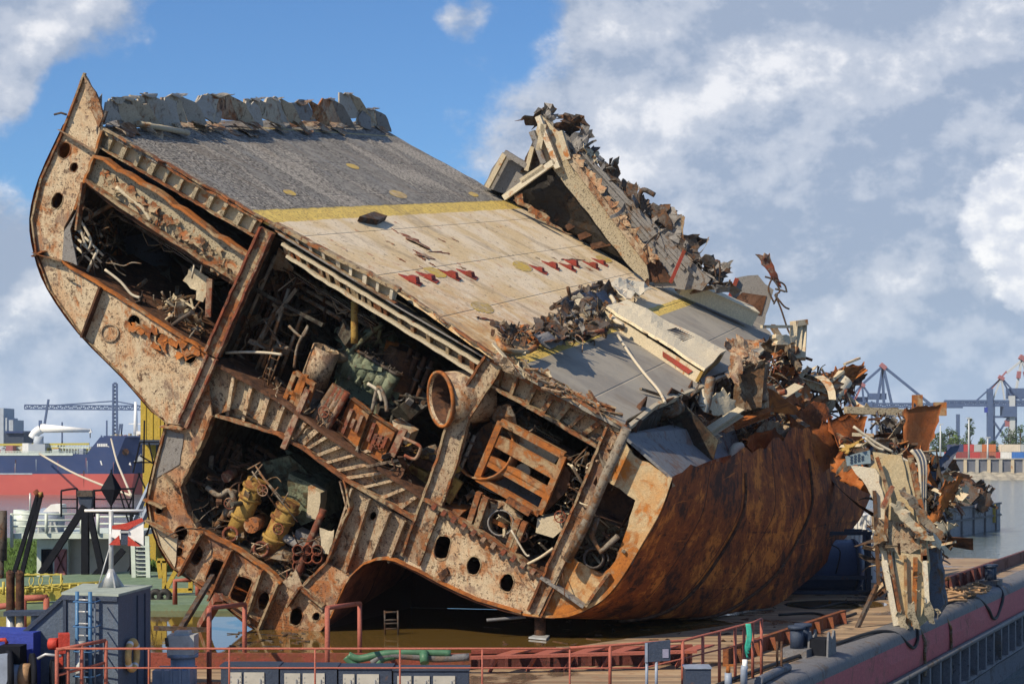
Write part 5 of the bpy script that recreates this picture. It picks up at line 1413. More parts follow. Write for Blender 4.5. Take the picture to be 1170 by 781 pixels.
# ------------------------------------------------------------------ water and land
WZ = -4.4
tag(MB().hexa([V((-2400, -120, WZ - .5)), V((2400, -120, WZ - .5)), V((2400, 3200, WZ - .5)), V((-2400, 3200, WZ - .5))], V((0, 0, .5))).build('harbour_water', M['water']), kind='structure')
def land(name, px, z, zb, m):
    return tag(MB().prism([V((x, y, z)) for x, y in px], V((0, 0, zb - z))).build(name, m), kind='structure')
land('far_land', [(-2300, 1250), (-200, 1300), (0, 1150), (130, 640), (135, 575), (160, 566), (2300, 540), (2300, 3100), (-2300, 3100)], .9, WZ - .2, M['landm'])

# ------------------------------------------------------------------ the barge
E0, E1 = ground(890, 781), ground(1170, 660)
bd = (E1 - E0); bd.z = 0; bd.normalize()
bn = V((bd.y, -bd.x, 0))                 # outward to the right
def E(s, o=0.0, z=0.0):
    """point along the barge's right edge; s metres from E0, o outward"""
    return E0 + bd * s + bn * o + V((0, 0, z))
SF = (100 - E0.y) / bd.y
BG = empty('cargo_barge', V((0, 62, -1)), 'long flat cargo barge with flooded deck and faded red side under the wreck', 'barge')
def deck_mat2():
    m, t, b = new_mat('barge_deck_steel')
    P = pos(t)
    x = t.dot(P, bd); y = t.dot(P, bn)
    st = t.noise(t.comb(t.math('MULTIPLY', P_y(t, P), 1.5), t.math('MULTIPLY', P_x(t, P), .12), 0.0), 1.0, 6, .7, .2)
    n1 = t.noise(P, .25, 6, .65, .6); n2 = t.noise(P, 2.2, 6, .7)
    c = t.mix(t.step(st, .38, .62), (.16, .115, .075), (.36, .26, .16))
    c = t.mix(t.math('MULTIPLY', t.step(n2, .5, .66), .6), c, (.22, .10, .05))
    wet = t.step(n1, .50, .60)
    c = t.mix(t.math('MULTIPLY', wet, .65), c, (.07, .055, .045))
    finish(t, b, c, t.step(wet, 0, 1, .85, .18), n2, .35, .03, spec=.4)
    return m
def P_y(t, P):
    k = t.n('ShaderNodeSeparateXYZ'); t.l(P, k.inputs[0]); return k.outputs[1]
def P_x(t, P):
    k = t.n('ShaderNodeSeparateXYZ'); t.l(P, k.inputs[0]); return k.outputs[0]
M['bargedeck'] = deck_mat2()
farR = E(SF, -.9); farL = farR - bn * 40
poly = [E(-26, -.9), farR, farL, farL - bd * 58, V((-30, 24, 0)), V((0, 24, 0))]
poly = [V((p.x, p.y, 0)) for p in poly]
MB().prism(poly, V((0, 0, -.3))).build('barge_deck', M['bargedeck'], BG)
MB().prism([p + V((0, 0, -.32)) for p in poly], V((0, 0, WZ - .4 + .32))).build('barge_hull', M['bargedark'], BG)
def prof(name, pts, s0, s1, m, n=24, smooth=False):
    b_ = MB()
    rq = random.Random(len(name))
    dent = [rq.uniform(-.05, .05) for _ in range(n + 1)]
    def fn(x, y):
        i = min(int(y * (len(pts) - 1) + 1e-6), len(pts) - 2); f_ = y * (len(pts) - 1) - i
        o = pts[i][0] + (pts[i + 1][0] - pts[i][0]) * f_; z = pts[i][1] + (pts[i + 1][1] - pts[i][1]) * f_
        return E(s0 + (s1 - s0) * x, o + dent[int(x * n + .5)] * (.6 if 0 < y < 1 else 0), z)
    b_.grid(fn, n, len(pts) - 1, smooth)
    return b_.build(name, m, BG)
prof('gunwale', [(-1.0, .006), (-.8, .03), (-.4, .02), (-.16, -.03), (-.05, -.13), (0, -.26), (.02, -.44)], -26, SF, M['bargegrey'], 48, True)
prof('red_side_band', [(.02, -.44), (.05, -1.0), (.04, -1.55)], -26, SF, M['pink'], 40)
prof('lower_side', [(.0, -1.55), (-.12, -1.62), (-.12, -3.1), (.05, -3.15), (.1, -3.3), (-.1, -3.5), (-.1, WZ - .3)], -26, SF, M['bargedark'], 30)
MB().tube([E(-26, .12, -1.66), E(6, .12, -1.66)], .15, 10).build('rubbing_pipe', M['bargegrey'], BG)
MB().tube([E(7.2, .12, -1.66), E(SF, .12, -1.66)], .13, 10).build('rubbing_pipe', M['bargegrey'], BG)
MB().tube([E(6.6, .14, -1.6), E(7.3, .14, -1.6)], .27, 12).build('fender_end', M['rubber'], BG)
for i in range(34):
    s_ = -14 + i * 1.95
    MB().bar(E(s_, .06, -1.75), E(s_, .06, -3.15), .3, .32, bd).build('side_rib', M['bargedark'], BG)
MB().strip([E(SF, 0, -.3), farL + V((0, 0, -.3))], V((0, 0, WZ + .1))).build('end_side', M['bargegrey'], BG)
# red inner coaming: across the front and along the right edge
CY = 51.2
c_l, c_r = V((-13, CY + .5, 0)), E((CY - E0.y) / bd.y + .4, -2.7)
c_r.z = 0
MB().bar(c_l + V((0, 0, .26)), V((-1.2, CY + .3, .26)), .22, .42).build('front_coaming', M['coam'], BG)
# ledge with triangular brackets on the right half
q0, q1 = V((-1.2, CY - 1.0, .45)), V((c_r.x - 1.0, c_r.y - 1.4, .5))
MB().hexa([q0, q1, q1 + V((0, .28, 0)), q0 + V((0, .28, 0))], V((0, 0, .08))).build('coaming_ledge', M['rail'], BG)
MB().hexa([q0 + V((0, 1.3, 0)), q1 + V((0, 1.3, 0)), q1 + V((0, 1.5, 0)), q0 + V((0, 1.5, 0))], V((0, 0, .1))).build('coaming_ledge', M['coam'], BG)
MB().hexa([q0 + V((0, 1.42, -.45)), q1 + V((0, 1.42, -.5)), q1 + V((0, 1.42, 0)), q0 + V((0, 1.42, 0))], V((0, .1, 0))).build('coaming_plate', M['coamdark'], BG)
for i in range(6):
    t_ = (i + .6) / 6
    p = q0.lerp(q1, t_)
    MB().hexa([p + V((-.05, .1, .02)), p + V((.3, .1, .02)), p + V((1.1, 1.4, .06)), p + V((.6, 1.4, .06))], V((0, 0, .05))).build('bracket', M['rail'], BG)
    MB().bar(p + V((.1, .2, -.0)), p + V((-.12, .6, -.46)), .07, .1).build('bracket', M['rail'], BG)
for i in range(16):
    p = q0.lerp(q1, (i + .5) / 16) + V((0, 1.38, 0))
    MB().bar(p + V((0, 0, -.45)), p, .06, .1).build('stiffener', M['coamdark'], BG)
sc_ = (CY - E0.y) / bd.y
MB().bar(c_r + V((0, 0, .24)), E(sc_ + 14.5, -2.7, .2), .18, .46).build('side_coaming', M['coamrust'], BG)
MB().bar(E(sc_ + 30, -2.0, .3), E(SF, -2.0, .3), .18, .6).build('side_coaming', M['coamdark'], BG)
for i in range(16):
    s_ = sc_ + 1 + (i if i < 8 else i + 7.2) * 1.8
    oo = -2.5 if i < 8 else -1.85
    MB().bar(E(s_, oo, 0), E(s_, oo - .06, .4 if i < 8 else .58), .3, .06, bd).build('stiffener', M['coamrust'] if i < 8 else M['coamdark'], BG)
# flood water lying on the deck
pool = [(-260, 752), (300, 752), (520, 751), (560, 741), (660, 737), (720, 728), (770, 722), (840, 712), (780, 700), (640, 680), (400, 672), (170, 672), (-120, 690)]
pb = []
for x, y in pool: pb.append(ground(x, y, .012))
tag(MB().prism(pb, V((0, 0, -.008))).build('flood_water', M['pool']), kind='structure')
for i, (x, y, w_, h_) in enumerate([(955, 690, 60, 5), (700, 741, 70, 2.5), (640, 727, 40, 2)]):
    tag(MB().prism([ground(px_, py_, .012) for px_, py_ in jagp(ell(x, y, w_, h_, 0, 16), .4, 12)], V((0, 0, -.008))).build('puddle', M['pool']), kind='structure')

# ------------------------------------------------------------------ foreground rails
def rail_run(root, pts, h, r, m, mid=(.5,), posts=None, r_post=None):
    """pts: ground points of the posts"""
    top = [p + V((0, 0, h)) for p in pts]
    MB().tube(top, r, 8).build('top_rail', m, root)
    for k in mid:
        MB().tube([p + V((0, 0, h * k)) for p in pts], r * .8, 8).build('middle_rail', m, root)
    for p in pts:
        MB().tube([p, p + V((0, 0, h))], r_post or r, 8).build('post', m, root)
FY = 42.9
def fg(u, z=0.0, Y=FY):
    return V(((u - CX) / F * Y, Y, z))
def zt(v, Y):
    return CZ - (v - HY) / F * Y
rl1 = empty('front_railing', fg(400), 'long thin salmon red railing running across the bottom of the picture', 'railing')
h1 = zt(740.5, FY); h2 = zt(762.5, FY)
for nm, z_ in (('top_rail', h1), ('middle_rail', h2)):
    MB().tube([fg(66 if nm == 'middle_rail' else 64, z_), fg(640, z_), fg(652, z_)], .027 if nm == 'top_rail' else .02, 8).build(nm, M['rail'], rl1)
for u in (65, 170, 262, 360, 457, 551, 651):
    MB().tube([fg(u, 0), fg(u, h1)], .024, 8).build('post', M['rail'], rl1)
rl2 = empty('ramp_railing', ground(800, 781), 'orange red railing that climbs towards the right end above the front deck', 'railing')
pts_top = [(651, 739.5), (697, 737), (736, 734), (780, 731.5), (803, 725.5), (822, 721), (840, 716), (850, 713.5), (860, 711), (870, 706.5)]
Ys = [46.6, 46.8, 47.0, 47.3, 47.9, 48.4, 49.0, 49.3, 49.7, 50.2]
MB().tube([U(x, y, Ys[i]) for i, (x, y) in enumerate(pts_top)], .04, 8).build('top_rail', M['rail'], rl2)
MB().tube([U(x, 763 - (x - 651) * .006 if x < 780 else 752 - (x - 780) * .25, Ys[i]) for i, (x, y) in enumerate(pts_top)], .025, 6).build('middle_rail', M['rail'], rl2)
for i, (x, y) in enumerate(pts_top):
    if x in (651, 736): continue
    p = U(x, y, Ys[i]); MB().tube([p, V((p.x, p.y, 0))], .045, 8).build('post', M['rail'], rl2)
o = MB()
for k in range(4):
    p = U(853 + k * 1.2, 712, 49.25)
    o.tube(smooth_path([p, p + V((.03, -.05, -.35)), p + V((-.04, -.05, -.7)), p + V((.02, -.04, -.95 + .12 * k))]), .035, 6)
tag(o.build('rope_bundle', plain('teal_rope', (.03, .33, .25), .3, .8, 8)), 'teal green rope bundle hung over the climbing railing', 'rope')

# tall goal-post pipe frames
def pipe_frame(loc, pts, label):
    r = empty('pipe_frame', loc, label, 'pipe frame', 'red pipe frames in front of the wreck')
    MB().tube(pts[:2], .07, 10).build('leg', M['rail'], r); MB().tube(pts[2:], .07, 10).build('leg', M['rail'], r)
    MB().tube(pts[1:3], .07, 10).build('top_bar', M['rail'], r)
Yp, Yq = 48.5, 52.5
pipe_frame(ground(250, 781), [V((U(239, 700, Yp).x, Yp, 0)), U(239, 694, Yp), U(279.5, 690, Yq), V((U(279.5, 690, Yq).x, Yq, 0))], 'red goal post pipe frame in front of the rusty holes at lower left')
pipe_frame(ground(390, 781), [V((U(374, 700, Yp).x, Yp, 0)), U(374, 694, Yp), U(411, 689, Yq), V((U(411, 689, Yq).x, Yq, 0))], 'red goal post pipe frame in front of the dark tunnel arch')
bh = empty('handrail', ground(95, 790), 'red tubular handrail beside the winch and the red box', 'railing')
p0, p1 = U(65, 742, 42.8), U(121, 731, 43.6)
MB().tube([p0, p1], .045, 8).build('top_rail', M['rail'], bh)
MB().tube([p0 - V((0, 0, .62)), p1 - V((0, 0, .55))], .035, 8).build('middle_rail', M['rail'], bh)
for p in (p0, p0.lerp(p1, .22), p0.lerp(p1, .5), p1):
    MB().tube([p, V((p.x, p.y, 0))], .05, 8).build('post', M['rail'], bh)

# ------------------------------------------------------------------ cabinets with white doors
YC = 46.0
def cabinet(u0, u1, panels, top, label):
    x0, x1 = (u0 - CX) / F * YC, (u1 - CX) / F * YC
    zt_ = zt(top, YC)
    r = empty('door_cabinet', V(((x0 + x1) / 2, YC, 0)), label, 'cabinet', 'navy cabinets with white doors')
    MB().bx(x0, x1, YC - .5, YC + .3, 0, zt_).build('body', M['navy'], r)
    MB().bx(x0 - .03, x1 + .03, YC - .54, YC + .33, zt_ + .002, zt_ + .05).build('top_plate', M['navy'], r)
    for (a0, a1) in panels:
        xa, xb = (a0 - CX) / F * (YC - .5), (a1 - CX) / F * (YC - .5)
        dr_ = MB().bx(xa, xb, YC - .53, YC - .503, .12, zt_ - .13).build('door', M['door'], r)
        b_ = MB()
        for k in range(4):
            z_ = .2 + k * (zt_ - .45) / 3
            b_.bx(xa + .03, xa + .05, YC - .545, YC - .532, z_, z_ + .03); b_.bx(xb - .05, xb - .03, YC - .545, YC - .532, z_, z_ + .03)
        b_.bx(xb - .12, xb - .09, YC - .56, YC - .532, zt_ * .5, zt_ * .5 + .12)
        b_.build('door_bolts', M['galv'], dr_)
cabinet(256, 321, [(262, 276), (279, 302)], 759, 'navy cabinet with white doors, leftmost, beside the grey capstan')
cabinet(323, 387, [(325, 343), (346, 371)], 760, 'navy cabinet with white doors below the right end of a pipe frame')
cabinet(389, 449, [(392, 405), (408, 433)], 761, 'navy cabinet with white doors under the end of the green hoses')
cabinet(451, 536, [(454, 470), (473, 491), (495, 520)], 763, 'widest navy cabinet, with three white doors, rightmost of its row')

# green and grey hoses on the coaming
for pts, r_, mm, nm, lb in [([(398, 748), (410, 752), (430, 748), (455, 745), (490, 745), (515, 746)], .11, 'hose', 'green_hose', 'thick green hose lying along the coaming top'),
                    ([(425, 757), (434, 750), (450, 748), (478, 750), (500, 752), (536, 750)], .11, 'bargegrey', 'grey_hose', 'thick grey hose below the green hose on the coaming'),
                    ([(395, 750), (402, 757), (412, 761), (428, 760), (438, 752), (452, 749)], .10, 'hose', 'green_hose', 'short green hose looped down between the cabinets and the coaming')]:
    tag(MB().tube(smooth_path([U(x, y, 50.4) for x, y in pts]), r_, 10).build(nm, M[mm]), lb, 'hose')
o = tag(MB().tube([U(484, 744, 50.3), U(485, 757, 50.1)], .13, 12).build('hose_valve', M['hose']), 'green valve body standing among the hoses', 'valve')

# capstan / pedestal in front of the pool
cp = empty('pedestal_winch', ground(205, 790), 'blue grey pedestal with square head in front of the brown flood water', 'pedestal')
yb = 47.2
def cyl(u, v0, v1, r0, r1, Y, n=14):
    return MB().tube([U(u, v1, Y), U(u, v0, Y)], r1, n, True, r0)
cyl(209, 749, 790, .33, .33, yb).build('column', M['steelgrey'], cp)
cyl(209, 746, 750, .42, .42, yb).build('collar', M['steelgrey'], cp)
MB().box(U(209, 735, yb), V((.36, 0, 0)), V((0, .36, 0)), V((0, 0, .26))).build('head', M['galv'], cp)
MB().box(U(209, 725, yb), V((.2, 0, 0)), V((0, .2, 0)), V((0, 0, .12))).build('cap', M['galv'], cp)
MB().tube([U(190, 728, yb - .4), U(191, 738, yb - .4)], .05, 6).build('bolt', M['scrapdark'], cp)
MB().bx(U(180, 780, yb).x, U(222, 780, yb).x, yb - .7, yb + .4, 0, zt(762, yb)).build('base_block', M['steelgrey'], cp)
for k in range(4):
    MB().bar(U(186 + k * 10, 763, yb - .72), U(186 + k * 10, 790, yb - .72), .07, .06).build('rib', M['steelgrey'], cp)
# dark boom and cross bar behind it
sp = empty('steel_boom', ground(205, 718), 'dark slim boom leaning from the pool up to the wreck above a floating bar', 'boom')
MB().bar(U(206, 719, 55), U(243, 658, 58), .16, .16).build('boom_pole', M['scrapdark'], sp)
MB().bar(U(176, 717, 55), U(236, 719, 55), .14, .14).build('cross_bar', M['scrapdark'], sp)
MB().tube([U(205, 717, 55), U(205, 760, 55)], .1, 8).build('boom_base', M['scrapdark'], sp)
tag(MB().bar(ground(230, 716), U(250, 682, 60.5), .3, .3).build('prop_post', M['redrust']), 'red rusty prop leaning against the lower left holes', 'prop')
pr = empty('steel_prop', ground(617, 727), 'short rusty post holding up the hull above the brown water', 'prop')
MB().tube([ground(617, 728), U(617, 700, 60.3)], .2, 12).build('post', M['brown'], pr)
MB().prism([ground(x, y, .03) for x, y in [(604, 729), (612, 726), (628, 727), (624, 731)]], V((0, 0, .06))).build('foot_plate', M['galv'], pr)
sl_ = empty('site_ladder', ground(447, 722), 'thin grey ladder standing in the shade under the tunnel arch', 'ladder')
for x in (440, 455): MB().tube([ground(x, 725), U(x - .5, 697, ground(x, 725).y)], .035, 6).build('ladder_rail', M['scrapdark'], sl_)
for y in (699, 708, 712, 718): MB().tube([U(440, y, ground(447, 725).y), U(455, y - .5, ground(447, 725).y)], .03, 6).build('rung', M['scrapdark'], sl_)
tag(MB().tube(smooth_path([U(556, 708, 60), U(575, 706.5, 60), U(601, 704, 60)]), .06, 6).build('pale_pole', M['bargegrey']), 'thin pale pole sticking out beside the bottom of the hull', 'pole')
tag(MB().crumple(ground(708, 748, .0), ground(720, 748, .0), ground(721, 746, .3), ground(709, 746, .3), 4, 4, .12, .05).build('plastic_bag', plain('pale_blue_plastic', (.35, .48, .58), .3, .4, 6)), 'small crumpled pale blue bag on the brown deck', 'bag')

# ------------------------------------------------------------------ slate blue deckhouse with ladder, mast and lifebuoy
dh = empty('deck_house', fg(110), 'slate blue steel deckhouse with sloping side gusset and caged ladder', 'deckhouse')
Yd = 44.6
xL, xM = (72 - CX) / F * Yd, (140 - CX) / F * Yd
zT = zt(679, Yd)
fr_ = [V((xL, Yd, 0)), V((xM, Yd - .5, 0)), V(((172 - CX) / F * 46.8, 46.8, 0)), V(((96 - CX) / F * 47.4, 47.4, 0))]
MB().prism(fr_, V((0, 0, zT))).build('house_wall', M['slate'], dh)
MB().prism([p + (p - V((-10.6, 46, 0))).normalized() * .06 + V((0, 0, zT + .004)) for p in fr_], V((0, 0, .06))).build('house_roof', plain('grey_green_roof', (.28, .33, .30), .2, .7, 2), dh)
MB().prism([V((xL - .002, Yd + .3, 0)), V((xL - .002, Yd + .3, zT)), V((xL - .7, Yd + .3, zT - .5 * 1.2)), V((xL - 1.7, Yd + .3, zT - 1.55)), V((xL - 1.7, Yd + .3, 0))], V((0, .12, 0))).build('side_gusset', M['slate'], dh)
MB().bar(V((xL - .0, Yd + .26, zT - .02)), V((xL - 1.7, Yd + .26, zT - 1.56)), .06, .1).build('gusset_edge', M['navy'], dh)
MB().bar(V((xL + .06, Yd - .04, 0)), V((xL + .06, Yd - .04, zT)), .1, .08).build('corner_edge', M['navy'], dh)
MB().bar(V((xL, Yd - .05, zT - .06)), V((xM, Yd - .55, zT - .06)), .06, .12).build('top_edge', M['navy'], dh)
for p, q in [(.56, .56), (.8, .8)]:
    a_ = fr_[1].lerp(fr_[2], p)
    MB().bar(a_ + bn * .0 + V((.015, -.01, .2)), a_ + V((.015, -.01, zT - .1)), .02, .05).build('panel_seam', M['navy'], dh)
ld = []
for u in (93, 109):
    t_ = (u - 72) / 68
    b0 = fr_[0].lerp(fr_[1], t_) + V((0, -.28, 0))
    ld.append(b0)
    MB().tube([b0 + V((0, 0, .1)), b0 + V((0, 0, zT + .12))], .05, 8).build('ladder_rail', plain('ladder_blue_%d' % u, (.05, .15, .30), .2, .5, 3), dh)
for k in range(9):
    z_ = .3 + k * .3
    MB().tube([ld[0] + V((.04, 0, z_)), ld[1] + V((-.04, 0, z_))], .025, 6).build('rung', M['galv'], dh)
for k in range(5):
    z_ = zT - .1 - k * .62
    c_ = (ld[0] + ld[1]) / 2 + V((.25, -.1, z_))
    MB().tube([ld[0] + V((0, 0, z_)), ld[0] + V((.02, -.45, z_)), c_ + V((.05, -.5, 0)), ld[1] + V((.22, -.42, z_)), ld[1] + V((.25, 0, z_))], .02, 6, False).build('cage_hoop', plain('cage_blue_%d' % k, (.05, .14, .30), .2, .5, 3), dh)
MB().tube([ld[1] + V((.22, -.42, .1)), ld[1] + V((.22, -.42, zT - .1))], .03, 6).build('cage_strap', M['slate'], dh)
MB().tube([ld[1] + V((-.22, -.12, 0)), ld[1] + V((-.22, -.12, zT * .6))], .12, 8).build('pipe', M['galv'], dh)
lb = empty('lifebuoy', U(149, 763, 45.4), 'weathered yellow lifebuoy hung on the shaded side of the blue deckhouse', 'lifebuoy')
cc_ = fr_[1].lerp(fr_[2], .32) + V((.12, -.14, 0)); cc_.z = zt(746, 45.2)
sd = (fr_[2] - fr_[1]).normalized()
MB().tube([cc_ + sd * math.cos(k * .2618) * .36 + V((0, 0, math.sin(k * .2618) * .36)) for k in range(25)], .085, 10, False).build('ring', plain('lifebuoy_foam', (.62, .42, .16), .25, .7, 5, (.3, .25, .18), .5), lb)
for k in range(4):
    an = .6 + k * math.pi / 2
    c_ = cc_ + sd * math.cos(an) * .36 + V((0, 0, math.sin(an) * .36))
    tt = (sd * -math.sin(an) + V((0, 0, math.cos(an))))
    MB().tube([c_ - tt * .04, c_ + tt * .04], .092, 10).build('band', M['whitep'], lb)
# signal mast
Ym = 46.2
xm = (127 - CX) / F * Ym
zr = zT + .07
ms = empty('signal_mast', V((xm, Ym, zr)), 'white signal mast with crossbar on the deckhouse roof', 'mast')
MB().tube([V((xm, Ym, zr)), V((xm, Ym, zt(583, Ym)))], .065, 10).build('pole', M['galv'], ms)
MB().tube([V((xm, Ym, zt(583, Ym))), V((xm, Ym, zt(536, Ym)))], .02, 8).build('pole_tip', M['black'], ms)
MB().tube([V((xm, Ym, zr)), V((xm, Ym, zr + .48))], .26, 10, True, .07).build('foot_cone', M['galv'], ms)
for k in range(4):
    an = .5 + k * 1.571
    MB().prism([V((xm, Ym, zr)), V((xm + .36 * math.cos(an), Ym + .36 * math.sin(an), zr)), V((xm, Ym, zr + .55))], V((-.02 * math.sin(an), .02 * math.cos(an), 0))).build('foot_gusset', M['galv'], ms)
MB().tube([V((xm - .7, Ym, zt(583, Ym))), V((xm + .85, Ym, zt(583, Ym)))], .035, 8).build('cross_bar', M['whitep'], ms)
MB().tube([V((xm - .3, Ym - .2, zr)), V((xm - .02, Ym, zr + 1.1))], .02, 6).build('stay', M['galv'], ms)
dm = empty('day_shape', V((xm, Ym, zt(579, Ym))), 'black diamond day shape at the top of the white signal mast', 'day shape')
zc, hh, rr_ = zt(558.5, Ym), .475, .29
cs_ = [V((xm + rr_ * math.cos(.55 + k * 1.571), Ym + rr_ * math.sin(.55 + k * 1.571), zc)) for k in range(4)]
MB().add(cs_ + [V((xm, Ym, zc + hh)), V((xm, Ym, zc - hh))], [[k, (k + 1) % 4, 4] for k in range(4)] + [[(k + 1) % 4, k, 5] for k in range(4)]).build('double_cone', M['black'], dm)
fl = empty('bow_tie_board', V((xm + .4, Ym, zt(625, Ym))), 'red and grey bow tie shaped board fixed to the signal mast', 'board')
def flp(name, px, m, y0=0.0):
    MB().prism([U(x, y, Ym - .1 + y0) for x, y in px], V((0, .03, 0))).build(name, m, fl)
flp('grey_panel', [(128, 604), (138, 604), (138, 616), (127, 613)], M['whitep'])
flp('grey_panel', [(146, 606), (164, 595), (164, 623), (146, 612)], M['whitep'], .02)
flp('dark_center', [(138, 604), (146, 604), (146, 622), (138, 622)], M['navy'], .01)
flp('label_strip', [(137, 606), (147, 606), (147, 608.5), (137, 608.5)], M['galv'], -.03)
flp('red_top', [(128, 600), (145, 597), (162, 591), (164, 595), (146, 605), (128, 604)], M['red'], -.01)
flp('red_wing', [(124, 622), (136, 611), (137.5, 622.5)], M['red'], -.01)
flp('red_wing', [(146, 612), (161, 624), (146, 623)], M['red'], -.03)

# ------------------------------------------------------------------ winch and boxes, lower left corner
wn = empty('mooring_winch', fg(40, 0, 43.6), 'black mooring winch with brown rope drum in the lower left corner', 'winch')
Yw = 43.6
def disc(u, v, r, t_, m, name):
    c_ = U(u, v, Yw); o_ = MB().tube([c_ - V((t_, t_ * .4, 0)), c_ + V((t_, t_ * .4, 0))], r, 28).build(name, m, wn); return o_
disc(10, 771, .62, .06, M['black'], 'drum_flange'); disc(37, 771, .55, .05, M['black'], 'drum_flange'); disc(61, 773, .45, .05, M['black'], 'drum_flange')
MB().tube([U(12, 771, Yw), U(24, 772, Yw)], .28, 20).build('drum', M['steelgrey'], wn)
MB().tube([U(24, 772, Yw), U(36, 772, Yw)], .32, 20).build('rope_coil', M['rope'], wn)
MB().tube([U(62, 773, Yw), U(76, 774, Yw)], .26, 16).build('warping_head', M['black'], wn)
MB().box(U(14, 751, Yw + .4), V((.28, 0, 0)), V((0, .3, 0)), V((0, 0, .32))).build('gear_box', M['black'], wn)
MB().bx(U(0, 781, Yw).x - 1, U(80, 781, Yw).x, Yw - .5, Yw + .5, 0, .32).build('winch_base', M['navy'], wn)
MB().prism([U(-8, 748, Yw - .3), U(8, 746, Yw - .3), U(14, 760, Yw - .3), U(4, 790, Yw - .3), U(-10, 790, Yw - .3)], V((0, .1, 0))).build('side_plate', M['steelgrey'], wn)
MB().tube([U(43, 752, Yw - .2), U(52, 747, Yw - .2), U(70, 749, Yw - .2)], .04, 6).build('lever', M['galv'], wn)
bb = empty('blue_box', fg(20, 0, 45.5), 'bright blue steel box behind the black winch', 'box')
q = [U(-30, 790, 44.6), U(38, 790, 44.4), U(58, 790, 45.6), U(-10, 790, 46)]
for p in q: p.z = 0
MB().prism(q, V((0, 0, zt(722, 45)))).build('box_body', M['blue'], bb)
MB().prism([p + V((0, 0, zt(722, 45) + .003)) for p in q], V((0, 0, .05))).build('lid', M['blue'], bb)
MB().tube([U(-4, 731, 44.2), U(6, 730, 44.2), U(8, 735, 44.2)], .05, 8).build('pipe', M['red'], bb)
rb = empty('red_box', fg(72, 0, 43.8), 'bright red box beside the blue box and the deckhouse', 'box')
MB().box(U(73, 734, 43.8), V((.13, .03, 0)), V((-.06, .2, 0)), V((0, 0, .24))).build('box_body', M['red'], rb)
MB().bar(U(70, 745, 43.8), U(70, 790, 43.8), .1, .1).build('stand', M['red'], rb)
MB().tube([U(57, 735, 43.9), U(67, 735, 43.85)], .15, 12).build('motor', M['red'], rb)
# two upright brown pipes + grey bollard under shelf at far left
up = empty('vent_pipe', ground(12, 740), 'brown capped pipe standing left of its twin behind the blue box', 'pipe', 'brown standing pipes')
MB().tube(smooth_path([U(12, 735, 49), U(12, 660, 49), U(12, 655.5, 49), U(13.5, 654, 49)]), .12, 10).build('pipe_body', M['brown'], up)
cpy = copy_thing(up, up.location + V((.275, -.05, 0)), 'brown capped pipe standing right of its twin, nearer the deckhouse')
sh = empty('shelf_stand', ground(30, 745), 'dark steel shelf on pale posts joined to the deckhouse gusset', 'stand')
MB().bar(U(7, 700, 47), U(62, 699, 47), .5, .12).build('shelf', M['navy'], sh)
for u in (12, 23, 40): MB().tube([U(u, 702, 47), U(u, 760, 47)], .11, 10).build('post', M['galv'] if u != 23 else M['paleline'], sh)
rb2 = empty('red_barrier', ground(40, 690), 'low red barrier frame behind the brown pipes', 'barrier')
MB().tube([U(-5, 693, 56), U(20, 690, 56)], .1, 8).build('bar', M['rail'], rb2)
MB().tube([U(26, 683, 56), U(54, 682, 56)], .1, 8).build('bar', M['rail'], rb2)
for u in (27, 53): MB().tube([U(u, 682, 56), V((U(u, 682, 56).x, 56, 0))], .1, 8).build('post', M['rail'], rb2)

# ------------------------------------------------------------------ things on the right part of the barge
bx_ = empty('deck_box', ground(813, 800), 'dark blue steel box on the deck below the climbing railing', 'box')
Yb = 46.4
MB().bx(U(782, 760, Yb).x, U(811, 760, Yb).x, Yb - .3, Yb + .4, 0, zt(762, Yb)).build('box_body', M['navy'], bx_)
MB().bx(U(781, 760, Yb).x, U(812, 760, Yb).x, Yb - .34, Yb + .44, zt(762, Yb) + .003, zt(760.5, Yb)).build('lid', M['steelgrey'], bx_)
sg = empty('sign_board', ground(745, 800), 'dark blue panel on two posts in front of the railing', 'panel')
Ys_ = 46.3
MB().prism([U(737, 734, Ys_), U(766, 731, Ys_), U(766, 754, Ys_), U(737, 756, Ys_)], V((0, .12, 0))).build('board', M['navy'], sg)
MB().prism([U(737, 734, Ys_ - .02), U(740, 734, Ys_ - .02), U(740, 756, Ys_ - .02), U(737, 756, Ys_ - .02)], V((0, .015, 0))).build('edge_strip', M['steelgrey'], sg)
MB().prism([U(757, 741, Ys_ - .02), U(764, 741, Ys_ - .02), U(764, 751, Ys_ - .02), U(757, 751, Ys_ - .02)], V((0, .015, 0))).build('sticker', plain('faded_violet_sticker', (.22, .22, .32), .2, .6, 6), sg)
for u in (739, 750): MB().tube([U(u, 755, Ys_ + .05), V((U(u, 755, Ys_).x, Ys_ + .05, 0))], .04, 8).build('post', M['steelgrey'], sg)
def bollard(c, label, s=1.0, n=2):
    r = empty('double_bollard', c, label, 'bollard', 'double bollards along the barge edge')
    MB().box(c + V((0, 0, .13)), bd * .75 * s, bn * .42 * s, V((0, 0, .13))).build('bollard_base', M['bargegrey'], r)
    for k in ((-1, 1)):
        p = c + bd * .36 * k * s + V((0, 0, .26))
        MB().tube([p, p + V((0, 0, .62 * s))], .21 * s, 16).build('bollard_post', M['navy'], r)
        MB().tube([p + V((0, 0, .6 * s)), p + V((0, 0, .7 * s))], .28 * s, 16).build('bollard_cap', M['navy'], r)
    return r
bollard(ground(914, 748) , 'nearer dark double bollard on a grey base beside the saddle chock')
bollard(ground(1132, 668), 'farther dark double bollard on the barge edge behind the rope heap')
ch = empty('mooring_chock', ground(943, 747), 'grey saddle shaped mooring chock next to the nearer double bollard', 'chock')
c = ground(938, 748)
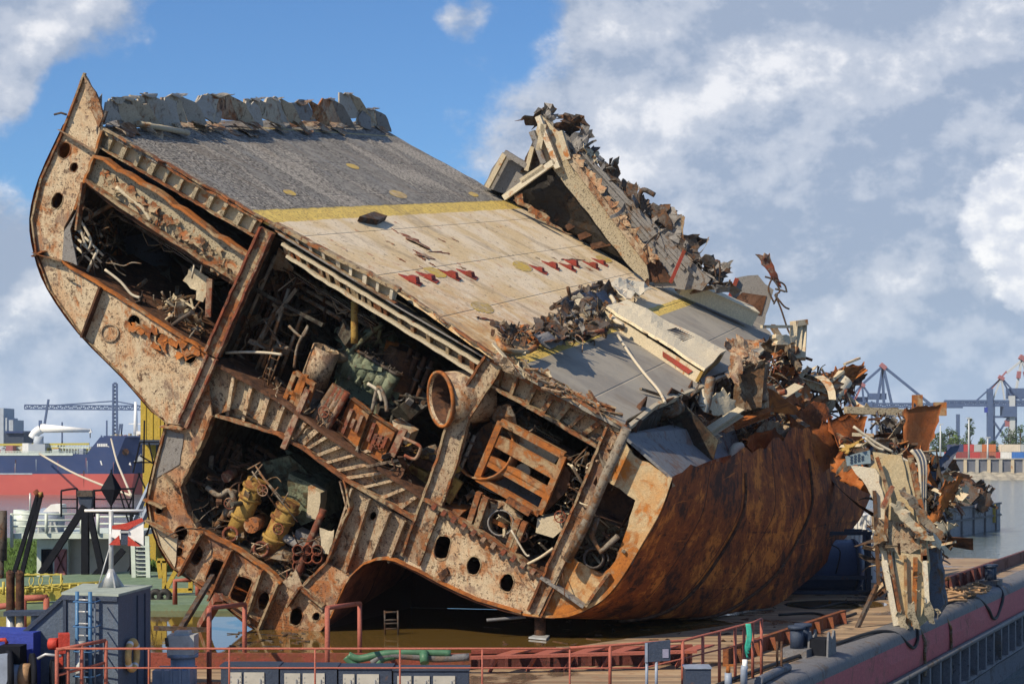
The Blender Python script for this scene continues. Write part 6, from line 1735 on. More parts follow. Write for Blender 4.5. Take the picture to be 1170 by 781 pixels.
cv = [(-.55, 0), (-.5, .5), (-.42, .75), (-.3, .78), (-.18, .62), (0, .52), (.18, .62), (.3, .78), (.42, .75), (.5, .5), (.55, 0)]
for k in (-.3, .3):
    MB().prism([c + bd * x * .9 + bn * k + V((0, 0, z)) for x, z in cv], bn * .06).build('cheek', M['bargegrey'], ch)
MB().box(c + V((0, 0, .28)), bd * .42, bn * .26, V((0, 0, .26))).build('chock_body', M['black'], ch)
ro = tag(empty('rope_heap', ground(1105, 686), 'heap of brown rope coils on the barge deck near the far bollard', 'rope'))
rq = random.Random(5)
for k in range(9):
    c = ground(1082 + k * 4.6 + rq.uniform(-2, 2), 684 - k * 1.5 + rq.uniform(-2, 2), .1 + rq.uniform(0, .35))
    r_ = rq.uniform(.35, .75)
    ph = rq.uniform(0, 6)
    MB().tube([c + V((math.cos(ph + j * .45) * r_ * rq.uniform(.9, 1.1), math.sin(ph + j * .45) * r_ * .8, .05 * math.sin(j * 1.3) + j * .012)) for j in range(22)], .055, 6).build('rope_coil', M['rope'], ro)
vb = empty('deck_valve', ground(832, 781), 'small orange topped valve pipe in front of the climbing railing', 'valve', 'deck valves')
c = U(832, 762, 47)
MB().tube([V((c.x, 47, 0)), V((c.x, 47, zt(768, 47)))], .1, 10).build('valve_pipe', M['steelgrey'], vb)
MB().tube([V((c.x, 47, zt(768, 47))), V((c.x, 47, zt(760, 47)))], .06, 8).build('stem', M['orange'], vb)
MB().box(V((c.x, 47, zt(759.5, 47))), V((.14, 0, 0)), V((0, .03, 0)), V((0, 0, .03))).build('handle', M['orange'], vb)
vb2 = empty('deck_valve', ground(852, 778), 'white capped valve pipe right of the orange topped one', 'valve', 'deck valves')
MB().tube([V((U(850, 765, 47.6).x, 47.6, 0)), U(850, 765, 47.6), U(851, 760, 47.6)], .1, 10).build('valve_pipe', M['steelgrey'], vb2)
MB().tube([U(851, 765, 47.6), U(851, 753, 47.6)], .07, 8).build('stem', M['whitep'], vb2)
for u in (888, 893):
    c = ground(u, 770)
    tag(MB().tube([c, c + V((0, 0, .95))], .035, 6).build('thin_stake', M['brown']), 'thin brown stake standing before the nearer bollard, ' + ('left' if u == 888 else 'right') + ' one of two', 'stake')
tag(MB().tube(smooth_path([ground(866, 778, .12), ground(880, 771, .12), ground(892, 765, .12), ground(900, 762, .12)]), .13, 10).build('ribbed_hose', M['bargedark']), 'ribbed grey hose lying on deck before the thin stakes', 'hose')
# cable that wanders along the edge and loops down the red side
cab = [E(s_, o_, z_) for s_, o_, z_ in [(-3, -1.3, .08), (2, -1.25, .08), (6, -1.1, .08), (10, -.85, .1), (13.5, -.6, .1), (15.0, -.2, -.05), (16.0, .07, -.55), (16.8, .1, -.75), (17.5, .09, -.5), (18, -.1, -.1), (18.6, -.6, .1)]]
tag(MB().tube(smooth_path(cab, 5), .06, 6).build('black_cable', M['rubber']), 'long black cable lying along the barge edge and looping over the red side', 'cable')
cab = [E(s_, o_, z_) for s_, o_, z_ in [(22, -.5, .1), (25, -.6, .1), (28, -.5, .1), (30.5, -.2, -.02), (32, .07, -.6), (33, .1, -1.1), (34, .1, -1.2), (35, .09, -.9), (36, .07, -.4), (36.5, -.2, -.02), (37, -.6, .08)]]
tag(MB().tube(smooth_path(cab, 5), .07, 6).build('black_cable', M['rubber']), 'black cable drooping down the red side beyond the torn frame', 'cable')
for s_, ln, lbn in [(23.5, 1.9, 'chain like rope hanging down the red side right of the torn frame'), (18.6, 1.4, 'short frayed rope hanging down the red side below the torn frame')]:
    pts = [E(s_ - .6, -.7, .1), E(s_ - .2, -.25, -.0), E(s_, .09, -.6)] + [E(s_ + rq.uniform(-.1, .1), .12, -.6 - ln * k / 5) for k in range(1, 6)]
    tag(MB().tube(smooth_path(pts, 3), .06, 6).build('hanging_rope', M['cable']), lbn, 'rope')

# small litter lying about the deck
rl_ = random.Random(77)
b_ = MB()
for k in range(150):
    u, v = rl_.uniform(560, 1090), rl_.uniform(668, 752)
    p = ground(u, v, .02)
    if (p - E0).dot(bn) > -3.0: continue
    s_ = rl_.uniform(.1, .35)
    ax = V((rl_.uniform(-1, 1), rl_.uniform(-1, 1), 0)) * s_
    ay = V((-ax.y, ax.x, 0)) * rl_.uniform(.2, .8)
    if rl_.random() < .5: b_.crumple(p, p + ax, p + ax + ay + V((0, 0, .1 * rl_.random())), p + ay, 3, 3, .06, .02, 2, .015, rnd=rl_)
    else: b_.bar(p, p + ax * 2.5, .04, .03)
tag(b_.build('deck_litter', M['brown']), kind='stuff')
for i, pts in enumerate([[(900, 690), (930, 694), (965, 688), (985, 692)], [(890, 702), (930, 700), (955, 706), (978, 700)]]):
    tag(MB().tube(smooth_path([ground(x, y, .05) for x, y in pts], 5), .05, 6).build('deck_hose', M['rubber']), ['dark hose on the shaded deck below the blue tank', 'dark hose on the deck nearer than the one under the blue tank'][i], 'hose')
# blue tank container behind the hull
tk = empty('tank_container', ground(960, 678), 'blue tank container in an open frame behind the hull', 'tank container')
Yt = 78.5
mb_ = plain('tank_blue', (.045, .075, .16), .15, .4, 1.5, (.03, .04, .08), .4)
c0, c1 = U(915, 647, Yt + .5), U(978, 645, Yt)
MB().tube([c0 - V((3, 0, 0)), c0 - V((2.9, 0, 0)), c1], 1.15, 30).build('tank_shell', mb_, tk)
MB().tube([c1, c1 + V((.15, -.01, 0)), c1 + V((.28, -.02, 0))], 1.12, 30, True, .85).build('tank_end', mb_, tk)
for t_ in (.15, .55, .95):
    c_ = c0.lerp(c1, t_); MB().tube([c_ - V((.05, 0, 0)), c_ + V((.05, 0, 0))], 1.18, 30).build('tank_band', M['navy'], tk)
for u, dy in ((986, -1.2), (994, 1.1)):
    MB().bar(V((U(u, 645, Yt).x, Yt + dy, 0)), V((U(u, 645, Yt).x, Yt + dy, 2.75)), .2, .2).build('frame_post', M['navy'], tk)
for dy, z_ in ((-1.2, .1), (-1.2, 2.7), (1.1, .1), (1.1, 2.7), (-1.2, .75)):
    MB().bar(V((U(990, 645, Yt).x, Yt + dy, z_)), V((U(890, 645, Yt).x, Yt + dy, z_)), .16, .16).build('frame_rail', M['navy'], tk)
MB().tube(smooth_path([U(950, 622, Yt - 1.3), U(960, 630, Yt - 1.3), U(955, 655, Yt - 1.3)]), .03, 6).build('hanging_cable', M['rubber'], tk)
wc = empty('white_container', ground(985, 668), 'pale ribbed container standing behind the blue tank', 'container')
Yt2 = 84
MB().bx(U(930, 600, Yt2).x, U(1010, 600, Yt2).x, Yt2, Yt2 + 2.4, 0, zt(588, Yt2)).build('container_body', M['whitep'], wc)
b_ = MB()
for k in range(16):
    x = U(932 + k * 5, 600, Yt2).x
    b_.bx(x, x + .1, Yt2 - .04, Yt2 - .003, .1, zt(589, Yt2))
b_.build('corrugation', M['whitep'], wc)

# torn frame that stands on the barge edge
tf = empty('torn_frame_piece', ground(1045, 716), 'tall torn cream steel frame standing on the barge edge in front of the hull', 'wreck piece')
Yf = 63.8
M['framecream'] = rusty('stained_cream_frame', (.58, .48, .30), (.42, .17, .04), (.10, .06, .03), cover=.59, dark=.64, speck=.62, off=141, tint=(.50, .34, .15), tint_amt=.55)
M['framebrown'] = rusty('tan_brown_frame', (.44, .31, .17), (.30, .13, .05), (.09, .05, .03), cover=.54, dark=.62, speck=.60, off=151, tint=(.36, .22, .11), tint_amt=.7)
def fq_(name, px, m, th=.15, dy=0.0, amp=.7):
    return MB().prism([U(x, y, Yf + dy) for x, y in jagp(px, amp, 8)], V((.05, th, 0))).build(name, M[m], tf)
fq_('frame_plate', [(997, 516), (1030, 520), (1040, 560), (1050, 640), (1048, 690), (1056, 712), (1030, 712), (1018, 660), (1010, 600), (1006, 560)], 'framecream', .12, .12)
fq_('frame_plate', [(972, 532), (1000, 535), (1008, 560), (1014, 600), (1030, 690), (1040, 720), (1016, 690), (1004, 620), (998, 570), (985, 548)], 'white', .1, 0)
fq_('frame_plate', [(985, 542), (1000, 528), (1044, 526), (1056, 580), (1062, 640), (1060, 708), (1048, 718), (1030, 708), (1014, 650), (1006, 590)], 'framecream', .12, .25)
fq_('frame_web', [(1000, 590), (1045, 600), (1058, 625), (1040, 632), (1005, 628)], 'beamweb', .9, -.1)
fq_('frame_web', [(1022, 630), (1058, 634), (1056, 690), (1048, 716), (1026, 700)], 'framecream', .1, -.08)
for pts, mm, w_ in [([(1002, 522), (1014, 560), (1012, 610), (1030, 712)], 'flange', .12), ([(1046, 636), (1044, 715)], 'orange', .14), ([(1056, 634), (1060, 700)], 'white', .16), ([(1034, 634), (1036, 714)], 'framebrown', .08), ([(1010, 640), (1024, 714)], 'white', .2), ([(1040, 520), (1052, 580), (1056, 640)], 'flange', .2)]:
    for i in range(len(pts) - 1):
        MB().bar(U(*pts[i], Yf - .2), U(*pts[i + 1], Yf - .2), w_, .14, V((0, 1, 0))).build('frame_stiffener', M[mm], tf)
MB().crumple(U(1016, 575, Yf - .8), U(1028, 572, Yf - .8), U(1066, 614, Yf - .5), U(1052, 618, Yf - .5), 4, 10, .25, .06, 1, .05).build('loose_plank', M['cream'], tf)
MB().crumple(U(1024, 560, Yf - .6), U(1034, 556, Yf - .6), U(1078, 612, Yf - .3), U(1070, 616, Yf - .3), 4, 10, .25, .06, 1, .05).build('loose_plank', M['pipe'], tf)
MB().prism([U(x, y, Yf + .6) for x, y in jagp([(1058, 628), (1070, 626), (1078, 690), (1068, 706), (1060, 700)], .6)], V((.3, .5, 0))).build('dark_slab', M['bluescrap'], tf)
MB().bar(U(1002, 668, Yf), U(978, 720, Yf - .5), .16, .12).build('dark_strut', M['scrapdark'], tf)
MB().bar(U(999, 560, Yf - .1), U(1004, 668, Yf), .14, .12).build('dark_strut', M['scrapdark'], tf)
MB().bar(U(1020, 555, Yf - .6), U(1008, 580, Yf - .6), .3, .12).build('red_strut', M['redrust'], tf)
for (x0, y0, x1, y1) in [(1036, 690, 1050, 718), (1056, 690, 1068, 712), (1024, 700, 1038, 718)]:
    MB().crumple(U(x0, y0, Yf - .5), U(x0 + 7, y0 - 3, Yf - .5), U(x1, y1 - 2, Yf - .3), U(x1 - 8, y1, Yf - .3), 3, 6, .2, .05, 1, .04).build('torn_tongue', M['creamspeck'], tf)
scrap([(990, 640), (1060, 640), (1075, 700), (1060, 716), (1020, 712)], lambda u, v: Yf - .3, 14, .3, ['cable', 'creamspeck', 'brown', 'scrapdark'], 81, ('wire', 'bar', 'plate'), 'tangled_scrap', tf)
scrap([(990, 590), (1070, 600), (1075, 630), (1010, 632)], lambda u, v: Yf - .2, 12, .4, ['brown', 'creamspeck', 'cable', 'white'], 82, ('plate', 'bar', 'angle'), 'tangled_scrap', tf)
# middle heap: scrap between the hull and the far lighter
sc2 = tag(empty('scrap_pile', ground(1030, 690), 'pile of torn plates, cables and tanks stacked behind the torn cream frame', 'scrap pile'))
scrap([(960, 500), (1030, 505), (1070, 530), (1090, 570), (1080, 610), (1020, 600), (1010, 540), (975, 535)], lambda u, v: 72 + (u - 980) * .04, 150, .7, ['brown', 'redrust', 'cream', 'scrapdark', 'pipe', 'bluescrap', 'orange', 'cable'], 83, ALL, 'torn_plates', sc2)
scrap([(1000, 475), (1040, 475), (1045, 520), (1000, 510)], lambda u, v: 76, 120, .6, ['scrapdark', 'scrapdark', 'bluescrap', 'brown', 'grey', 'cream'], 84, ALL, 'dark_rubble', sc2)
scrap([(1040, 540), (1085, 560), (1080, 625), (1040, 620)], lambda u, v: 74, 90, .7, ['brown', 'bluescrap', 'cream', 'orange', 'scrapdark', 'cable'], 85, ALL, 'torn_plates', sc2)
scrap([(1008, 600), (1066, 610), (1072, 672), (1010, 672)], lambda u, v: 74 + (u - 1008) * .02, 130, .9, ['scrapdark', 'brown', 'web2', 'bluescrap', 'redrust'], 86, ALL, 'torn_plates', sc2)
def big(pts, m, amp=.3, name='torn_sheet', nu=9, nv=9, parent=None):
    p = [U(*q) for q in pts]
    return MB().crumple(p[0], p[1], p[2], p[3], nu, nv, amp, .1, .5, .06, True, rq).build(name, M[m], parent or sc2)
bow = MB().crumple(U(1030, 467, 74.2), U(1078, 463, 75.2), U(1052, 536, 74.6), U(1034, 548, 74), 12, 12, .25, .06, .35, .08, True, rq).build('curved_shell_plate', M['redorange'], sc2)
big([(970, 465, 76.5), (1030, 468, 77), (1030, 475, 77), (970, 472, 76.5)], 'cream', .1, 'long_beam', 12, 2)
MB().bar(U(966, 468, 76.4), U(1031, 471, 77), .35, .3).build('long_beam', M['creamspeck'], sc2)
big([(1030, 470, 76.8), (1044, 470, 77), (1048, 500, 76.5), (1034, 500, 76)], 'brown', .4)
MB().box(U(1048, 460, 77.5), V((.2, 0, 0)), V((0, .2, 0)), V((0, 0, .35))).build('bent_post', M['orange'], sc2)
MB().box(U(1074, 467, 78), V((.25, 0, 0)), V((0, .2, 0)), V((0, 0, .3))).build('bent_post', M['orange'], sc2)
# plate with faint dark lettering
lt = MB().prism([U(x, y, 70.6) for x, y in [(966, 521), (994, 514), (995, 529), (968, 532)]], V((0, .08, 0))).build('lettered_plate', plain('pale_blue_plate', (.20, .27, .31), .2, .6, 4, (.12, .10, .08), .5), sc2)
b_ = MB()
for k in range(4):
    for j in range(3):
        if rq.random() < .8:
            x = 971.5 + k * 4.2; y = 521 - k * 1.2 + j * 3.2
            b_.prism([U(x, y, 70.56), U(x + 2.6, y - .7, 70.56), U(x + 2.6, y + 1.1, 70.56), U(x, y + 1.8, 70.56)], V((0, .02, 0)))
b_.build('lettering', M['navy'], lt)
big([(962, 512, 70.8), (976, 506, 71), (988, 502, 71), (968, 518, 70.6)], 'yellow', .08)
MB().bar(U(974, 496, 72), U(998, 497, 72), .2, .14).build('bar', M['cream'], sc2)
for pts in [[(975, 487), (1000, 505), (1020, 516)], [(988, 500), (1000, 510), (1010, 514)], [(1026, 521), (1040, 528), (1048, 530)]]:
    MB().tube(smooth_path([U(x, y, 71.4) for x, y in pts]), .06, 6).build('bent_bar', M['paleline'], sc2)
for k in range(7):
    MB().tube(smooth_path([U(1041 + k * 1.6, 514, 73 + k * .05), U(1050 + k * 1.2, 528, 73), U(1052 + k * .8, 560, 73), U(1052 + k * .8, 590, 73)]), .08, 6).build('cable_bunch', M['bluescrap' if k % 3 else 'paleline'], sc2)
for pts, mm in [([(1070, 555, 72), (1088, 545, 72.5), (1088, 562, 72.5), (1070, 600, 72)], 'orange'), ([(1062, 595, 71.5), (1078, 580, 71.5), (1072, 605, 71.5), (1062, 615, 71)], 'orange'), ([(1055, 515, 78), (1066, 518, 78), (1100, 560, 79), (1090, 566, 79)], 'cream'), ([(1068, 596, 70), (1094, 598, 70.5), (1084, 606, 70.5), (1072, 612, 70)], 'cream'), ([(1000, 500, 73), (1012, 520, 73), (1000, 545, 72), (990, 530, 72)], 'beamweb'), ([(1060, 528, 77), (1075, 532, 77), (1078, 560, 76.6), (1062, 556, 76.6)], 'scrapdark'), ([(1046, 598, 71), (1066, 600, 71), (1064, 612, 70.6), (1046, 610, 70.6)], 'bluescrap')]:
    big(pts, mm, .4)
# ================================================================== far background, right
# grey lighter heaped with scrap
lg = empty('grey_lighter', V((ground(1110, 606, WZ).x, 215, WZ)), 'grey ribbed lighter barge loaded with dark scrap on the river', 'barge')
l0, l1 = ground(1010, 627, WZ), ground(1143, 604, WZ)
ld_ = (l1 - l0).normalized(); ln_ = V((-ld_.y, ld_.x, 0))
HZ = 3.35
MB().prism([l0, l1, l1 + ln_ * 9, l0 + ln_ * 9], V((0, 0, HZ))).build('lighter_hull', rusty('lighter_grey_side', (.30, .31, .33), (.20, .16, .13), (.07, .065, .07), cover=.56, dark=.6, speck=.62, off=44, scale=.35), lg)
for k in range(9):
    p = l0.lerp(l1, (k + .5) / 9) - ln_ * .06
    MB().bar(p, p + V((0, 0, HZ)), .35, .2, ld_).build('side_rib', M['bargegrey'], lg)
MB().bar(l0 + V((0, 0, 1.9)) - ln_ * .1, l1 + V((0, 0, 1.9)) - ln_ * .1, .2, .25).build('rubbing_strake', M['bargegrey'], lg)
MB().bar(l0 + V((0, 0, HZ + .05)), l1 + V((0, 0, HZ + .05)), .4, .25).build('top_edge', M['bargegrey'], lg)
p = l0.lerp(l1, .92) - ln_ * .12
MB().bar(p + V((0, 0, 1)), p + V((0, 0, HZ)), .5, .1, ld_).build('yellow_mark', M['yellowp'], lg)
scl_ = 0
sc3 = tag(empty('scrap_load', (l0 + l1) / 2 + V((0, 0, HZ)), 'dark heap of mixed scrap metal loaded on the grey lighter', 'scrap heap'))
scrap([(1075, 545), (1095, 545), (1105, 552), (1125, 560), (1132, 570), (1125, 577), (1070, 580)], lambda u, v: 219, 220, 1.6, ['scrapdark', 'scrapdark', 'brown', 'bluescrap', 'grey'], 91, ('plate', 'bar', 'box', 'wire'), 'scrap', sc3)
scrap([(1062, 530), (1080, 535), (1100, 565), (1092, 572), (1065, 560)], lambda u, v: 209, 90, 1.8, ['cream', 'brown', 'redrust', 'pipe', 'grey'], 92, ('plate', 'bar', 'angle'), 'scrap', sc3)
MB().bar(U(1128, 578, 214), U(1130, 563, 214), .4, .4).build('post', M['scrapdark'], sc3)
MB().bar(U(1058, 524, 207), U(1098, 562, 212), 2.0, 1.2).build('long_beam', M['cream'], sc3)

# quay wall with posts and stone slope
YQ = 560
qx0, qx1 = (1066 - CX) / F * YQ, (1300 - CX) / F * YQ
qw = empty('quay_wall', V((170, YQ, WZ)), 'grey sheet pile quay wall with pale fender posts across the river', 'quay')
MB().bx(qx0, qx1, YQ, YQ + 5, WZ, zt(524.5, YQ)).build('wall', plain('sheet_pile_grey', (.12, .135, .17), .2, .8, .2), qw)
MB().bx(qx0 - .5, qx1, YQ - .5, YQ + 6, zt(524.4, YQ), zt(523.4, YQ)).build('capping_beam', M['concrete'], qw)
for k in range(14):
    x = (1089 + k * 6.75 * 2 - CX) / F * YQ
    MB().bx(x - .45, x + .45, YQ - .7, YQ - .02, WZ + .5, zt(525, YQ)).build('fender_post', M['cream'] if k % 2 else M['concrete'], qw)
b_ = MB()
rq = random.Random(8)
def slope(x, y):
    p = V((qx0 - 6 + (qx1 - qx0 + 6) * x, YQ - 12 * (1 - y), WZ - .3 + 2.6 * y))
    return p + V((0, 0, noise.noise(p * .4) * .7))
b_.grid(slope, 90, 5, False)
tag(b_.build('stone_bank', M['stone']), kind='structure')

# container stacks
cols = {'navy': (.05, .06, .14), 'red': (.42, .06, .06), 'maroon': (.25, .06, .06), 'orange': (.50, .16, .06), 'grey': (.42, .44, .45), 'white': (.68, .68, .66), 'blue': (.05, .17, .50), 'cream': (.62, .55, .45), 'pale blue': (.35, .48, .62), 'rust': (.36, .13, .08)}
cm = {k: plain('container_' + k.replace(' ', '_'), v, .12, .6, .2) for k, v in cols.items()}
YK = 600
def container(u0, u1, row, col, label, Y=YK):
    x0, x1 = (u0 - CX) / F * Y, (u1 - CX) / F * Y
    z0 = 1.6 + row * 2.65
    r = empty('shipping_container', V(((x0 + x1) / 2, Y, z0)), label, 'container', 'containers stacked on the far quay')
    MB().bx(x0 + .05, x1 - .05, Y, Y + 2.5, z0, z0 + 2.55).build('container_box', cm[col], r)
    b_ = MB()
    n_ = max(4, int((x1 - x0) / .8))
    for k in range(n_):
        x = x0 + .15 + (x1 - x0 - .3) * k / n_
        b_.bx(x, x + .25, Y - .06, Y - .004, z0 + .15, z0 + 2.4)
    b_.build('corrugation', cm[col], r)
for (u0, u1, row, col, label) in [(1066, 1079, 0, 'pale blue', 'pale blue container on the ground at the left end of the stacks'),
        (1079, 1084, 0, 'red', 'narrow red container end beside the pale blue one'), (1084, 1092, 0, 'grey', 'grey container on the ground under the dark navy one'),
        (1084, 1101, 1, 'navy', 'dark navy container on top near the left end of the stacks'), (1092, 1106, 0, 'maroon', 'dark maroon container on the ground under the navy one'),
        (1101, 1113, 1, 'red', 'red container on the top row right of the navy one'), (1106, 1120, 0, 'red', 'red container on the ground left of the orange stack'),
        (1113, 1122, 1, 'grey', 'grey container on the top row between red and orange'), (1122, 1138, 1, 'orange', 'orange container on the top row'),
        (1120, 1138, 0, 'rust', 'rust brown container under the orange one'), (1138, 1143, 0, 'red', 'narrow red container end right of the rust brown one'),
        (1143, 1156, 0, 'white', 'white container on the ground under the long cream one'), (1143, 1166, 1, 'cream', 'long cream container on the top row at the right'),
        (1156, 1170, 0, 'blue', 'bright blue container on the ground at the right edge'), (1166, 1182, 1, 'grey', 'grey container on the top row cut by the right edge'), (1170, 1186, 0, 'blue', 'blue container half outside the right edge')]:
    container(u0, u1, row, col, label)

# lamp posts
for u, v0, Y, lb in [(1074.5, 485, 590, 'tall pale lamp post left of the containers'), (1107, 478, 590, 'tall pale lamp post in front of the poplar'), (1128.5, 500, 585, 'short pale lamp post before the crane leg')]:
    r = empty('lamp_post', V(((u - CX) / F * Y, Y, 1.2)), lb, 'lamp post', 'lamp posts on the far quay')
    x = (u - CX) / F * Y
    MB().tube([V((x, Y, 1.0)), V((x, Y, zt(v0, Y)))], .38, 8, True, .22).build('pole', M['lamp'], r)
    MB().bx(x - .9, x + .9, Y - .3, Y + .3, zt(v0, Y), zt(v0, Y) + .3).build('lamp_head', M['lamp'], r)

# trees on the far bank
def tree(u, vtop, wpx, Y, shape, label, m, seed, n=900):
    rq = random.Random(seed)
    x = (u - CX) / F * Y; base = .9; H = zt(vtop, Y) - base; w_ = wpx / F * Y / 2
    r = empty('poplar_tree' if shape == 'poplar' else 'round_tree', V((x, Y, base)), label, 'tree', 'trees on the far bank')
    tb = MB()
    tb.tube([V((x, Y, base)), V((x + .1, Y, base + H * .45)), V((x, Y, base + H * .85))], w_ * .13, 7, True, w_ * .03)
    for k in range(7):
        an = rq.uniform(0, 6.28); z0 = base + H * rq.uniform(.2, .6)
        tb.tube([V((x, Y, z0)), V((x + math.cos(an) * w_ * .6, Y + math.sin(an) * w_ * .6, z0 + H * .2))], w_ * .05, 5, True, w_ * .01)
    tb.build('trunk', M['bark'], r)
    cb = MB()
    cl = []
    for k in range(26):
        if shape == 'poplar':
            t_ = rq.random(); rad = w_ * (math.sin(math.pi * min(1, .12 + t_ * .86)) ** .7) * .75
            c = V((x + rq.uniform(-1, 1) * rad * .7, Y + rq.uniform(-1, 1) * rad * .7, base + H * (.12 + .84 * t_))); cr = w_ * rq.uniform(.28, .5)
        else:
            an = rq.uniform(0, 6.28); e_ = rq.random() ** .5
            zz = rq.random()
            rad = w_ * .8 * math.sin(math.pi * min(1, .2 + zz * .75)) ** .6
            c = V((x + math.cos(an) * rad * e_, Y + math.sin(an) * rad * e_, base + H * (.25 + .66 * zz))); cr = w_ * rq.uniform(.22, .42)
        cl.append((c, cr))
    for k in range(n):
        c, cr = rq.choice(cl)
        dr = V((rq.gauss(0, 1), rq.gauss(0, 1), rq.gauss(0, 1))).normalized()
        p = c + dr * cr * rq.uniform(.55, 1.1)
        s_ = rq.uniform(.25, .6) * max(.6, w_ / 6)
        e1 = V((rq.gauss(0, 1), rq.gauss(0, 1), rq.gauss(0, 1))).normalized() * s_
        e2 = e1.cross(dr).normalized() * s_ * .8 if e1.cross(dr).length > 1e-3 else e1.orthogonal() * .8
        cb.add([p - e1, p - e2, p + e1, p + e2], [[0, 1, 2, 3]])
    cb.build('crown', m, r)
tree(1085, 487, 26, 660, 'round', 'dark round tree left of the poplar on the far bank', M['leaf'], 1)
tree(1075, 494, 30, 640, 'round', 'low bushy tree at the left end of the far bank', M['leaf'], 2)
tree(1093, 497, 26, 640, 'round', 'mid green rounded tree before the poplar', M['leafl'], 3)
tree(1108, 477, 17, 650, 'poplar', 'tall narrow poplar behind the red containers', M['leaf'], 4, 1200)
tree(1122, 499, 16, 640, 'round', 'small light green tree right of the poplar', M['leafl'], 5)
tree(1136, 503, 20, 670, 'round', 'low tree behind the first crane leg', M['leaf'], 6)
tree(1152, 487, 22, 680, 'round', 'dark tree between the crane legs', M['leaf'], 7)
tree(1166, 484, 24, 680, 'round', 'dark tree at the right edge of the picture', M['leaf'], 8)
tree(1180, 490, 26, 660, 'round', 'dark tree half outside the right edge', M['leaf'], 9)

# far container cranes
def crane_root(name, u, Y, label):
    return empty(name, V(((u - CX) / F * Y, Y, 1)), label, 'crane')
YA = 980
def mem(r, name, x0, y0, x1, y1, w_, m, Y=YA, dy=0.0, h_=None):
    return MB().bar(U(x0, y0, Y + dy), U(x1, y1, Y + dy), w_, h_ or w_).build(name, M[m], r)
def lattice(r, name, x0, y0, x1, y1, hpx, n, w_, m, Y, dy=0.0, dep=4.0):
    """truss between two points, hpx high, drawn as chords and diagonals: one mesh"""
    b_ = MB()
    for k in (0, 1):
        for s_ in (0, 1):
            b_.bar(U(x0, y0 + hpx * k, Y + dy + dep * s_), U(x1, y1 + hpx * k, Y + dy + dep * s_), w_, w_)
    for i in range(n):
        t0, t1 = i / n, (i + 1) / n
        xa, ya, xb, yb = x0 + (x1 - x0) * t0, y0 + (y1 - y0) * t0, x0 + (x1 - x0) * t1, y0 + (y1 - y0) * t1
        b_.bar(U(xa, ya + (hpx if i % 2 else 0), Y + dy), U(xb, yb + (0 if i % 2 else hpx), Y + dy), w_ * .7, w_ * .7)
        b_.bar(U(xa, ya, Y + dy), U(xa, ya + hpx, Y + dy), w_ * .6, w_ * .6)
    return b_.build(name, M[m], r)
c1 = crane_root('gantry_crane', 1140, YA, 'blue grey container crane with long boom above the containers at right')
lattice(c1, 'boom', 1079, 458, 1182, 458, 5, 24, 1.25, 'craneblue', YA)
for x, mm in ((1131, 'craneblue'), (1156, 'lamp')):
    mem(c1, 'leg', x, 444 if x == 1131 else 452, x, 512, 3.0, mm)
    mem(c1, 'leg', x + 4, 462, x + 4, 512, 1.6, 'craneblue', dy=16)
mem(c1, 'brace', 1131, 475, 1156, 510, 1.0, 'craneblue'); mem(c1, 'brace', 1156, 470, 1133, 508, 1.0, 'craneblue')
mem(c1, 'cross_beam', 1131, 476, 1158, 476, 1.2, 'craneblue')
for (x0, y0, x1, y1, mm) in [(1144, 431, 1131, 446, 'cranered'), (1144, 431, 1157, 456, 'craneblue'), (1144, 431, 1148, 458, 'lamp'), (1144, 431, 1134, 458, 'lamp'), (1144, 432, 1114, 459, 'craneblue'), (1144, 431, 1168, 458, 'craneblue'), (1144, 431, 1150, 424, 'cranered')]:
    mem(c1, 'stay', x0, y0, x1, y1, .8, mm)
mem(c1, 'apex', 1141, 430, 1147, 433, 2, 'cranered')
MB().bx(U(1146, 470, YA).x, U(1160, 470, YA).x, YA - 3, YA + 6, zt(476, YA), zt(464, YA)).build('machine_house', M['craneblue'], c1)
MB().bx(U(1156, 450, YA).x, U(1176, 450, YA).x, YA + 4, YA + 12, zt(455, YA), zt(443, YA)).build('machine_house', M['craneblue'], c1)
MB().bx(U(1125, 468, YA).x, U(1128, 468, YA).x, YA - 1, YA + 1, zt(471, YA), zt(465, YA)).build('cabin', M['blue'], c1)
MB().bx(U(1148, 484, YA).x, U(1153, 484, YA).x, YA - 1, YA + 1, zt(487, YA), zt(480, YA)).build('sign_panel', M['cranered'], c1)
c2 = crane_root('gantry_crane', 1168, 1100, 'red and white topped crane mast at the far right edge')
for (x0, y0, x1, y1, mm) in [(1168, 408, 1161, 445, 'lamp'), (1168, 408, 1178, 450, 'lamp'), (1167, 412, 1150, 426, 'lamp'), (1160, 445, 1160, 512, 'craneblue'), (1178, 445, 1178, 512, 'craneblue')]:
    mem(c2, 'mast_leg', x0, y0, x1, y1, 1.4, mm, 1100)
mem(c2, 'mast_band', 1163.5, 432, 1164.5, 424, 2.2, 'cranered', 1099); mem(c2, 'mast_band', 1171, 424, 1173, 432, 2.2, 'cranered', 1099)
mem(c2, 'apex', 1165, 407, 1171, 411, 3, 'cranered', 1100)
c3 = crane_root('gantry_crane', 1010, 1040, 'tall distant crane with red apex and long sloping stay above the scrap')
Yc3 = 1040
for (x0, y0, x1, y1, mm) in [(1009, 418, 1002, 462, 'craneblue'), (1009, 418, 1019, 462, 'craneblue'), (1008, 418, 1010, 462, 'craneblue'), (1009, 418, 1066, 464, 'craneblue'), (1009, 418, 984, 440, 'craneblue'), (1002, 462, 1002, 512, 'craneblue'), (1020, 462, 1020, 512, 'craneblue')]:
    mem(c3, 'stay', x0, y0, x1, y1, 1.4, mm, Yc3)
mem(c3, 'apex', 1006, 416, 1012, 421, 2.6, 'cranered', Yc3)
lattice(c3, 'boom', 970, 461, 1100, 461, 4, 26, 1.1, 'craneblue', Yc3)
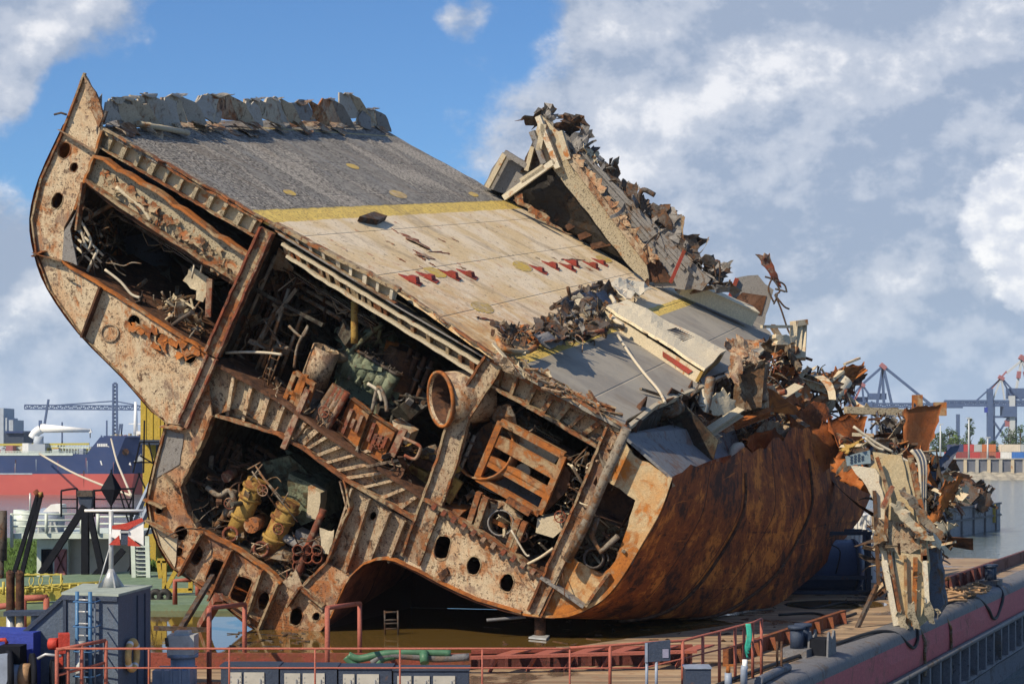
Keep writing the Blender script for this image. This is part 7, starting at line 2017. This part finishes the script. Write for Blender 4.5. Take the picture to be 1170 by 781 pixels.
MB().bx(U(994, 455, Yc3).x, U(1013, 455, Yc3).x, Yc3, Yc3 + 8, zt(456, Yc3), zt(449, Yc3)).build('machine_house', M['craneblue'], c3)
c4 = crane_root('gantry_crane', 984, 1040, 'smaller blue crane house with red apex left of the tall distant crane')
for (x0, y0, x1, y1, mm) in [(985, 439, 976, 458, 'cranered'), (985, 439, 996, 455, 'craneblue'), (985, 439, 987, 460, 'craneblue'), (985, 439, 970, 456, 'craneblue'), (976, 458, 976, 512, 'craneblue'), (996, 458, 996, 512, 'craneblue')]:
    mem(c4, 'stay', x0, y0, x1, y1, 1.0, mm, 1000)
mem(c4, 'apex', 983, 438, 988, 441, 2, 'cranered', 1000)
MB().bx(U(969, 455, 1000).x, U(1000, 455, 1000).x, 1000, 1010, zt(464, 1000), zt(459, 1000)).build('machine_house', M['craneblue'], c4)
MB().bx(U(970, 455, 1000).x, U(976, 455, 1000).x, 1000, 1008, zt(459, 1000), zt(447, 1000)).build('cabin', M['blue'], c4)
MB().bx(U(979, 455, 1000).x, U(993, 455, 1000).x, 1003, 1009, zt(459, 1000), zt(453, 1000)).build('cabin', M['craneblue'], c4)
tag(MB().bar(U(1094.5, 505, 1200), U(1094.5, 473, 1200), 2.2, 2.2).build('chimney', M['craneblue']), 'slim distant grey chimney left of the poplar', 'chimney')

# ================================================================== far background, left
# blue and red tanker
sh_ = empty('tanker_ship', V((-95, 392, WZ)), 'large blue and red hulled tanker moored across the water', 'ship')
YS = 386
xb = (182 - CX) / F * YS; x_f = (104 - CX) / F * YS; xa = -260.0
zB, zR, zF = zt(518.5, YS), zt(541, YS), zt(499, YS)
def hullpoly(z, x_bow):
    return [V((xa, YS, z)), V((x_bow - 11, YS, z)), V((x_bow - 6, YS + 2.5, z)), V((x_bow - 2, YS + 6.5, z)), V((x_bow, YS + 11, z)), V((x_bow - 2, YS + 15.5, z)), V((x_bow - 6, YS + 19.5, z)), V((x_bow - 11, YS + 22, z)), V((xa, YS + 22, z))]
def loft(z0, z1, b0, b1, m, name):
    A_, B_ = hullpoly(z0, b0), hullpoly(z1, b1)
    n_ = len(A_)
    MB().add(A_ + B_, [[i, (i + 1) % n_, (i + 1) % n_ + n_, i + n_] for i in range(n_)] + [list(range(n_))[::-1], [n_ + i for i in range(n_)]]).build(name, m, sh_)
loft(WZ - .5, zR, xb - 1, xb, M['shipred'], 'hull_bottom')
loft(zR + .002, zB, xb, xb + 2, M['shipblue'], 'hull_side')
fp_ = hullpoly(zB + .002, xb + 2); fp_[0].x = x_f - 1.0; fp_[-1].x = x_f - 1.0
top_ = hullpoly(zF, xb + 3.5); top_[0].x = x_f + 2.0; top_[-1].x = x_f + 2.0
n_ = len(fp_)
MB().add(fp_ + top_, [[i, (i + 1) % n_, (i + 1) % n_ + n_, i + n_] for i in range(n_)] + [[n_ + i for i in range(n_)]]).build('forecastle', M['shipblue'], sh_)
MB().bx((118 - CX) / F * YS, (162 - CX) / F * YS, YS + .2, YS + 1, zF, zt(497.5, YS)).build('bulwark', M['shipblue'], sh_)
MB().bx(xa, x_f - 4, YS - .12, YS - .01, zB - .3, zB + .25).build('deck_edge', M['palegreen'], sh_)
MB().bx(xa, xb - 28, YS - .06, YS - .005, zR - .15, zR + .15).build('water_line', M['paleship'], sh_)
rq = random.Random(31)
for k in range(14):      # rust and scrape streaks, welded plate seams
    u = rq.uniform(-20, 158); v0 = rq.uniform(520, 541)
    MB().prism([U(u, v0, YS - .03), U(u + rq.uniform(.3, 1.4), v0, YS - .03), U(u + .5, v0 + rq.uniform(8, 20), YS - .03)], V((0, .02, 0))).build('rust_streak', M[rq.choice(['brown', 'paleship', 'shipblue', 'cranered'])], sh_)
MB().tube([U(-30, 516.6, YS), U(100, 516.6, YS)], .06, 5).build('ship_rail', M['palegreen'], sh_)
for k in range(40):
    MB().bar(U(-28 + k * 3.3, 518.5, YS + .1), U(-28 + k * 3.3, 515.2, YS + .1), .07, .07).build('rail_post', M['palegreen'], sh_)
MB().tube([U(-30, 515.2, YS + .1), U(101, 515.2, YS + .1)], .06, 5).build('ship_rail', M['palegreen'], sh_)
# white bow name drawn as small letter blocks
b_ = MB()
for k, x in enumerate((111, 113, 115, 117, 119, 121)):
    b_.prism([U(x, 506.5, YS - .1), U(x + 1.5, 506.5, YS - .1), U(x + 1.5, 510, YS - .1), U(x, 510, YS - .1)], V((0, .05, 0)))
b_.prism([U(122, 508.5, YS - .1), U(125, 510, YS - .1), U(124.6, 510.6, YS - .1), U(121.8, 509.2, YS - .1)], V((0, .05, 0)))
b_.prism([U(114, 526, YS - .1), U(115.5, 526, YS - .1), U(117, 531, YS - .1), U(115.6, 531, YS - .1)], V((0, .05, 0)))
b_.prism([U(147, 530.5, YS - .1), U(148.6, 527.5, YS - .1), U(150, 531.5, YS - .1)], V((0, .05, 0)))
b_.build('bow_marks', M['whitep'], sh_)
MB().tube([U(143.5, 516, YS - .1 + 1.2), U(143.5, 516, YS - .5)], .75, 14).build('hawse_pipe', M['brown'], sh_)
# deck clutter of the tanker: pipes, manifolds, rails
rq = random.Random(12)
for k in range(46):
    u = rq.uniform(-6, 100); h_ = rq.uniform(2, 10)
    x = (u - CX) / F * YS; w_ = rq.uniform(.3, 1.6)
    MB().bx(x, x + w_, YS + rq.uniform(1, 10), YS + 12, zB, zB + h_ / F * YS).build('deck_fitting', M[rq.choice(['paleyellow', 'palegreen', 'cream', 'cranered', 'paleship', 'galv', 'whitep'])], sh_)
for v, mm in ((508, 'paleyellow'), (512, 'palegreen'), (515, 'cream')):
    MB().bar(U(-30, v, YS + 5), U(102, v - 1, YS + 5), .5, .5).build('deck_pipe', M[mm], sh_)
for k in range(16):
    u = 52 + k * 3.3
    MB().bar(U(u, 518, YS + 4), U(u, 508, YS + 4), .18, .18).build('pipe_support', M['palegreen'], sh_)
MB().bx(U(24, 510, YS).x, U(31, 510, YS).x, YS + 1, YS + 4, zB, zt(506, YS)).build('deck_locker', M['whitep'], sh_)
MB().bx(U(31, 510, YS).x, U(50, 510, YS).x, YS + 1, YS + 6, zB, zt(507, YS)).build('deck_house', M['paleship'], sh_)
MB().tube([U(44, 510, YS + 4), U(44, 498, YS + 4)], 1.1, 14).build('crane_pedestal', M['paleship'], sh_)
MB().tube(smooth_path([U(37, 500, YS + 4), U(41, 494, YS + 4), U(47, 490, YS + 4)]), 1.0, 10).build('crane_arm', M['whitep'], sh_)
MB().tube([U(47, 489, YS + 4), U(103, 491.5, YS + 4)], 1.0, 10, True, .4).build('crane_boom', M['whitep'], sh_)
MB().bar(U(102, 490, YS + 4), U(104, 494, YS + 4), .6, .6).build('boom_tip', M['whitep'], sh_)
MB().tube([U(103, 490, YS + 4), U(103, 500, YS + 4)], .12, 6).build('hook_line', M['scrapdark'], sh_)
MB().bar(U(46, 490, YS + 4), U(46, 480, YS + 4), .6, .6).build('boom_light', M['craneblue'], sh_)
for u, v in ((71, 482), (122, 480), (116, 497)):
    MB().bar(U(u, 510 if u < 100 else 500, YS + 8), U(u, v, YS + 8), .3, .3).build('light_mast', M['craneblue'], sh_)
MB().tube([U(155, 499, YS + 9), U(155, 459, YS + 9)], .55, 10, True, .3).build('foremast', M['whitep'], sh_)
MB().bx(U(149, 495, YS).x, U(158, 495, YS).x, YS + 6, YS + 10, zF, zt(492, YS)).build('mast_house', M['whitep'], sh_)
MB().bar(U(147, 484, YS + 9), U(163, 484, YS + 9), .2, .2).build('mast_yard', M['whitep'], sh_)
for k in range(8):
    u = 120 + k * 5.2
    MB().bx(U(u, 497, YS).x, U(u + 2, 497, YS).x, YS + 5, YS + 7, zF, zt(497 - rq.uniform(.5, 2.5), YS)).build('deck_fitting', M[rq.choice(['palegreen', 'cranered', 'cream'])], sh_)
for pts, lb in [([(45, 518), (80, 538), (112, 552), (150, 566)], 'pale mooring line sloping from the tanker side to the water'), ([(127, 501), (133, 525), (141, 545), (150, 566)], 'pale mooring line dropping steeply from the tanker bow')]:
    tag(MB().tube(smooth_path([U(x, y, 384 - i * 30) for i, (x, y) in enumerate(pts)]), .22, 6).build('mooring_line', M['paleline']), lb, 'rope')
# grey ship + blue block at the left edge, shipyard crane
gs = empty('grey_ship', V((-190, 640, WZ)), 'pale grey ship superstructure at the far left edge', 'ship')
def gbox(u0, u1, v0, v1, Y, m, name, r, dep=14):
    return MB().bx(U(u0, v0, Y).x, U(u1, v0, Y).x, Y, Y + dep, zt(v1, Y), zt(v0, Y)).build(name, M[m], r)
gbox(-60, 4, 466, 530, 640, 'paleship', 'superstructure', gs); gbox(-60, 8, 477, 530, 640.5, 'paleship', 'bridge_wing', gs); gbox(-60, 15, 479.5, 530, 641, 'paleship', 'hull_block', gs)
gbox(5, 27, 494, 512, 620, 'navy', 'blue_block', gs)
gbox(6, 26, 492, 494.5, 619, 'shipblue', 'upper_block', gs)
sy = empty('shipyard_crane', V((-190, 720, .9)), 'dark blue horizontal boom crane with lattice tower above the tanker', 'crane')
YY = 720
lattice(sy, 'jib', 28, 462.5, 161, 463.5, 4.5, 30, .55, 'craneblue', YY)
lattice(sy, 'tower', 129, 440, 130, 498, 0, 1, .5, 'craneblue', YY)
b_ = MB()
for x in (129, 134):
    for dy in (0, 2.2): b_.bar(U(x, 512, YY + dy), U(x - (.4 if x > 130 else -.4), 438, YY + dy), .7, .7)
for k in range(16):
    y0 = 510 - k * 4.4; b_.bar(U(129, y0, YY), U(134, y0 - 4.4, YY), .45, .45); b_.bar(U(134, y0, YY), U(129, y0 - 4.4, YY), .45, .45)
b_.build('tower_lattice', M['craneblue'], sy)
MB().bar(U(130, 438, YY), U(133, 438, YY), 1.0, 1.0).build('tower_top', M['craneblue'], sy)
for x0, y0, x1, y1 in [(131, 458, 60, 463), (131, 458, 158, 463), (55, 460, 51, 484), (137, 512, 140, 484), (134, 512, 137, 484), (140, 512, 138, 484)]:
    MB().bar(U(x0, y0, YY), U(x1, y1, YY), .5, .5).build('stay', M['craneblue'], sy)
MB().bar(U(51, 484, YY), U(55.5, 456, YY), .8, .8).build('hoist_mast', M['craneblue'], sy)

# ------------------------------------------------------------------ near left shore: grass, platform, A-frames, yellow tower, walkway
def gz(u, v, z=-.35):
    return ground(u, v, z)
tag(MB().prism([gz(-60, 657), gz(160, 648), gz(230, 643), gz(230, 622), gz(120, 617), gz(-60, 612)], V((0, 0, -4))).build('shore_ground', M['grass']), kind='structure')
b_ = MB()
rq = random.Random(4)
for k in range(5200):
    u = rq.uniform(-40, 215); v = rq.uniform(619, 655)
    p = gz(u, v)
    h_ = rq.uniform(.1, .4)
    b_.add([p, p + V((.12, 0, 0)), p + V((rq.uniform(-.25, .25), rq.uniform(-.2, .2), h_))], [[0, 1, 2]])
g_ = b_.build('shore_grass', M['grass']); tag(g_, kind='stuff')
gd = empty('green_pontoon_deck', ground(215, 678), 'green painted deck strip along the far edge of the pool', 'deck')
MB().prism([ground(x, y, .25) for x, y in [(-60, 690), (270, 690), (270, 655), (150, 652), (-60, 664)]], V((0, 0, -.24))).build('deck_plate', M['greendeck'], gd)
MB().strip([ground(-60, 690.5, .25), ground(270, 690.5, .25)], V((0, 0, -.25)), V((0, .1, 0))).build('deck_edge', M['greendeck'], gd)
# yellow walkway with hoops
yw = empty('yellow_walkway', ground(60, 690), 'yellow steel walkway with round hoops behind the blue deckhouse', 'walkway')
Yy = 70
for v in (676, 672.5, 669):
    MB().tube([U(-6, v + 4, Yy), U(122, v - 4, Yy + 1)], .08, 8).build('rail', M['paleyellow'], yw)
MB().bar(U(-6, 684, Yy), U(122, 676, Yy + 1), .5, .4).build('walkway_beam', M['paleyellow'], yw)
for k in range(13):
    MB().tube([U(k * 10, 680 - k * .6, Yy), U(k * 10, 672 - k * .6, Yy)], .06, 6).build('post', M['paleyellow'], yw)
for u in (31, 41, 52, 64):
    c_ = U(u, 663, Yy); MB().tube([c_ + V((math.cos(k * .3307) * .27, .1 * math.sin(k * .33), math.sin(k * .3307) * .27)) for k in range(20)], .022, 6, False).build('hoop', M['paleyellow'], yw)
MB().bar(U(26, 656, Yy), U(70, 656, Yy), .05, .05).build('rail', M['paleyellow'], yw)
for u in (20, 26, 70): MB().tube([U(u, 655, Yy), U(u, 676, Yy)], .05, 6).build('post', M['paleyellow'], yw)
MB().tube([U(4, 679, 66), U(4, 664, 66)], .06, 6).build('post', M['paleyellow'], yw)
# platform house
ph = empty('shore_platform', gz(70, 656), 'pale green railed platform on a grey house with a red crossed door', 'platform')
Yh = 92
gbox(42, 78, 616, 668, Yh, 'palegreen', 'house_wall', ph, 4); gbox(78, 150, 614, 668, Yh + .4, 'concrete', 'house_wall', ph, 4)
gbox(15, 150, 609, 615, Yh - 1.5, 'palegreen', 'platform_edge', ph, 6)
gbox(47, 60, 627, 655, Yh - .06, 'black', 'doorway', ph, .05)
dr_ = gbox(62, 76, 627, 658, Yh - .08, 'cranered', 'red_door', ph, .07)
b_ = MB(); b_.bar(U(63, 629, Yh - .12), U(75, 656, Yh - .12), .12, .04); b_.bar(U(75, 629, Yh - .12), U(63, 656, Yh - .12), .12, .04); b_.build('cross_brace', M['maroon'] if 'maroon' in M else M['coamdark'], dr_)
Yr = Yh - 1.6
for v in (587, 594, 601): MB().tube([U(13, v, Yr), U(93, v, Yr)], .05, 6).build('rail', M['palegreen'], ph)
for u in (13.5, 53, 93, 112): MB().tube([U(u, 586, Yr), U(u, 609 if u != 13.5 else 625, Yr)], .09, 8).build('post', M['palegreen'], ph)
for v in (590, 598): MB().tube([U(112, v, Yr), U(165, v, Yr)], .05, 6).build('rail', M['palegreen'], ph)
MB().tube([U(28, 610, Yh), U(28, 583, Yh)], .45, 14).build('tank', M['palegreen'], ph)
MB().tube([U(22, 605, Yh + 1), U(22, 582, Yh + 1)], .3, 12).build('tank', M['palegreen'], ph)
MB().tube([U(34.5, 584, Yh), U(34.5, 563, Yh)], .06, 6).build('light_pole', M['galv'], ph)
MB().tube([U(48, 596, Yh + .5), U(70, 596, Yh + .5)], .75, 16).build('cable_drum', M['steelgrey'], ph)
MB().prism([U(50, 583, Yh), U(58, 576, Yh), U(69, 576, Yh), U(70, 586, Yh), U(48, 587, Yh)], V((0, 1.2, 0))).build('white_cover', M['whitep'], ph)
b_ = MB()
for (x0, y0, x1, y1) in [(38, 610, 40, 596), (44, 610, 44, 600), (57, 610, 58, 596), (62, 596, 66, 610), (40, 600, 52, 600)]:
    b_.bar(U(x0, y0, Yh - .5), U(x1, y1, Yh - .5), .1, .1)
b_.build('platform_fittings', M['galv'], ph)
# navy A-frame with heads
af = empty('navy_frame', gz(100, 655), 'dark navy A frame mast structure standing before the platform', 'frame')
Ya = 86
for (x0, y0, x1, y1, w_) in [(97, 578, 47, 655, .32), (97.5, 583, 97.5, 664, .34), (102, 585, 117, 655, .28), (92, 584, 158, 586, .16), (150, 585, 150, 672, .14), (117, 655, 141, 628, .3), (100, 664, 127, 636, .2)]:
    MB().bar(U(x0, y0, Ya), U(x1, y1, Ya), w_, w_).build('frame_leg', M['black'], af)
MB().prism([U(88, 561, Ya), U(106, 561, Ya), U(104, 580, Ya), U(95, 584, Ya), U(90, 574, Ya)], V((0, .5, 0))).build('frame_head', M['navy'], af)
MB().bx(U(89, 560, Ya).x, U(106, 560, Ya).x, Ya - .1, Ya + .5, zt(567, Ya), zt(560, Ya)).build('head_cap', M['scrapdark'], af)
for u0, u1 in ((70, 88), (108, 152)):
    MB().tube(smooth_path([U(u0, 590, Ya + .5), U(u0, 563, Ya + .5), U(u0 + 2, 560, Ya + .5), U(u1 - 2, 558, Ya + .5), U(u1, 561, Ya + .5), U(u1, 590, Ya + .5)], 3), .05, 6).build('guard_rail', M['black'], af)
    for v in (570, 580): MB().tube([U(u0, v, Ya + .5), U(u1, v, Ya + .5)], .035, 6).build('guard_rail', M['black'], af)
b2_ = empty('leaning_fender_post', gz(25, 660), 'dark double post leaning left behind the platform rail with rusty tops', 'post')
for x0, y0, x1, y1 in [(43, 566, 16, 655), (46.5, 566, 25, 655)]:
    MB().bar(U(x0, y0, 88), U(x1, y1, 88), .2, .2).build('post_leg', M['black'], b2_)
MB().tube([U(40, 560, 88), U(44, 566, 88)], .14, 8).build('rusty_top', M['redrust'], b2_); MB().tube([U(46, 562, 88), U(47, 568, 88)], .14, 8).build('rusty_top', M['yellow'], b2_)
for u, v0, v1, lb in [(3.5, 583, 640, 'dark weathered mooring pile at the far left edge'), (0, 640, 690, 'short dark mooring pile below the taller one at the left edge')]:
    tag(MB().tube([U(u, v1, 90), U(u, v0, 90)], .2, 10).build('mooring_pile', M['scrapdark']), lb, 'pile')
# lattice stair / boom leaning against the yellow tower
lt_ = empty('lattice_boom', gz(165, 655), 'navy lattice boom leaning between the platform and the yellow tower', 'boom')
b_ = MB()
A_, B_ = (193, 508), (147, 606)
A2, B2 = (198, 514), (155, 612)
b_.bar(U(*A_, 90), U(*B_, 88), .2, .2); b_.bar(U(*A2, 90), U(*B2, 88), .24, .24); b_.bar(U(*A_, 91), U(*B_, 89), .16, .16)
for k in range(12):
    t0 = k / 12; t1 = (k + 1) / 12
    pa = U(*A_, 90).lerp(U(*B_, 88), t0); pb_ = U(*A2, 90).lerp(U(*B2, 88), t1)
    b_.bar(pa, pb_, .07, .07); b_.bar(U(*A2, 90).lerp(U(*B2, 88), t0), U(*A_, 90).lerp(U(*B_, 88), t1), .07, .07)
b_.build('boom_lattice', M['steelgrey'], lt_)
b_ = MB()
for (x0, y0, x1, y1) in [(152, 540, 160, 505), (160, 505, 190, 505), (165, 480, 164, 540), (152, 528, 186, 528), (142, 600, 172, 640), (172, 600, 142, 660), (158, 540, 185, 600), (170, 505, 182, 560), (145, 585, 160, 540), (160, 520, 186, 536), (184, 545, 168, 612), (140, 560, 152, 590), (136, 560, 148, 600)]:
    b_.bar(U(x0, y0, 89), U(x1, y1, 89), .07, .07)
b_.build('wire_stays', M['black'], lt_)
MB().prism([U(152, 528, 89), U(161, 518, 89), U(163, 526, 89)], V((0, .1, 0))).build('gusset', M['galv'], lt_)
yt = empty('yellow_tower', V((U(178, 640, 104).x, 104, -.3)), 'tall yellow box tower on a lattice base behind the wreck', 'tower')
gbox(160.5, 290, 440, 503, 104, 'yellowp', 'tower_body', yt, 3)
gbox(196, 232, 503.3, 668, 106, 'yellowp', 'tower_column', yt, 2)
gbox(163, 178, 503.3, 668, 104.5, 'yellowp', 'tower_column', yt, 2)
b_ = MB()
for k in range(4): b_.bx(U(166 + k * 8, 450, 104).x, U(166 + k * 8, 450, 104).x + .05, 103.96, 103.995, zt(502, 104), zt(448, 104))
b_.build('panel_seams', plain('yellow_seam', (.4, .27, .02), .1, .6, 2), yt)
MB().bar(U(160, 505, 103.8), U(188, 505, 103.8), .35, .3).build('tower_collar', M['navy'], yt)
gbox(178, 188, 503.5, 516, 104, 'navy', 'service_box', yt, 1)
# green stair and yellow frame right of it
st_ = empty('stair_tower', gz(165, 668), 'pale stair with thin railings beside the wreck behind the mast', 'stair')
b_ = MB()
for k in range(11):
    v = 624 + k * 4.6; b_.bx(U(152, v, 84).x, U(168, v, 84).x, 84, 84.8, zt(v + 1, 84), zt(v, 84))
b_.build('treads', M['palegreen'], st_)
for u in (151.5, 168): MB().bar(U(u, 612, 84), U(u + 2, 676, 84), .09, .2).build('stair_side', M['palegreen'], st_)
yf = empty('yellow_stand', ground(195, 680), 'yellow tubular stand at the pool edge beside the wreck', 'stand')
for (x0, y0, x1, y1) in [(188, 640, 188, 674), (188, 674, 220, 674), (190, 672, 204, 646), (180, 640, 196, 640), (181, 640, 184, 660), (218, 674, 218, 660)]:
    MB().bar(U(x0, y0, 74), U(x1, y1, 74), .18, .18).build('frame_bar', M['yellowp'], yf)
for u, lb in ((178, 'left of two black rubber tyres by the green deck edge'), (188, 'right of two black rubber tyres by the green deck edge')):
    c_ = U(u, 681, 72)
    tag(MB().tube([c_ + V((math.cos(k * .3307) * .2, 0, math.sin(k * .3307) * .2)) for k in range(20)], .13, 8, False).build('rubber_tyre', M['rubber']), lb, 'tyre', 'tyres at the green deck edge')
rb3 = empty('pool_barrier', ground(210, 690), 'red tubular barrier on the green deck beside the wreck', 'barrier')
MB().tube([U(200, 690, 68), U(200, 663, 68), U(218, 662, 68)], .1, 8).build('bar', M['rail'], rb3)
MB().tube([U(226, 680, 68), U(226, 664, 68)], .1, 8).build('post', M['rail'], rb3)
fd = []
for u, v, w_, lb in [(205, 719, 28, 0), (300, 728, 22, 0), (345, 734, 16, 0)]:
    pass
b_ = MB()
rq = random.Random(9)
for k in range(40):
    c_ = ground(rq.uniform(270, 360), rq.uniform(722, 748), .02)
    b_.bar(c_, c_ + V((rq.uniform(-.6, .6), rq.uniform(-.3, .3), .02)), .06, .03)
tag(b_.build('floating_debris', M['scrapdark']), kind='stuff')
# ================================================================== camera, light, sky
cam = bpy.data.cameras.new('camera')
cam.sensor_width = 36; cam.lens = 36 * F / 1170
cam.shift_y = (HY - 390.5) / 1170
cam.clip_start = .5; cam.clip_end = 20000
co = bpy.data.objects.new('camera', cam); COL.objects.link(co)
co.location = CAM; co.rotation_euler = (math.radians(90), 0, 0)
S.camera = co

SUN = (a * -.70 - d * .54 + nd * .47).normalized()      # direction towards the sun
sl = bpy.data.lights.new('sun', 'SUN'); sl.energy = 5.0; sl.angle = math.radians(.5); sl.color = (1, .84, .62)
so = bpy.data.objects.new('sun', sl); COL.objects.link(so)
so.rotation_euler = SUN.to_track_quat('Z', 'Y').to_euler(); so.location = (-60, -60, 80)

hm = bpy.data.materials.new('haze'); hm.use_nodes = True
for n_ in list(hm.node_tree.nodes):
    if n_.type == 'BSDF_PRINCIPLED': hm.node_tree.nodes.remove(n_)
ht = NT(hm); hv = ht.n('ShaderNodeVolumePrincipled')
hv.inputs['Color'].default_value = (.80, .88, 1.0, 1); hv.inputs['Density'].default_value = .00009; hv.inputs['Anisotropy'].default_value = .1
ht.l(hv.outputs[0], [n_ for n_ in hm.node_tree.nodes if n_.type == 'OUTPUT_MATERIAL'][0].inputs['Volume'])
tag(MB().bx(-2500, 2500, -200, 3300, WZ - 6, 68).build('haze', hm), kind='stuff')
W = bpy.data.worlds.new('World'); S.world = W; W.use_nodes = True
t = NT(W)
for n_ in list(W.node_tree.nodes): W.node_tree.nodes.remove(n_)
out = t.n('ShaderNodeOutputWorld'); bg = t.n('ShaderNodeBackground')
sky = t.n('ShaderNodeTexSky', sky_type='NISHITA')
sky.sun_disc = False
sky.sun_elevation = math.asin(SUN.z)
sky.sun_rotation = math.atan2(SUN.x, SUN.y)
sky.air_density = 1.0; sky.dust_density = .6; sky.ozone_density = 2.0
SKY_K = .085
dirv = t.n('ShaderNodeTexCoord').outputs['Generated']
nrm = t.n('ShaderNodeVectorMath', operation='NORMALIZE'); t.l(dirv, nrm.inputs[0]); dv = nrm.outputs[0]
st = t.scalev(dv, 1, 1, 1.35)
n1 = t.noise(st, 6.0, 10, .55, .1)
n2 = t.noise(st, 17, 9, .62, .0)
def blob(u, v, r, wgt):
    c = ray(u, v).normalized()
    k = t.n('ShaderNodeVectorMath', operation='DOT_PRODUCT'); t.l(dv, k.inputs[0]); k.inputs[1].default_value = c
    ca = math.cos(math.atan(r / F))
    return t.math('MULTIPLY', t.step(k.outputs['Value'], ca, 1.0), wgt)
cov = t.math('ADD', t.math('MULTIPLY', n1, .70), t.math('MULTIPLY', n2, .30))
for (u, v, r, w_) in [(960, 190, 420, .30), (1120, 60, 420, .14), (820, 120, 230, .12), (780, 10, 180, .08), (60, 0, 190, .13), (170, -30, 160, .05), (560, 110, 130, .13), (20, 400, 230, .17), (60, 440, 200, .08), (30, 385, 90, .06),
                      (380, 60, 240, -.16), (200, 100, 200, -.14), (610, 40, 80, -.08), (860, 30, 70, -.10), (0, 80, 60, .12), (1150, 440, 200, .05), (525, 0, 60, .12), (40, 230, 160, -.10), (690, 20, 40, .05), (1140, 250, 130, .12)]:
    cov = t.math('ADD', cov, blob(u, v, r, w_))
n2b = t.noise(t.scalev(dv, 1, 1, 1.15), 30, 8, .6, .0)
cov = t.math('ADD', cov, t.math('MULTIPLY', t.math('SUBTRACT', n2b, .5), .10))
mask = t.step(cov, .50, .60)
# cloud body: lit tops, blue grey bases
m1 = t.noise(t.scalev(dv, 1, 1, 1.6), 8, 10, .58, .1)
off_ = t.n('ShaderNodeVectorMath', operation='ADD'); t.l(st, off_.inputs[0]); off_.inputs[1].default_value = (-.014, 0, .022)
rel = t.math('MULTIPLY', t.math('SUBTRACT', n1, t.noise(off_.outputs[0], 6.0, 10, .55, .1)), 1.9)
off2 = t.n('ShaderNodeVectorMath', operation='ADD'); t.l(st, off2.inputs[0]); off2.inputs[1].default_value = (-.006, 0, .010)
rel = t.math('ADD', rel, t.math('MULTIPLY', t.math('SUBTRACT', n2, t.noise(off2.outputs[0], 17, 9, .62, .0)), .65))
lit = t.math('ADD', t.math('ADD', t.math('MULTIPLY', t.math('SUBTRACT', m1, .5), .8), t.math('ADD', rel, .5)), t.math('ADD', blob(1150, 240, 130, .16), t.math('ADD', blob(820, 130, 240, .08), t.math('ADD', blob(1000, 420, 120, .05), t.math('ADD', blob(20, 20, 240, -.10), blob(40, 400, 110, .08))))))
lit = t.math('ADD', lit, t.math('ADD', blob(1000, 40, 330, -.10), t.math('ADD', blob(960, 330, 200, -.05), blob(1080, 150, 120, -.04))))
cc = t.mix(t.step(lit, .38, .56), (.30, .36, .47), (.46, .50, .58))
cc = t.mix(t.step(lit, .54, .74), cc, (.76, .76, .78))
cum = t.math('ADD', blob(1225, 262, 150, .85), t.math('ADD', t.math('MULTIPLY', t.math('SUBTRACT', n2, .5), 1.5), t.math('MULTIPLY', t.math('SUBTRACT', n2b, .5), .9)))
cc = t.mix(t.math('MULTIPLY', t.step(cum, .26, .50), .85), cc, t.mix(t.step(lit, .42, .60), (.62, .64, .70), (.92, .90, .87)))
hz = t.n('ShaderNodeSeparateXYZ'); t.l(dv, hz.inputs[0])
skyc = t.n('ShaderNodeVectorMath', operation='SCALE'); t.l(sky.outputs[0], skyc.inputs[0]); skyc.inputs['Scale'].default_value = SKY_K
skyb = t.mix(1.0, skyc.outputs[0], (.62, .92, 1.25), 'MULTIPLY')
c = t.mix(t.math('MULTIPLY', mask, .92), skyb, cc)
# pale haze band low over the horizon
c = t.mix(t.math('MULTIPLY', t.step(hz.outputs[2], .10, .0), .5), c, (.38, .51, .70))
t.l(c, bg.inputs['Color']); bg.inputs['Strength'].default_value = 1.0
t.l(bg.outputs[0], out.inputs[0])

S.view_settings.view_transform = 'Standard'
S.view_settings.look = 'None'
S.view_settings.exposure = .3
S.view_settings.gamma = 1.0
S.view_settings.use_curve_mapping = False
S.render.engine = 'CYCLES'
S.cycles.max_bounces = 6
S.cycles.diffuse_bounces = 3
S.cycles.glossy_bounces = 3
S.cycles.use_denoising = True
